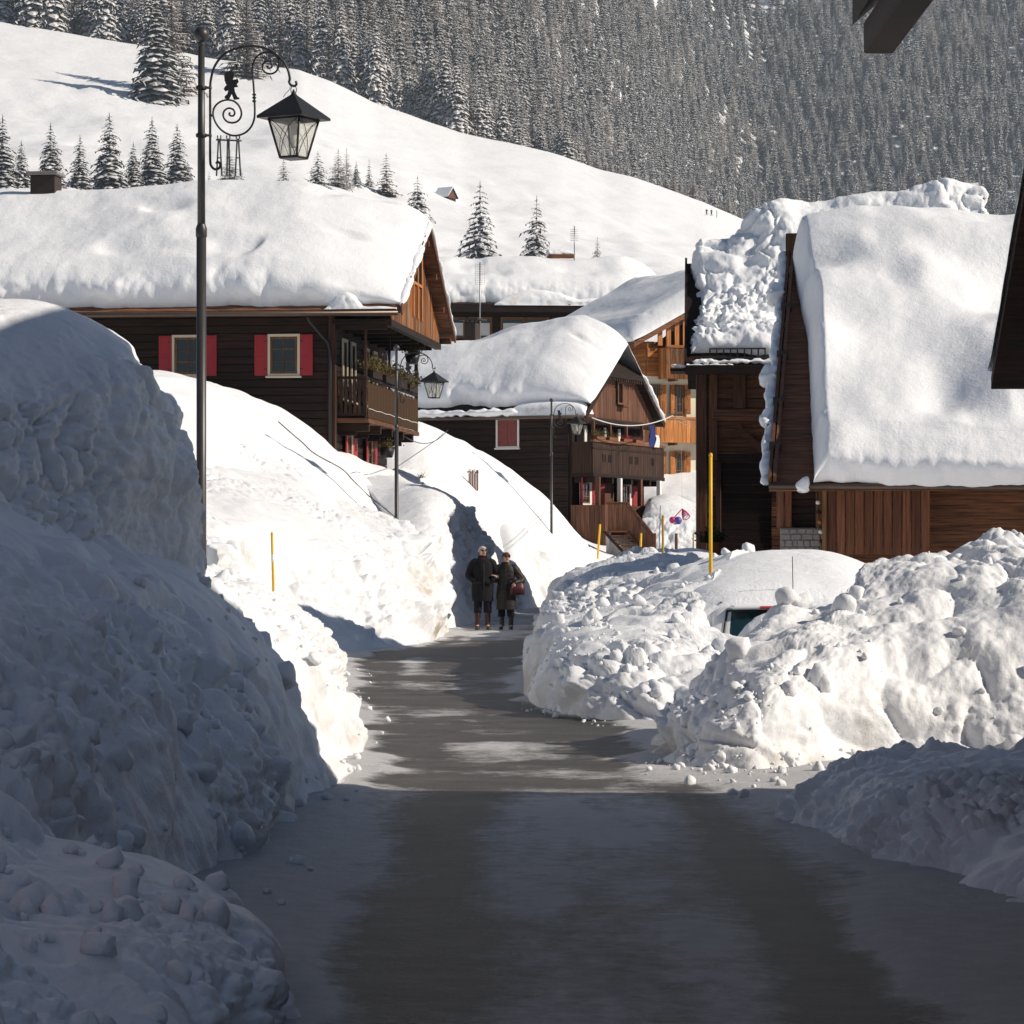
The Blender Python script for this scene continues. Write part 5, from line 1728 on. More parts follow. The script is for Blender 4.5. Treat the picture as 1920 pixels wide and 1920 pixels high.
# outside stairs, a thing leading down in front of the porch
sa, sb = P(1130, 985, 105.5), P(1190, 1045, 104.0)
stair = thing('outside_stairs', 'brown wooden stairs with boarded side leading down from the porch', 'stairs', (P(1132, 1040, 105).x, 105, 1.45), R(0))
for k in range(7):
    zz = 1.02 - k * .155
    xx = .02 + k * .145
    bx(stair, 'step', (xx, xx + .88), (-.25, .25), (zz - .045, zz), 'wood_brown_h')
prism('stringer', [(-.08, -.3, 1.02), (.06, -.3, 1.02), (1.16, -.3, -.15), (1.0, -.3, -.15)], (0, .05, 0), 'wood_dark_h', stair)
prism('stringer', [(.85, -.3, 1.02), (.97, -.3, 1.02), (1.93, -.3, -.15), (1.8, -.3, -.15)], (0, .05, 0), 'wood_dark_h', stair)
for k in range(16):
    u = k / 15
    xx = .15 + u * 1.6
    zt = 2.05 if xx < .85 else 2.05 - (xx - .85) * 1.25
    zb = 1.05 if xx < .85 else 1.05 - (xx - .85) * 1.2
    bx(stair, 'side_board', (xx, xx + .103), (.26, .29), (zb - .25, zt), 'wood_brown_v', .004)
bar(stair, 'handrail', (.9, .28, 2.06), (1.95, .28, .75), .07, .07, 'wood_brown_h')
bx(stair, 'handrail', (.1, .92), (.245, .315), (2.03, 2.1), 'wood_brown_h')
bx(stair, 'stair_post', (1.86, 1.95), (.24, .32), (-.2, .95), 'wood_brown_v')
bx(stair, 'stair_post', (.2, .28), (.1, .18), (-.2, 1.0), 'steel')
bx(stair, 'white_riser_board', (.1, 1.9), (.34, .37), (-.3, .95), 'white_paint')
th2 = lambda X, s: 1.0 + .22 * np.exp(-((X + .6) / 1.8) ** 2) - .55 * np.exp(-((X + 6.6) / 1.7) ** 2) * sstep(.25, .4, s)
roof_snow('deep pillow of snow on the roof of the half-hipped house', h2, (-W2 - .6, VG2 + .08), [(-OV2 + .55, E2 + .42), (D2 / 2, R2 - .1), (D2 + OV2 - .2, E2 + .2)], 1.15, (1.0, 2.6), .8, seed=24, lump=.8, nx=220, ns=170, thick_fn=th2)
snow_strip('broken ridge of old snow along the lower eaves of the half-hipped house', [local_pt(h2, (x, -OV2 - .02, E2 + .12)) for x in np.linspace(-7.6, -2.0, 9)], .2, 26)
snow_bank('slab of slid snow on the eaves beside the hipped gable', [[tuple(local_pt(h2, (x, -OV2 + dy, E2 + z))) for dy, z in ((-.08, -.05), (-.02, z1 * .6), (.15, z1), (.4, z1 * 1.2), (.8, z1 * 1.5))] for x, z1 in ((-2.6, .1), (-2.2, .35), (-1.2, .45), (0, .42), (.6, .3), (.8, .05))], 50, 30, amp=.3, big=.5, seed=27, name='eaves_snow', cat='snow', mat='snow_smooth', skirt_d=.03)
snow_strip('snow crust on the far verge of the half-hipped house', [local_pt(h2, Vector(rp['bh']).lerp(Vector(rp['be']), u) + Vector((.02, 0, .06))) for u in np.linspace(0, 1, 6)], .13, 28)
bx(h2, 'chimney', (-6.55, -6.05), (D2 / 2 + .6, D2 / 2 + 1.1), (R2 - .8, R2 + 1.05), 'tile_dark', .02)
bx(h2, 'chimney_cap', (-6.75, -5.85), (D2 / 2 + .4, D2 / 2 + 1.3), (R2 + 1.15, R2 + 1.22), 'tile_dark', .01)
for sx in (-6.5, -6.1):
    for sy in (.65, 1.05): bx(h2, 'cap_leg', (sx - .03, sx + .03), (D2 / 2 + sy - .03, D2 / 2 + sy + .03), (R2 + .9, R2 + 1.16), 'tile_dark', 0)

# ================================================================== long rear house
H3Z = 9.0
p3 = P(1195, 1040, 150)
h3 = thing('long_house', 'long low dark house behind with a row of white-curtained windows', 'house', (p3.x, 150, H3Z), R(4))
W3, D3 = 13.0, 8.0
E3 = CH + (HZ - 572) * 149 / F - H3Z
bx(h3, 'wall', (-W3, 0), (0, D3), (-1, E3 + .3), 'wood_dark_h', 0)
for k, q in enumerate((-.9, -2.2, -3.9, -5.3, -6.6, -8.3, -9.7, -11.2)):
    window(h3, (q, -.03, E3 - 1.15), 0, 1.25, 1.1, 'wood_sash', 'wood_sash', None, bars=(0, 0), pane='glass_dark', curtain=True, cas_w=.06, sill=False)
R3 = E3 + 2.0
prism('roof', [(-W3 - .6, -.9, E3), (-W3 - .6, D3 / 2, R3), (-W3 - .6, D3 + .9, E3), (-W3 - .6, D3 + .9, E3 - .15), (-W3 - .6, D3 / 2, R3 - .15), (-W3 - .6, -.9, E3 - .15)], (W3 + 1.9, 0, 0), 'wood_dark_h', h3)
bx(h3, 'eaves_board', (-W3 - .6, 1.3), (-.98, -.92), (E3 - .4, E3 + .02), 'wood_dark_h')
bx(h3, 'ridge_hatch', (-4.4, -3.0), (D3 / 2 - .4, D3 / 2 + .4), (R3 + .7, R3 + 1.12), 'wood_brown_h')
roof_snow('broad sagging snow on the roof of the long rear house', h3, (-W3 - .6, 1.5), [(-.55, E3 + .12), (D3 / 2, R3), (D3 + .8, E3)], 1.15, (.8, 2.4), .75, seed=30, lump=.6, nx=180, ns=110, bulge=.1)
snow_bank('slipped tongue of snow over the eaves of the long rear house', [[tuple(local_pt(h3, (x, -1.0 + dy, E3 + z))) for dy, z in ((-.02, -.05), (.05, z1 * .6), (.3, z1), (.7, z1 * 1.1))] for x, z1 in ((-7.6, .05), (-7, .4), (-5.8, .75), (-4.4, .65), (-3.2, .3), (-2.2, .35), (-1, .15))], 60, 24, amp=.5, big=.5, seed=31, name='eaves_snow', cat='snow', mat='snow_smooth', skirt_d=.03)
snow_strip('small snow cap on the ridge hatch of the long rear house', [local_pt(h3, (x, D3 / 2, R3 + 1.2)) for x in (-4.5, -4, -3.5, -2.9)], .22, 32)


def antenna(px, ytop, ybase, Y, label, style):
    t = thing('antenna', label, 'antenna', P(px, ybase, Y))
    h = (ybase - ytop) * Y / F
    tube('mast', [(0, 0, -.3), (0, 0, h)], .03, 'steel', t, 6)
    if style == 'grid':
        z0 = h * .74
        tubes('grid_reflector', [([(-.2, 0, z0 + k * .075), (.2, 0, z0 + k * .075)], .006) for k in range(12)] + [([(sx, 0, z0), (sx, 0, z0 + .83)], .006) for sx in (-.2, .2)], 'steel', t)
    else:
        tubes('dipole_rods', [([(-.22, 0, h * (.6 + .05 * k)), (.22, 0, h * (.6 + .05 * k))], .012) for k in range(7)], 'steel', t)
    return t


antenna(900, 492, 650, 118, 'tall thin television antenna with grid rising behind the half-hipped house', 'grid')
antenna(1077, 424, 492, 153, 'slim antenna mast on the ridge of the long rear house', 'rods')

# ================================================================== orange and white house
p4 = P(1212, 1040, 124)
HBZ = 3.0
hb = thing('orange_house', 'plastered house with orange timber balconies behind the brown barn', 'house', (p4.x, 124, HBZ), R(28))


def zb(row, Y=124): return CH + (HZ - row) * Y / F - HBZ


WB, DB = 9.5, 9.0
bx(hb, 'wall', (0, WB), (0, DB), (-1.5, zb(705)), 'plaster', 0)
bx(hb, 'timber_storey', (0, WB), (-.05, DB), (zb(705), zb(640)), 'wood_orange_h', .01)
planks_h(hb, (0.0, WB), (-.09, -.052), (zb(703), zb(652)), 'wood_orange_h', .2, 'x', name='plank', seed=14)
planks_h(hb, (-.04, 0), (0.0, DB), (zb(703), zb(652)), 'wood_orange_h', .2, 'y', name='plank', seed=15)
for r0, r1, proj, bx0 in ((652, 706, .75, .55), (786, 826, .7, -.15), (905, 925, .6, -.1)):
    bx(hb, 'balcony_floor', (bx0, WB), (-proj, -.1), (zb(r1), zb(r1) + .14), 'wood_orange_h')
    bx(hb, 'balcony_rail', (bx0, WB), (-proj - .06, -proj + .08), (zb(r0) - .02, zb(r0) + .1), 'wood_orange_h')
    planks_v(hb, (bx0, -proj), (WB, -proj), lambda u, r0=r0, r1=r1: (zb(r1) - .1, zb(r0) - .03), 'wood_honey_v' if r0 != 652 else 'wood_orange_v', .22, .035, name='balcony_board', seed=r0)
    planks_v(hb, (bx0, -proj), (bx0, -.1), lambda u, r0=r0, r1=r1: (zb(r1) - .1, zb(r0) - .03), 'wood_honey_v', .22, .035, name='balcony_board', seed=r0 + 1)
    for q in (1.1, 2.6, 4.1, 5.6, 7.1): bx(hb, 'balcony_bracket', (q - .07, q + .07), (-proj, -.1), (zb(r1) - .2, zb(r1) - .01), 'wood_brown_h')
for zc in (748, 873):
    for q in (.42, 1.66, 3.2, 5.0):
        window(hb, (q, -.02, zb(zc)), 0, .52, 1.3, 'wood_orange_v', 'wood_sash', 'wood_honey_v', 165, cas_w=.06, sh_w=.26, sill=False)
bx(hb, 'ground_storey', (-.02, WB), (-.12, -.01), (-1.4, zb(905)), 'wood_orange_v')
for q in (1.4, 3.6): bx(hb, 'garage_door', (q, q + 1.6), (-.16, -.125), (-1, zb(925)), 'wood_orange_v')
EB = zb(640)
slB = .58
RB = EB + 5.2 * slB
prism('roof', [(-1.3, -1.15, EB - 1.3 * slB + .6), (4.75, -1.15, RB), (WB + 1.2, -1.15, EB - .9), (WB + 1.2, -1.15, EB - 1.1), (4.75, -1.15, RB - .22), (-1.3, -1.15, EB - 1.3 * slB + .38)], (0, DB + 1.75, 0), 'wood_brown_h', hb)
planks_v(hb, (.3, -.3), (WB - .3, -.3), lambda u: (EB - .2, EB + .35 + (min(u, 1 - u) * 9) * slB), 'wood_honey_v', .42, .06, name='gable_slat', gap=.2, seed=16)
prism('gable_wall', [(.2, -.2, EB - .2), (WB - .2, -.2, EB - .2), (4.75, -.2, RB - .3)], (0, .1, 0), 'wood_dark_v', hb)
# roof snow: ridge runs along local y here, so build it in a turned frame
hb2 = bpy.data.objects.new('frame', None)
hb2.location, hb2.rotation_euler = hb.location, (0, 0, hb.rotation_euler.z - R(90))
# in the turned frame x' = -y, y' = x
roof_snow('sweeping snow slope on the roof of the orange timber house', hb2, (-DB - .5, 1.2), [(-1.25, EB - 1.3 * slB + .66), (4.75, RB + .05), (WB + 1.1, EB - .8)], .8, (.8, 1.2), .9, seed=34, lump=.5, nx=150, ns=150, und=.12)
bpy.data.objects.remove(hb2)

# ================================================================== brown barn at the right
YC = 76.0
pc = P(1312, 1040, YC)
HCZ = .3
hc = thing('barn', 'brown timber barn with a large dark doorway and snow-slumped roof', 'barn', (pc.x, YC, HCZ), R(-3.8))


def zc(row, Y=76.0): return CH + (HZ - row) * Y / F - HCZ


def xc(px, Y=76.0): return (px - CX) * Y / F - pc.x


WC, DC = 7.0, 6.4
EC = zc(690)
wallc = bx(hc, 'wall', (0, WC), (.05, DC), (-.5, EC), 'wood_brown_h', 0)
dx0, dx1, dz1 = xc(1352), xc(1446), zc(866)
planks_h(hc, (0, WC), (0, .046), (.2, EC - .02), 'wood_brown_h', .26, 'x', seed=18, skip=[(dx0, dx1, -1, dz1)])
planks_h(hc, (-.046, 0), (.05, DC), (.2, EC - .02), 'wood_brown_h', .26, 'y', seed=19)
bx(hc, 'corner_post', (-.1, .2), (-.08, .048), (-.4, EC), 'wood_brown_v', .02)
bx(hc, 'cross_beam', (xc(1335), WC), (-.14, -.002), (zc(790), zc(768)), 'wood_brown_h', .02)
bx(hc, 'wall_post', (xc(1375), xc(1398)), (-.12, -.002), (zc(767), EC - .05), 'wood_brown_v', .02)
bx(hc, 'wall_post', (xc(1330), xc(1345)), (-.12, -.002), (zc(864), EC - .05), 'wood_brown_v', .02)
bx(hc, 'door_lintel', (dx0 - .15, dx1 + .2), (-.1, .0), (dz1, dz1 + .2), 'wood_dark_h', .02)
bx(hc, 'door_jamb', (dx0 - .15, dx0), (-.1, .0), (-.4, dz1 - .002), 'wood_dark_v', .02)
bar(hc, 'brace', (xc(1382), -.1, zc(800)), (xc(1446), -.1, zc(862)), .2, .16, 'wood_brown_h')
planks_h(hc, (dx0 + .01, dx1 + .6), (.045, .0495), (-.2, dz1 - .02), 'wood_dark_h', .2, 'x', name='door_board', seed=20)
OVC = .7
RC = EC + .8 * (DC / 2 + OVC)
rfc = prism('roof', [(-.35, -OVC, EC), (-.35, DC / 2, RC), (-.35, DC + OVC, EC), (-.35, DC + OVC, EC - .16), (-.35, DC / 2, RC - .16), (-.35, -OVC, EC - .16)], (WC + 1.5, 0, 0), 'wood_dark_h', hc)
bar(hc, 'verge_board', (-.38, -OVC, EC - .0), (-.38, DC / 2, RC + .02), .06, .34, 'wood_dark_h')
bx(hc, 'eaves_board', (-.38, WC + 1.1), (-OVC - .06, -OVC), (EC - .22, EC + .03), 'wood_dark_h')
bx(hc, 'canopy', (xc(1257), -.36), (-OVC + .1, .6), (EC - .12, EC - .04), 'wood_dark_h')
# snow guard along the eaves
for z0 in (.22, .46):
    bx(hc, 'snow_guard_rail', (.25, 1.75), (-OVC + .20, -OVC + .235), (EC + z0, EC + z0 + .035), 'dark_metal', .003)
for k in range(9):
    xx = .27 + k * 1.46 / 8
    bx(hc, 'snow_guard_post', (xx - .018, xx + .018), (-OVC + .236, -OVC + .27), (EC + .05, EC + .49), 'dark_metal', .003)
thc = lambda X, s: 0.7 + 1.5 * sstep(.1, 2.6, X) * sstep(.2, .5, s) + .18 * np.sin(s * 19 + .7 * X)
roof_snow('slumped lumpy snow on the steep roof of the brown barn', hc, (-.22, WC + 1.2), [(-OVC + .42, EC + .36), (DC / 2, RC), (DC + OVC - .1, EC)], .85, (.28, .5), .4, seed=36, lump=.8, nx=230, ns=260, und=.45, thick_fn=thc, rough=1.15)
snow_strip('thin line of snow on the front canopy edge of the barn', [local_pt(hc, (x, -OVC + .05, EC + .02)) for x in np.linspace(xc(1258), .9, 9)], .07, 37)
snow_strip('broken snow along the eaves under the barn snow guard', [local_pt(hc, (x, -OVC + .12, EC + .12)) for x in np.linspace(-.2, 2.2, 12)], .13, 38)
# ================================================================== low house at the right with the big snow roof
YD = 58.0
pd = P(1442, 905, YD)
HDZ = .2
hd = thing('low_house', 'low timber house at the right with stone base under a huge snow roof', 'house', (pd.x, YD, HDZ), R(-7.7))
ED = pd.z - HDZ
DD = 10.2
RD = CH + (HZ - 478) * (YD + 10.1) / F - HDZ
WD = 9.0
nrm = (RD - ED) / DD
rd = prism('roof', [(0, 0, ED), (0, DD, RD), (0, DD + 7, RD - 4), (0, DD + 7, RD - 4.2), (0, DD, RD - .2), (0, 0, ED - .18)], (WD, 0, 0), 'wood_brown_h', hd)
# bare shingle courses beside the verge
for k in range(24):
    v = k / 24
    y0 = .02 + v * DD
    wdt = 1.25 - .95 * v
    for j in range(max(1, int(wdt / .3))):
        bx(rd, 'roof_shingle', (.16 + j * .3, .16 + j * .3 + .285), (y0, y0 + .5), (ED + y0 * nrm + .035 + .01 * (j % 2), ED + y0 * nrm + .075 + .01 * (j % 2)), 'wood_brown_v', .006, (math.atan(nrm) - .06, 0, 0))
for xx in (.02, .12):
    bar(hd, 'verge_board', (xx, -.05, ED + .04 + .02 * (xx > .1)), (xx, DD, RD + .04 + .02 * (xx > .1)), .07, .2, 'wood_brown_v')
for v in (.12, .3, .5, .72):
    bx(hd, 'verge_clamp', (-.05, .2), (v * DD - .1, v * DD + .1), (ED + v * DD * nrm + .02, ED + v * DD * nrm + .2), 'dark_metal', .01)
tube('gutter', [(0, -.1, ED - .08), (WD, -.1, ED - .12)], .07, 'gutter', hd)
bx(hd, 'wall', (.35, WD - .3), (.9, DD + 6), (-.5, ED), 'wood_brown_h', 0)
prism('gable_wall', [(.35, .9, ED), (.35, DD + 6, ED), (.35, DD + 6, RD - 3.8), (.35, DD, RD - .25), (.35, .9, ED + .9 * nrm - .25)], (.1, 0, 0), 'wood_brown_v', hd)
planks_v(hd, (.33, .9), (.33, 8.9), lambda u: (ED + .05, ED + (.9 + 8 * u) * nrm - .3), 'wood_brown_v', .22, .03, seed=22)
def xd(px): return ((px - CX) * (YD + .9) / F - pd.x)
def zd(row): return CH + (HZ - row) * (YD + .9) / F - HDZ
# stone base, each stone a part
sb = bx(hd, 'stone_base', (.2, xd(1538)), (.55, .9), (-.4, zd(990)), 'mortar', .02)
r_ = random.Random(5)
zz = zd(990) - 1.0
row_i = 0
while zz < zd(990) - .05:
    hh = r_.uniform(.09, .15)
    xx = .2
    while xx < xd(1538) - .05:
        ww = r_.uniform(.10, .26)
        w2_ = min(ww, xd(1538) - xx)
        if w2_ > .06:
            o = bx(hd, 'stone', (xx + .006, xx + w2_ - .006), (.52 - r_.uniform(0, .02), .56), (zz + .006, min(zz + hh - .006, zd(990))), 'stone_grey', .018)
            o.parent = sb
            o.location = Vector(o.location) - Vector(sb.location)
        xx += ww
    zz += hh
for a, b, m in ((1446, 1460, 'wood_brown_v'), (1462, 1474, 'wood_reddish_v'), (1519, 1532, 'wood_brown_v')):
    bx(hd, 'porch_post', (xd(a), xd(b)), (.6, .72), (zd(990), ED - .05), m)
planks_h(hd, (.3, xd(1538)), (.84, .895), (zd(990), ED - .02), 'wood_dark_h', .16, 'x', seed=24)
# plank gate under the eaves
gate = thing('plank_gate', 'tall brown plank gate under the snow-hung eaves at the right', 'gate', hd.location, hd.rotation_euler.z)
for k in range(11):
    x0 = xd(1541) + k * .19
    bx(gate, 'plank', (x0, x0 + .17), (.18, .21), (zd(1040), ED - .16), 'wood_reddish_v', .006)
bx(gate, 'gate_post', (xd(1532), xd(1541) - .01), (.12, .26), (zd(1045), ED - .1), 'wood_sash')
for z0 in (zd(1025), zd(945)): bx(gate, 'gate_rail', (xd(1541), xd(1541) + 2.1), (.215, .26), (z0, z0 + .1), 'wood_brown_h')
# ornament beside the gate
orn = thing('wall_ornament', 'long decorated hanging ornament with red and white beads beside the gate', 'ornament', local_pt(hd, (xd(1522), .4, ED - .6)))
tubes('cord', [([(0, 0, .45), (.03, 0, -.3), (.10, 0, -.85)], .02)], 'plant_dry', orn)
for k in range(6):
    u = k / 5
    lathe('bead', [(.001, -.05), (.045, -.03), (.055, 0), (.045, .03), (.001, .05)], ('white_paint', 'scarf_red', 'terracotta')[k % 3], orn, (.02 + .09 * u, 0, .2 - 1.0 * u), 10)
side = lambda s: np.interp(s, [0, .35, .58, 1], [.92, .62, .12, .1])
dsec = [(-.14, ED - .02), (DD, RD + .0), (DD + 6.5, RD - 3.8)]
roof_snow('huge overhanging snow mass on the low house at the right', hd, (0, WD), dsec, 1.15, (.35, .6), .55, seed=40, lump=.55, nx=230, ns=260, und=.65, side_fn=lambda s: side(np.clip(s * 1.0, 0, 1)), bulge=.3, thick_fn=lambda X, s: 1 - .12 * sstep(.25, .3, s) * sstep(.55, .45, s))
snow_strip('ragged snow clinging along the left verge of the low house', [local_pt(hd, (-.08 + .03 * math.sin(v * 30), v * DD, ED + v * DD * nrm - .02)) for v in np.linspace(-.005, 1.02, 22)], .13, 41)
for k, (v, r0, lb) in enumerate(((.80, .2, 'upper'), (.42, .22, 'middle'), (.24, .17, 'lower'))):
    snow_strip(lb + ' round snow clump stuck to the verge of the low house', [local_pt(hd, (-.12 - .1 * math.sin(3.14 * u), (v + .05 * (u - .5)) * DD, ED + (v + .05 * (u - .5)) * DD * nrm + .02)) for u in np.linspace(0, 1, 5)], r0, 42 + k, .9, 'snow clumps on the verge of the low house')
snow_strip('small snow cap on the lamp bracket under the eaves of the low house', [local_pt(hd, (xd(x), -.1, zd(y))) for x, y in ((1492, 925), (1500, 910), (1510, 908))], .13, 46, 1.0)
bx(hd, 'chimney', (-.05, .24), (DD - .2, DD + .25), (RD - .3, RD + .5), 'wood_brown_v', .02)
# ================================================================== near house at the right, mostly out of view
hr = thing('near_house', 'timber house corner at the right edge, close to the camera', 'house', (3.22, 4, 0))
LR = 12.2
bx(hr, 'wall', (0, 6), (0, LR), (-.3, 4.7), 'wood_brown_h', 0)
planks_h(hr, (-.046, 0), (0, LR), (0, 4.7), 'wood_brown_h', .25, 'y', seed=26)
planks_h(hr, (0, 6), (LR + .002, LR + .046), (0, 4.7), 'wood_brown_h', .25, 'x', seed=27)
er = 4.98
prism('roof', [(-1.15, -1, er), (3, -1, er + 3.6), (6.9, -1, er), (6.9, -1, er - .16), (3, -1, er + 3.42), (-1.15, -1, er - .16)], (0, LR + 2.1, 0), 'wood_dark_h', hr)
prism('gable_wall', [(0, LR - .1, 4.7), (6, LR - .1, 4.7), (3, LR - .1, 8.3)], (0, .1, 0), 'wood_brown_h', hr)
bx(hr, 'eaves_beam', (-1.1, -.92), (-.8, LR + .95), (er - .36, er - .17), 'wood_dark_h')
for k in range(7): bx(hr, 'rafter_end', (-1.08, .1), (.3 + k * 1.85, .42 + k * 1.85), (er - .3, er - .165), 'wood_dark_h')
hr2 = bpy.data.objects.new('frame', None)
hr2.location, hr2.rotation_euler = hr.location, (0, 0, -R(90))
roof_snow('snow on the roof of the near house at the right edge', hr2, (-LR - .95, .9), [(-1.05, er + .05), (3, er + 3.6), (6.8, er + .05)], .9, (.5, .5), .5, seed=50, lump=.8, nx=90, ns=90)
bpy.data.objects.remove(hr2)

# ================================================================== gabled house out of view to the right, added so its shadow falls across the lane
hq = thing('added_shade_house', 'added unseen gabled timber house beyond the right edge, its shadow crossing the lane', 'house', (8.9, 40.2, .2))
WQ, EQ, RQ = 7.2, 5.0, 8.4
bx(hq, 'wall', (0, 7), (0, WQ), (-.5, EQ), 'wood_brown_h', 0)
prism('gable_wall', [(.02, 0, EQ), (.02, WQ, EQ), (.02, WQ / 2, RQ - .1)], (.1, 0, 0), 'wood_brown_v', hq)
planks_v(hq, (0, .1), (0, WQ - .1), lambda u: (EQ, EQ + .1 + min(u, 1 - u) * WQ * .9), 'wood_orange_v', .22, .03, seed=44)
prism('roof', [(-.8, -.7, EQ - .6), (-.8, WQ / 2, RQ), (-.8, WQ + .7, EQ - .6), (-.8, WQ + .7, EQ - .8), (-.8, WQ / 2, RQ - .2), (-.8, -.7, EQ - .8)], (8.4, 0, 0), 'wood_dark_h', hq)
for q in (1.6, 5.4): window(hq, (-.03, q, 3.2), R(-90), .9, 1.2, shutters='red_paint', sh_w=.4)
roof_snow('rounded snow on the roof of the added gabled house beyond the right edge', hq, (-.85, 7.5), [(-.6, EQ - .5), (WQ / 2, RQ), (WQ + .6, EQ - .5)], 1.0, (.6, .6), .6, seed=52, nx=70, ns=80)

# second unseen house, added on the left to hide sky and darken the foreground
hl = thing('added_shade_house', 'added unseen timber house beyond the left edge, darkening the foreground', 'house', (-5.4, -1, 0))
bx(hl, 'wall', (-7, 0), (0, 13), (-.5, 6), 'wood_brown_h', 0)
prism('gable_wall', [(-7, 13.02, 6), (0, 13.02, 6), (-3.5, 13.02, 9)], (0, -.1, 0), 'wood_brown_v', hl)
prism('gable_wall', [(-7, -.02, 6), (0, -.02, 6), (-3.5, -.02, 9)], (0, .1, 0), 'wood_brown_v', hl)
prism('roof', [(-8, -1, 5.3), (-3.5, -1, 9.2), (1, -1, 5.3), (1, -1, 5.1), (-3.5, -1, 9), (-8, -1, 5.1)], (0, 15, 0), 'wood_dark_h', hl)
for q in (2, 5.5, 9, 11.5): window(hl, (.03, q, 4.2), R(90), .9, 1.2, shutters='red_paint', sh_w=.4)
hl2 = bpy.data.objects.new('frame', None)
hl2.location, hl2.rotation_euler = hl.location, (0, 0, -R(90))
roof_snow('snow on the roof of the added house beyond the left edge', hl2, (-14, 1), [(-7.9, 5.4), (-3.5, 9.2), (.9, 5.4)], 1.0, (.5, .5), .5, seed=55, nx=70, ns=80)
bpy.data.objects.remove(hl2)
# ================================================================== street lamps
def lamp(label, loc, s=1.0):
    t = thing('street_lamp', label, 'street lamp', loc, 0, 'wrought iron street lamps along the lane')
    K = 1.0 / (4.364 * 205.1)

    def q(zx, zy, dy=0.0):
        px, py = 320 + zx / 4.364, zy / 4.364
        return Vector(((px - 377.2) / 205.1, dy, 1.6 + (1040 - py) / 205.1))
    top = q(258, 350).z
    tube('pole', [(0, 0, -1.2), (0, 0, 4.55)], .045, 'iron_pole', t, 16)
    tube('pole_top', [(0, 0, 4.54), (0, 0, top)], [.037, .030], 'iron_pole', t, 16)
    lathe('collar', [(.046, 4.5), (.052, 4.51), (.052, 4.58), (.038, 4.62)], 'iron_pole', t)
    lathe('ball_finial', [(.03, top - .03), (.04, top - .02), (.022, top)] + [(.071 * math.sin(a), top + .075 - .071 * math.cos(a)) for a in np.linspace(.35, math.pi - .01, 14)], 'iron_pole', t, sides=24)
    main = [(370, 1340), (385, 1325), (405, 1345), (395, 1375), (362, 1386), (332, 1360), (322, 1310), (322, 1100), (322, 900), (322, 720), (330, 640), (360, 540), (430, 450), (520, 402), (640, 379), (740, 388), (830, 425), (910, 492), (955, 565), (973, 640), (968, 672), (985, 697), (1010, 704), (1028, 690), (1022, 664)]
    tube('bracket_arm', smooth_pts([q(*p) for p in main]), .0115, 'iron', t, 8)
    sc_ = [(803, 549), (800, 556), (788, 548), (792, 530), (812, 520), (828, 535), (822, 553), (800, 557)]
    scroll = [(800, 540), (788, 548), (800, 558), (822, 553), (828, 530), (810, 503), (780, 503), (755, 525), (750, 560), (770, 592), (815, 605), (858, 588), (882, 545), (880, 490), (850, 448), (800, 430), (740, 438), (695, 475), (670, 540), (670, 620), (677, 700), (683, 800), (687, 900), (682, 975), (655, 1040), (610, 1085), (550, 1108), (490, 1106), (420, 1070), (370, 1010), (346, 940), (356, 880), (400, 836), (460, 818), (520, 831), (563, 876), (578, 935), (555, 985), (510, 1005), (460, 995), (430, 955), (436, 910), (472, 886), (510, 897), (523, 925), (510, 948), (486, 946), (478, 932), (488, 921)]
    tube('scroll', smooth_pts([q(*p) for p in scroll]), .009, 'iron', t, 8)
    for zy in (775, 800, 828):
        p = q(682, zy)
        lathe('bead', [(.009, -.012), (.019, -.004), (.019, .004), (.009, .012)], 'iron', t, p, 12)
    for zy in (718, 1108):
        a, b = q(225, zy), q(335, zy)
        tube('clamp_bar', [a, b], .012, 'iron', t, 8)
        lathe('clamp_ring', [(.048, a.z - .016), (.052, a.z), (.048, a.z + .016)], 'iron', t, sides=16)
    tube('clamp_bar', [q(318, 945), q(350, 945)], .012, 'iron', t, 8)
    # small cut-out figure standing on the lower scroll, holding up a torch
    fig = [(462, 585), (500, 578), (516, 600), (514, 640), (506, 652), (530, 650), (548, 648), (556, 668), (540, 690), (552, 712), (520, 716), (524, 750), (545, 795), (562, 800), (560, 812), (516, 818), (498, 770), (478, 812), (442, 808), (440, 790), (462, 770), (470, 740), (445, 748), (432, 728), (446, 706), (456, 700), (440, 660), (436, 620), (445, 595)]
    prism('torch_figure', [q(a, b, -.004) for a, b in fig], (0, .008, 0), 'iron', t)
    tubes('torch', [([q(541, 650), q(541, 570)], .004), ([q(541, 572), q(541, 558), q(541, 530)], [.006, .012, .018])] + [([q(455, 592), q(430 - 8 * k, 575 + 12 * k), q(418 - 4 * k, 585 + 14 * k)], .003) for k in range(3)], 'iron', t)
    # lantern
    ax = q(1005, 0).x
    ring = [Vector((ax + .026 * math.cos(a), 0, q(0, 735).z + .036 * math.sin(a))) for a in np.linspace(0, 6.283, 20)]
    tube('hanging_ring', ring, .004, 'iron', t, 6)
    tube('supply_wire', smooth_pts([q(975, 690), q(972, 730), q(940, 765), q(920, 795)]), .003, 'iron', t, 5)
    ln = bpy.data.objects.new('lantern', None)
    rot = math.atan2(-300, 90)

    def corner(k, r, z):
        a = rot + k * math.pi / 2
        return Vector((ax + r * math.cos(a), r * math.sin(a), z))
    z_ap, z_ea, z_bt = q(0, 760).z, q(0, 958).z, q(0, 1292).z
    V = [Vector((ax, 0, z_ap))] + [corner(k, .345, z_ea) for k in range(4)] + [corner(k, .345, z_ea - .022) for k in range(4)] + [corner(k, .25, z_ea - .022) for k in range(4)]
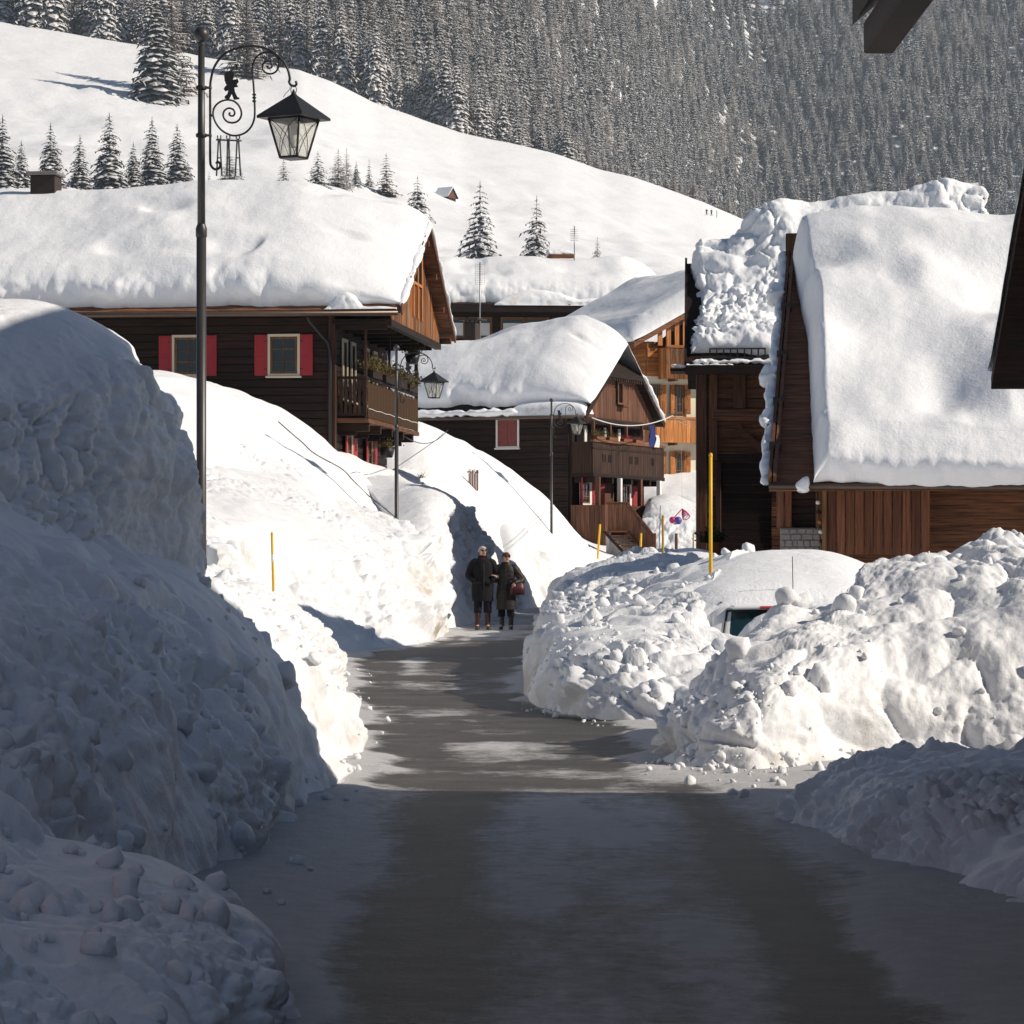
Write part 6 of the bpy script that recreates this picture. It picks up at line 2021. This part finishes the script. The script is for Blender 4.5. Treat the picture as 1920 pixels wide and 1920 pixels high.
    Fc = [(0, 1 + k, 1 + (k + 1) % 4) for k in range(4)] + [(1 + k, 5 + k, 5 + (k + 1) % 4, 1 + (k + 1) % 4) for k in range(4)] + [(5 + k, 9 + k, 9 + (k + 1) % 4, 5 + (k + 1) % 4) for k in range(4)]
    hood = obj('lantern_hood', raw_mesh('lantern_hood', V, Fc, 'iron'), t)
    lathe('hood_tip', [(.03, -.02), (.012, .015), (.008, .03)], 'iron', t, (ax, 0, z_ap), 10)
    ps = []
    for k in range(4):
        ps.append(([corner(k, .235, z_ea - .02), corner(k, .128, z_bt)], .011))
        ps.append(([corner(k, .128, z_bt), corner(k + 1, .128, z_bt)], .012))
        ps.append(([corner(k, .235, z_ea - .028), corner(k + 1, .235, z_ea - .028)], .009))
    cage = tubes('lantern_cage', ps, 'iron', t, 6)
    rods = []
    for k in range(4):
        tl, tr_ = corner(k, .243, z_ea - .03), corner(k + 1, .243, z_ea - .03)
        bl, br = corner(k, .136, z_bt), corner(k + 1, .136, z_bt)
        for a, b, c, d in ((tl, tr_, bl, br), (tr_, tl, br, bl)):
            pts = []
            for u in np.linspace(0, 1, 9):
                h_ = .06 + .86 * (u ** .75)
                pts.append(a.lerp(b, h_).lerp(c.lerp(d, h_), u))
            rods.append((pts, .0035))
    tubes('lattice', rods, 'iron', cage, 5)
    for k in range(4):
        V = [corner(k, .228, z_ea - .03), corner(k + 1, .228, z_ea - .03), corner(k + 1, .122, z_bt), corner(k, .122, z_bt)]
        obj('pane', raw_mesh('pane', V, [(0, 1, 2, 3)], 'lantern_glass'), cage)
    prism('lantern_base', [corner(k, .13, z_bt - .012) for k in range(4)], (0, 0, .018), 'iron', t)
    lathe('bulb_tube', [(.03, -.22), (.035, -.05), (.03, .0), (.02, .02)], 'white_paint', t, (ax, 0, z_ea - .06), 12)
    return t


lamp('nearest tall street lamp with scrolled bracket and hanging lantern', P(377.5, 1040, 26).xy.to_3d())
lamp('second street lamp standing in front of the balcony of the log house', (P(743.5, 1040, 64).x, 64, -.1))
lamp('farthest street lamp in front of the half-hipped house', (P(1034, 1040, 95).x, 95, .4))


# ================================================================== snow poles and stakes
def pole(label, px, ytop, ybase, Y, w, mat='yellow_paint', lean=0, name='snow_pole', sink=.5, tip=True):
    a, b = P(px, ybase, Y), P(px + lean, ytop, Y)
    t = thing(name, label, 'pole', a)
    d = b - a
    r = w * Y / F / 2
    tube('shaft', [-d * (sink / d.length), Vector((0, 0, 0)), d * .5, d], [r, r, r * .97, r * .95], mat, t, 12)
    if tip: lathe('cap', [(r * .98, 0), (r * 1.04, .01), (r * 1.0, .03), (r * .3, .045), (.0005, .046)], mat, t, d, 12)
    return t


pole('tall bright yellow snow pole in front of the barn doorway', 1332.5, 856, 1100, 34, 7, lean=0)
pl = pole('yellow marker pole half buried in the left bank, its middle crusted with snow', 513, 1004, 1116, 35, 5, lean=-3)
snow_strip('lump of snow stuck on the left yellow marker pole', [P(511, 1040, 34.95), P(511.5, 1046, 34.95), P(512, 1052, 34.95)], .035, 90, 1.0)
pole('slim yellow marker pole above the bank behind the woman', 932, 1004, 1040, 88, 3)
pole('leaning yellow pole left of the outside stairs', 1121, 985, 1042, 101, 4.2, lean=4)
pole('short yellow pole at the foot of the outside stairs', 1201, 1002, 1045, 100, 4.2, lean=1)
pole('weathered yellow-brown pole on the shaded mound', 1243, 970, 1046, 56, 4.5, 'yellow_old')
pole('thin dark rod beside the weathered pole', 1236, 948, 1042, 92, 1.4, 'dark_metal', 2, 'rod', tip=False)
pole('short thick brown stump post below the pink net', 1268, 1000, 1040, 95, 6, 'wood_brown_v', name='stump_post', tip=False)
pole('short thin orange-brown stake right of the stump post', 1300, 1000, 1040, 95, 3, 'yellow_old', name='stake', tip=False)

# pink net with balls hanging on a wire
nb = thing('hanging_net', 'pink net bag with violet and silver balls hanging above the shaded bank', 'net', P(1272, 975, 98))
s = 98 / F
for (px, py, r, m) in ((1271, 976, 7.5, 'violet_ball'), (1266, 979, 5.2, 'silver_ball'), (1261, 975, 6.5, 'pink_net')):
    R_ = r * s
    lathe('ball', [(max(.0005, R_ * math.sin(a)), -R_ * math.cos(a)) for a in np.linspace(0, math.pi, 12)], m, nb, ((px - 1272) * s, 0, (975 - py) * s), 16)
apex = Vector(((1279 - 1272) * s, 0, (975 - 954) * s))
netp = []
rimc = Vector(((1287 - 1272) * s, 0, (975 - 970) * s))
for k in range(14):
    a = 6.283 * k / 14
    rim = rimc + Vector((.13 * math.cos(a), .13 * math.sin(a) * .7, .09 * math.sin(a + .5)))
    netp.append(([apex, (apex + rim) / 2 + Vector((.02 * math.cos(a), .03 * math.sin(a), .02)), rim], .011))
    a2 = 6.283 * (k + 1) / 14
    rim2 = rimc + Vector((.13 * math.cos(a2), .13 * math.sin(a2) * .7, .09 * math.sin(a2 + .5)))
    netp.append(([rim, rim2], .012))
    netp.append((([(apex + rim) / 2, (apex + rim2) / 2]), .009))
netp.append(([apex, Vector((-.12, 0, .12)), Vector((-.14, 0, -.05))], .02))
tubes('net', netp, 'pink_net', nb, 5)
tube('hanging_cord', [apex, (-.03 + apex.x, 0, 2.6)], .004, 'cable_white', nb, 4)

# potted shrub beside the barn door
ps = thing('potted_shrub', 'snow-tipped evergreen in a terracotta pot beside the barn doorway', 'shrub', P(1340, 1040, 73))
lathe('pot', [(.001, 0), (.14, 0), (.18, .3), (.19, .32), (.16, .32)], 'terracotta', ps)
tuft('foliage', ps, (-.05, 0, .3), .4, .4, .5, 'plant_green', 150, 77)

# wires
def wire(label, a, b, sag, r, mat, n=14, group=None):
    pts = []
    for k in range(n + 1):
        u = k / n
        p = a.lerp(b, u)
        pts.append(p - Vector((0, 0, sag * 4 * u * (1 - u))))
    o = tube('wire', pts, r, mat, None, 5)
    return tag(o, label, 'wire', group)


wire('thick white cable sagging across the hipped gable', P(1110, 783, 107), P(1262, 779, 112), .35, .022, 'cable_white')
wire('upper white wire running from the hipped gable to the barn', P(1262, 779, 112), P(1314, 792, 76), .05, .009, 'cable_white')
wire('lower white wire running from the hipped gable to the barn', P(1262, 783, 112), P(1314, 802, 76), .08, .009, 'cable_white')
wire('wire rising along the snow slope beside the log house', P(758, 818, 70), P(840, 806, 96), .3, .012, 'cable_black')


def ground_hit(px, py):
    o = Vector((0, 0, CH))
    d = (P(px, py, 100) - o).normalized()
    dg = bpy.context.evaluated_depsgraph_get()
    h, loc, n, _, ob, _ = sc.ray_cast(dg, o, d, distance=400)
    return loc if h else P(px, py, 60)


cp = [(522, 792), (548, 815), (568, 832), (590, 852), (640, 880), (662, 902), (690, 930), (715, 950), (742, 972)]
pts = [ground_hit(*c) + Vector((0, -.03, .02)) for c in cp]
tag(tube('ground_cable', smooth_pts(pts), .012, 'cable_black'), 'dark cable lying down the snow slope below the log house', 'cable')
# twig fence posts poking out of the snow
for k, (px, py, w, h, lb) in enumerate(((888, 908, .32, .55, 'reed bundle poking out of the snow slope below the second house'), (789, 897, .12, .2, 'short stub of a garden post with dry twigs in the snow'), (760, 897, .1, .06, 'tiny dark post top just above the snow'))):
    g = ground_hit(px, py + 6)
    tw = thing('garden_post', lb, 'post', g - Vector((0, 0, .1)))
    for j in range(6 if k == 0 else 2):
        bx(tw, 'stake', (-w / 2 + j * w / 6, -w / 2 + (j + .8) * w / 6), (-.05, .05), (0, h + .05 * ((j * 7) % 3)), 'wood_reddish_v', .004)
    if k < 2: tuft('dry_twigs', tw, (0, 0, h), w * 1.3, .1, .22, 'plant_dry', 26, 80 + k)

# meadow hut, skiers, power pylon on the hill
Yh = hill_Y(836, 362)
hut = thing('meadow_hut', 'tiny snow-covered wooden hut alone on the meadow', 'hut', P(836, 368, Yh), R(-35))
bx(hut, 'wall', (-1.9, 1.9), (-1.5, 1.5), (-2.5, .1), 'wood_dark_h', .02)
prism('gable_wall', [(1.92, -1.5, -.6), (1.92, 1.5, -.6), (1.92, 1.5, .1), (1.92, 0, 1.7), (1.92, -1.5, .1)], (.05, 0, 0), 'wood_brown_v', hut)
prism('roof', [(-2.4, -2.1, -.45), (-2.4, 0, 1.9), (-2.4, 2.1, -.45), (-2.4, 2.1, -.6), (-2.4, 0, 1.72), (-2.4, -2.1, -.6)], (4.7, 0, 0), 'wood_dark_h', hut)
prism('snow_cover', [(-2.4, -2.12, -.43), (-2.4, -2.0, -.1), (-2.4, 0, 2.25), (-2.4, 2.0, -.1), (-2.4, 2.12, -.43), (-2.4, 0, 1.92)], (4.6, 0, 0), 'snow_roof', hut)


def skin_body(name, verts, edges, radii, mat, root=0, sub=1):
    me = bpy.data.meshes.new(name)
    me.from_pydata(verts, edges, [])
    me.materials.append(MATS[mat])
    o = bpy.data.objects.new(name, me)
    link(o)
    m = o.modifiers.new('skin', 'SKIN')
    m.use_smooth_shade = True
    for i, v in enumerate(me.skin_vertices[0].data):
        r_ = radii[i]
        v.radius = r_ if hasattr(r_, '__len__') else (r_, r_)
        v.use_root = (i == root)
    if sub:
        s_ = o.modifiers.new('sub', 'SUBSURF')
        s_.levels = s_.render_levels = sub
    return o


for k, (px, lb) in enumerate(((1325, 'left skier standing far off on the meadow crest'), (1334, 'right skier standing far off on the meadow crest'))):
    base = P(px, 402 + k, hill_Y(px, 402 + k)) - Vector((0, 0, .2))
    vs = [(0, 0, .95), (0, 0, 1.3), (0, 0, 1.5), (0, 0, 1.7), (-.12, 0, .5), (-.15, 0, .05), (.12, 0, .5), (.15, 0, .05), (-.25, 0, 1.42), (-.38, -.1, 1.1), (.25, 0, 1.42), (.38, -.1, 1.1)]
    es = [(0, 1), (1, 2), (2, 3), (0, 4), (4, 5), (0, 6), (6, 7), (2, 8), (8, 9), (2, 10), (10, 11)]
    o = skin_body('person', vs, es, [.17, .19, .12, .12, .1, .08, .1, .08, .08, .06, .08, .06], 'coat_black')
    o.location = base
    tag(o, lb, 'person', 'skiers far off on the meadow crest')
    tubes('ski_poles', [([(-.42, -.1, 1.15), (-.6, -.2, 0)], .02), ([(.42, -.1, 1.15), (.6, -.2, 0)], .02)], 'dark_metal', o)
    for sx in (-.15, .15): bx(o, 'ski', (sx - .05, sx + .05), (-.8, .8), (0, .03), 'dark_metal', .005)
t = thing('ski_marker', 'thin dark marker post right of the two skiers on the crest', 'post', P(1344, 405, hill_Y(1344, 405)))
tube('shaft', [(0, 0, -1), (0, 0, 1.6)], .1, 'dark_metal', t, 8)

py_ = thing('power_pylon', 'triple timber power pylon on the hill behind the first lamp', 'pylon', P(423, 316, 420))
k_ = 420 / F
legs = []
for cx_ in (-12, 5, 23):
    for sx in (-1, 1):
        legs.append(([((cx_ + sx * (5 if cx_ != 5 else 2.5) * 1.0) * k_, 0, -14 * k_), (cx_ * k_ + sx * .1, 0, 56 * k_)], .13))
    legs.append(([((cx_ - 3) * k_, 0, 20 * k_), ((cx_ + 3) * k_, 0, 20 * k_)], .09))
    for j in (-3, 3): legs.append(([((cx_ + j) * k_, 0, 56 * k_), ((cx_ + j) * k_, 0, 62 * k_)], .10))
legs.append(([(-18 * k_, 0, 54 * k_), (30 * k_, 0, 52 * k_)], .13))
tubes('timber_frame', legs, 'dark_metal', py_, 6)


# ================================================================== thin winter air
hz_ = obj('haze', box_mesh(2600, 4000, 1500, 'iron', 0), None, (200, 1450, 745))
hz_.data = hz_.data.copy()
hz_.data.materials.clear()
hm_a = bpy.data.materials.new('haze')
hm_a.use_nodes = True
nt_ = hm_a.node_tree
for n_ in list(nt_.nodes): nt_.nodes.remove(n_)
vo = nt_.nodes.new('ShaderNodeVolumePrincipled')
vo.inputs['Color'].default_value = (.70, .84, 1.0, 1)
vo.inputs['Density'].default_value = 0.00012
ou = nt_.nodes.new('ShaderNodeOutputMaterial')
nt_.links.new(vo.outputs[0], ou.inputs['Volume'])
hz_.data.materials.append(hm_a)
tag(hz_, 'thin cold haze in the valley air', kind='stuff')
# ================================================================== the couple
def loft(name, rings, mat, parent, sides=24, amp=.006, seed=0, close=True):
    """rings: (cx,cy,z,rx,ry)"""
    a = np.linspace(0, 2 * math.pi, sides, endpoint=False)
    zs = np.array(rings, float)
    t = np.arange(len(zs), dtype=float)
    zz = hermite_axis(zs, t, np.linspace(0, len(zs) - 1, (len(zs) - 1) * 4 + 1))
    G = np.stack([zz[:, 0:1] + zz[:, 3:4] * np.cos(a), zz[:, 1:2] + zz[:, 4:5] * np.sin(a), zz[:, 2:3] + 0 * a], -1)
    n = normals(G)
    G = G + amp * vnoise(G * np.array([14, 14, 5]), seed)[..., None] * np.array([1, 1, .2])
    return obj(name, grid_mesh(name, G, mat, wrap=True), parent)


def limb(name, pts, rads, mat, parent, seed=0, amp=.005):
    p = smooth_pts(pts, 5)
    r = np.interp(np.linspace(0, len(rads) - 1, len(p)), range(len(rads)), rads)
    V, Fc = tube_geo(p, list(r), 14)
    V = np.array([v[:] for v in V])
    V = V + amp * vnoise(V * 22, seed)[:, None]
    return obj(name, raw_mesh(name, V, Fc, mat, True), parent)


def fingers(vs, es, rs, wrist, palm_dir, spread, up, base_i):
    """five unequal curled fingers added to a skin skeleton, rooted on the palm"""
    w, d, s, u = Vector(wrist), Vector(palm_dir).normalized(), Vector(spread).normalized(), Vector(up).normalized()
    palm = len(vs)
    vs.append(tuple(w + d * .05)); rs.append((.034, .02)); es.append((base_i, palm))
    for k, (off, ln) in enumerate(((-.03, .066), (-.01, .075), (.01, .07), (.03, .055))):
        a = len(vs)
        b0 = w + d * .085 + s * off
        vs.append(tuple(b0)); rs.append(.0105)
        vs.append(tuple(b0 + d * ln * .55 - u * .008)); rs.append(.009)
        vs.append(tuple(b0 + d * ln * .85 - u * .035)); rs.append(.008)
        es += [(palm, a), (a, a + 1), (a + 1, a + 2)]
    a = len(vs)
    vs.append(tuple(w + d * .035 - s * .042)); rs.append(.012)
    vs.append(tuple(w + d * .075 - s * .055 - u * .02)); rs.append(.0095)
    es += [(base_i + 0, a), (a, a + 1)]


def person(label, loc, H, rotz, head_turn, hair, coat_rings, coat_mat, trouser_mat, boot_mat, arms, shins, extra):
    k = H / 1.75
    vs = [(0, 0, .93), (0, 0, 1.1), (0, .0, 1.3), (0, .01, 1.46), (0, 0, 1.52)]
    rs = [(.15, .11), (.14, .10), (.16, .105), (.09, .07), (.055, .055)]
    es = [(0, 1), (1, 2), (2, 3), (3, 4)]
    # head: jaw, cheeks, skull
    c, s_ = math.cos(head_turn), math.sin(head_turn)
    f = Vector((s_, -c, 0))
    hv = len(vs)
    vs += [tuple(Vector((0, 0, 1.575)) + f * .022), tuple(Vector((0, 0, 1.635)) + f * .012), tuple(Vector((0, 0, 1.69)) - f * .004), tuple(Vector((0, 0, 1.725)) - f * .01)]
    rs += [(.058, .062), (.073, .085), (.076, .09), (.05, .055)]
    es += [(4, hv), (hv, hv + 1), (hv + 1, hv + 2), (hv + 2, hv + 3)]
    for sd, arm in zip((-1, 1), arms):
        a = len(vs)
        vs += [(sd * .17, 0, 1.41)] + [tuple(p) for p in arm['pts']]
        rs += [.065, .052, .034]
        es += [(3, a), (a, a + 1), (a + 1, a + 2)]
        fingers(vs, es, rs, arm['pts'][1], arm['dir'], arm['spread'], arm['up'], a + 2)
    for sd in (-1, 1):
        a = len(vs)
        vs += [(sd * .09, 0, .88), (sd * .10, -.01, .5), (sd * .105, .015, .09), (sd * .115, -.10, .035)]
        rs += [.095, .062, .042, .035]
        es += [(0, a), (a, a + 1), (a + 1, a + 2), (a + 2, a + 3)]
    o = skin_body('person', vs, es, rs, 'skin', 0, 2)
    o.location = loc
    o.rotation_euler = (0, 0, rotz)
    o.scale = (k, k, k)
    tag(o, label, 'person')
    # face
    hm_ = Matrix.Translation((0, 0, 1.65)) @ Matrix.Rotation(head_turn, 4, 'Z')
    hd_ = lambda p: hm_ @ Vector(p)
    V = [hd_(p) for p in ((-.012, -.085, .02), (.012, -.085, .02), (-.018, -.088, -.025), (.018, -.088, -.025), (0, -.118, -.022), (0, -.092, .02))]
    obj('nose', raw_mesh('nose', V, [(0, 2, 4, 5), (1, 5, 4, 3), (2, 3, 4), (0, 5, 1)], 'skin', True), o)
    tubes('mouth', [([hd_((-.024, -.083, -.055)), hd_((0, -.093, -.053)), hd_((.024, -.083, -.055))], .005)], 'scarf_red', o, 6)
    for sd in (-1, 1):
        G = [hd_((sd * .078, .0 + .018 * math.cos(a), .0 + .032 * math.sin(a))) for a in np.linspace(0, 6.28, 10, endpoint=False)]
        V = G + [hd_((sd * .092, .012 + .02 * math.cos(a), .03 * math.sin(a))) for a in np.linspace(0, 6.28, 10, endpoint=False)]
        obj('ear', raw_mesh('ear', V, [(i, (i + 1) % 10, 10 + (i + 1) % 10, 10 + i) for i in range(10)] + [tuple(range(10, 20))], 'skin', True), o)
    # sunglasses
    gl = []
    for sd in (-1, 1):
        gl.append([hd_((sd * (.008 + .052 * u), -.098 + .024 * u * u, .012 + .018 * z)) for u, z in ((0, .5), (.5, 1), (1, .8), (1, -.6), (.6, -1.1), (.1, -.7))])
    V, Fc = [], []
    for g in gl:
        o0 = len(V)
        V += g + [p + f * -.006 for p in g]
        Fc += [tuple(range(o0, o0 + 6)), tuple(range(o0 + 6, o0 + 12))[::-1]] + [(o0 + i, o0 + (i + 1) % 6, o0 + 6 + (i + 1) % 6, o0 + 6 + i) for i in range(6)]
    sg = obj('sunglasses', raw_mesh('sunglasses', V, Fc, 'black_plastic'), o)
    tubes('temple_arms', [([hd_((sd * .06, -.074, .02)), hd_((sd * .082, .0, .02))], .004) for sd in (-1, 1)] + [([hd_((-.01, -.1, .02)), hd_((.01, -.1, .02))], .004)], 'black_plastic', sg, 5)
    # hair: shell over the skull
    th, ph = np.linspace(0, 1, 14), np.linspace(0, 2 * math.pi, 28, endpoint=False)
    G = np.zeros((14, 28, 3))
    for i, t_ in enumerate(th):
        for j, p_ in enumerate(ph):
            back = .5 + .5 * math.cos(p_ - math.pi / 2)          # 1 at the back of the head
            lim = hair['front'] + (hair['back'] - hair['front']) * back
            a = t_ * lim
            G[i, j] = (hair['r'] * .088 * math.sin(a) * math.cos(p_), hair['r'] * .105 * math.sin(a) * math.sin(p_) + .004, hair['r'] * .098 * math.cos(a) + .005)
    G = G * (1 + hair['fluff'] * vnoise(G * 45, 91)[..., None])
    G = np.array([[list(hd_(p)) for p in row] for row in G])
    obj('hair', grid_mesh('hair', G, hair['mat'], wrap=True), o)
    # clothes
    coat = loft('coat', coat_rings, coat_mat, o, 28, .010, 92)
    for sd, arm in zip((-1, 1), arms):
        w = Vector(arm['pts'][1])
        e = Vector(arm['pts'][0])
        limb('sleeve', [(sd * .12, .01, 1.42), (sd * .2, .01, 1.37), e, e.lerp(w, .6), w], [.085, .092, .082, .07, .058], coat_mat, coat, 93 + sd, .008)
    for sd in (-1, 1):
        limb('trouser_leg', [(sd * .09, 0, .86), (sd * .1, 0, .65), (sd * .105, -.005, .46), (sd * .105, .01, shins)], [.105, .092, .088, .085], trouser_mat, o, 95 + sd, .008)
        bt = limb('boot', [(sd * .105, .012, shins + .06), (sd * .105, .015, .2), (sd * .105, .02, .07)], [.068, .058, .056], boot_mat, o, 97 + sd, .002)
        V = []
        for z_, w_ in ((0, 1.0), (.03, 1.02), (.075, .8)):
            for a in np.linspace(0, 6.283, 14, endpoint=False):
                V.append((sd * .112 + .047 * w_ * math.cos(a) + sd * .01 * (math.sin(a) < 0), -.045 + (.115 if math.sin(a) < 0 else .09) * w_ * math.sin(a), z_))
        Fc = [(i * 14 + j, i * 14 + (j + 1) % 14, i * 14 + 14 + (j + 1) % 14, i * 14 + 14 + j) for i in range(2) for j in range(14)] + [tuple(range(28, 42)), tuple(range(14))[::-1]]
        obj('shoe', raw_mesh('shoe', V, Fc, 'black_plastic' if boot_mat == 'boot_red' else boot_mat, True), bt)
    extra(o, hd_)
    return o


def man_extra(o, hd_):
    loft('collar', [(0, .0, 1.44, .135, .11), (0, -.005, 1.5, .105, .09), (0, 0, 1.555, .098, .09)], 'coat_black', o, 20, .004, 101)
    loft('scarf', [(0, -.02, 1.42, .11, .10), (0, -.02, 1.48, .085, .085), (0, -.01, 1.54, .075, .075)], 'scarf_red', o, 18, .008, 102)
    tubes('coat_front_edge', [([(.015, -.165, .66), (.02, -.172, 1.0), (.02, -.15, 1.3), (.0, -.115, 1.44)], .008)], 'black_plastic', o, 6)
    for sd in (-1, 1):
        bx(o, 'pocket_flap', (sd * .13 - .075, sd * .13 + .075), (-.175, -.15), (.95, 1.01), 'coat_black', .01)


man = person('man in a dark knee-length coat and sunglasses standing on the lane', (P(905, 1040, 60).x, 60.0, .02), 1.76, R(4), R(22),
             dict(mat='hair_grey', front=1.05, back=2.0, r=1.0, fluff=.02),
             [(0, 0, .6, .225, .165), (0, 0, .75, .228, .168), (0, 0, .95, .225, .165), (0, 0, 1.1, .205, .15), (0, 0, 1.28, .222, .155), (0, .0, 1.40, .215, .13), (0, .0, 1.465, .15, .11), (0, 0, 1.50, .1, .085)],
             'coat_black', 'trouser_navy', 'boot_red',
             [dict(pts=[(-.285, .03, 1.14), (-.17, -.09, 1.0)], dir=(.35, .8, -.5), spread=(1, 0, .3), up=(0, -1, 0)),
              dict(pts=[(.285, .02, 1.15), (.18, -.09, 1.01)], dir=(-.35, .8, -.5), spread=(-1, 0, .3), up=(0, -1, 0))], .36, man_extra)


def woman_extra(o, hd_):
    loft('hood_collar', [(0, .01, 1.42, .15, .125), (0, .02, 1.48, .135, .125), (0, .03, 1.54, .115, .11)], 'coat_brown', o, 20, .012, 111)
    for k in range(9):   # quilting seams
        z = .58 + k * .095
        rx = np.interp(z, [.5, 1.0, 1.1, 1.3, 1.4], [.236, .215, .20, .205, .19])
        ry = rx * .72
        tube('quilt_seam', [(rx * math.cos(a), ry * math.sin(a), z + .006 * math.sin(3 * a)) for a in np.linspace(0, 6.283, 25)], .007, 'black_plastic', o, 5)
    tubes('coat_zip', [([(0, -.168, .55), (0, -.158, 1.0), (0, -.15, 1.3), (0, -.12, 1.45)], .008)], 'dark_metal', o, 6)


woman = person('woman in a long dark quilted coat and sunglasses beside the man', (P(949, 1040, 60).x, 60.05, .02), 1.62, R(-3), R(25),
               dict(mat='hair_brown', front=1.15, back=2.15, r=1.12, fluff=.07),
               [(0, 0, .46, .232, .17), (0, 0, .62, .232, .168), (0, 0, .85, .222, .16), (0, 0, 1.08, .195, .142), (0, 0, 1.28, .205, .145), (0, .0, 1.40, .205, .125), (0, .0, 1.465, .145, .11), (0, 0, 1.50, .1, .085)],
               'coat_brown', 'trouser_navy', 'black_plastic',
               [dict(pts=[(-.26, .03, 1.15), (-.2, -.15, 1.2)], dir=(-.6, -.2, .3), spread=(0, -1, 0), up=(0, 0, 1)),
                dict(pts=[(.36, .02, 1.13), (.2, -.19, 1.06)], dir=(-.1, -.3, -.8), spread=(1, 0, 0), up=(0, -1, 0))], .3, woman_extra)
# her bag, hanging from the bent arm
bag = thing('handbag', 'dark red leather handbag under the arm of the woman', 'bag', Vector(woman.location) + Vector((.235, -.14, .78)), R(12))
G = np.zeros((9, 24, 3))
for i, u in enumerate(np.linspace(0, 1, 9)):
    w = .165 * (1 - .25 * u ** 3) * (1 if 0 < i < 8 else .9)
    d = .07 * math.sin(math.pi * (.12 + .76 * u)) + .012
    for j in range(24):
        a = 6.283 * j / 24
        G[i, j] = (w * math.copysign(abs(math.cos(a)) ** .6, math.cos(a)), d * math.sin(a), .25 * u - .05)
G[..., 2] += .012 * vnoise(G * 18, 120)
obj('bag_body', grid_mesh('bag_body', G, 'bag_red', wrap=True), bag)
prism('bag_top', [(-.12, -.015, .198), (.12, -.015, .198), (.12, .015, .198), (-.12, .015, .198)], (0, 0, .012), 'bag_red', bag)
tube('bag_handle', smooth_pts([(-.09, 0, .2), (-.07, .01, .31), (0, .02, .36), (.07, .01, .31), (.09, 0, .2)]), .011, 'bag_red', bag, 8)

# ================================================================== the buried car
def build_car():
    car = thing('buried_car', 'white hatchback almost entirely buried in the snow, rear corner showing', 'car', (2.98, 31.2, -.42), R(6))
    W, Lc = .80, 3.6
    # body side profile (y forward, z up), swept across the width with tumblehome
    prof = [(.02, .28), (-.02, .5), (.0, .78), (.06, .98), (.34, 1.42), (.55, 1.5), (1.7, 1.52), (2.1, 1.45), (2.65, 1.02), (3.3, .88), (3.58, .74), (3.62, .5), (3.55, .28)]
    m = len(prof)
    cols = [-1, -.97, -.88, -.5, 0, .5, .88, .97, 1]
    G = np.zeros((m, len(cols), 3))
    for i, (y, z) in enumerate(prof):
        tum = 1 - .16 * max(0, (z - .95) / .55)
        for j, c in enumerate(cols):
            edge = abs(c) ** 6
            G[i, j] = (c * W * tum, y + .10 * edge * (1 if y < 1.8 else -1), z - .05 * edge * (z > 1.3))
    body = obj('body', grid_mesh('body', G, 'car_white'), car)
    for sd in (-1, 1):
        V = [(sd * W * (1 - .16 * max(0, (z - .95) / .55)), y + .1 * (1 if y < 1.8 else -1), z - .05 * (z > 1.3)) for y, z in prof]
        obj('body_side', raw_mesh('body_side', V, [tuple(range(m))], 'car_white'), car)
        for yy in (.62, 2.9):
            wh = obj('wheel', raw_mesh('wheel', *tube_geo([(sd * (W - .14), yy, .3), (sd * (W + .01), yy, .3)], [.29, .29], 24), 'rubber'), car)
            obj('rim', raw_mesh('rim', *tube_geo([(sd * (W - .02), yy, .3), (sd * (W + .02), yy, .3)], [.19, .17], 20), 'chrome'), wh)
        # tall tail light at the corner
        V = [(sd * (W - .005), .055, .70), (sd * (W - .10), -.03, .70), (sd * (W - .12), -.005, .92), (sd * (W - .03), .09, .94)]
        prism('tail_light', V, (sd * .012, -.015, 0), 'lamp_red', car)
        V = [(sd * (W - .0), .05, .56), (sd * (W - .10), -.035, .56), (sd * (W - .10), -.032, .695), (sd * (W - .005), .055, .695)]
        prism('reversing_light', V, (sd * .012, -.015, 0), 'white_paint', car)
    # rear window following the slanted tailgate
    def rg(u, v, o=.0):
        y0, z0, y1, z1 = .085, 1.03, .33, 1.40
        half = (.66 - .10 * v)
        return (u * half, y0 + (y1 - y0) * v - .018 - o + .07 * abs(u) ** 3, z0 + (z1 - z0) * v)
    us, vs_ = np.linspace(-1, 1, 15), np.linspace(0, 1, 7)
    G = np.array([[rg(u, v) for v in vs_] for u in us])
    obj('rear_window', grid_mesh('rear_window', G, 'glass_teal'), car)
    rim = [rg(u, 0, .006) for u in us] + [rg(1, v, .006) for v in vs_] + [rg(u, 1, .006) for u in us[::-1]] + [rg(-1, v, .006) for v in vs_[::-1]]
    tube('window_seal', rim, .014, 'black_plastic', car, 6)
    bx(car, 'spoiler', (-.52, .52), (.22, .44), (1.415, 1.46), 'car_white', .015)
    bx(car, 'brake_light', (-.22, .22), (.205, .235), (1.42, 1.452), 'lamp_red', .008)
    ring = [(-.27 + .06 * math.cos(a), -.005, .86 + .06 * math.sin(a)) for a in np.linspace(0, 6.283, 24)]
    tubes('badge', [(ring, .007), ([(-.33, -.006, .865), (-.27, -.008, .855), (-.21, -.006, .865)], .006)], 'chrome', car, 6)
    bx(car, 'bumper', (-.8, .8), (-.06, .12), (.26, .5), 'car_white', .05)
    tube('wiper', [(-.1, .06, 1.05), (-.42, .09, 1.09)], .01, 'black_plastic', car, 6)
    bx(car, 'wiper_motor', (-.34, -.2), (.03, .075), (1.0, 1.04), 'black_plastic', .01)
    tube('aerial', [(.25, .7, 1.5), (.2, .5, 2.0)], .005, 'black_plastic', car, 5)
    tube('roof_seam', [(-.6, .5, 1.49), (-.6, 1.8, 1.5)], .008, 'black_plastic', car, 5)


build_car()
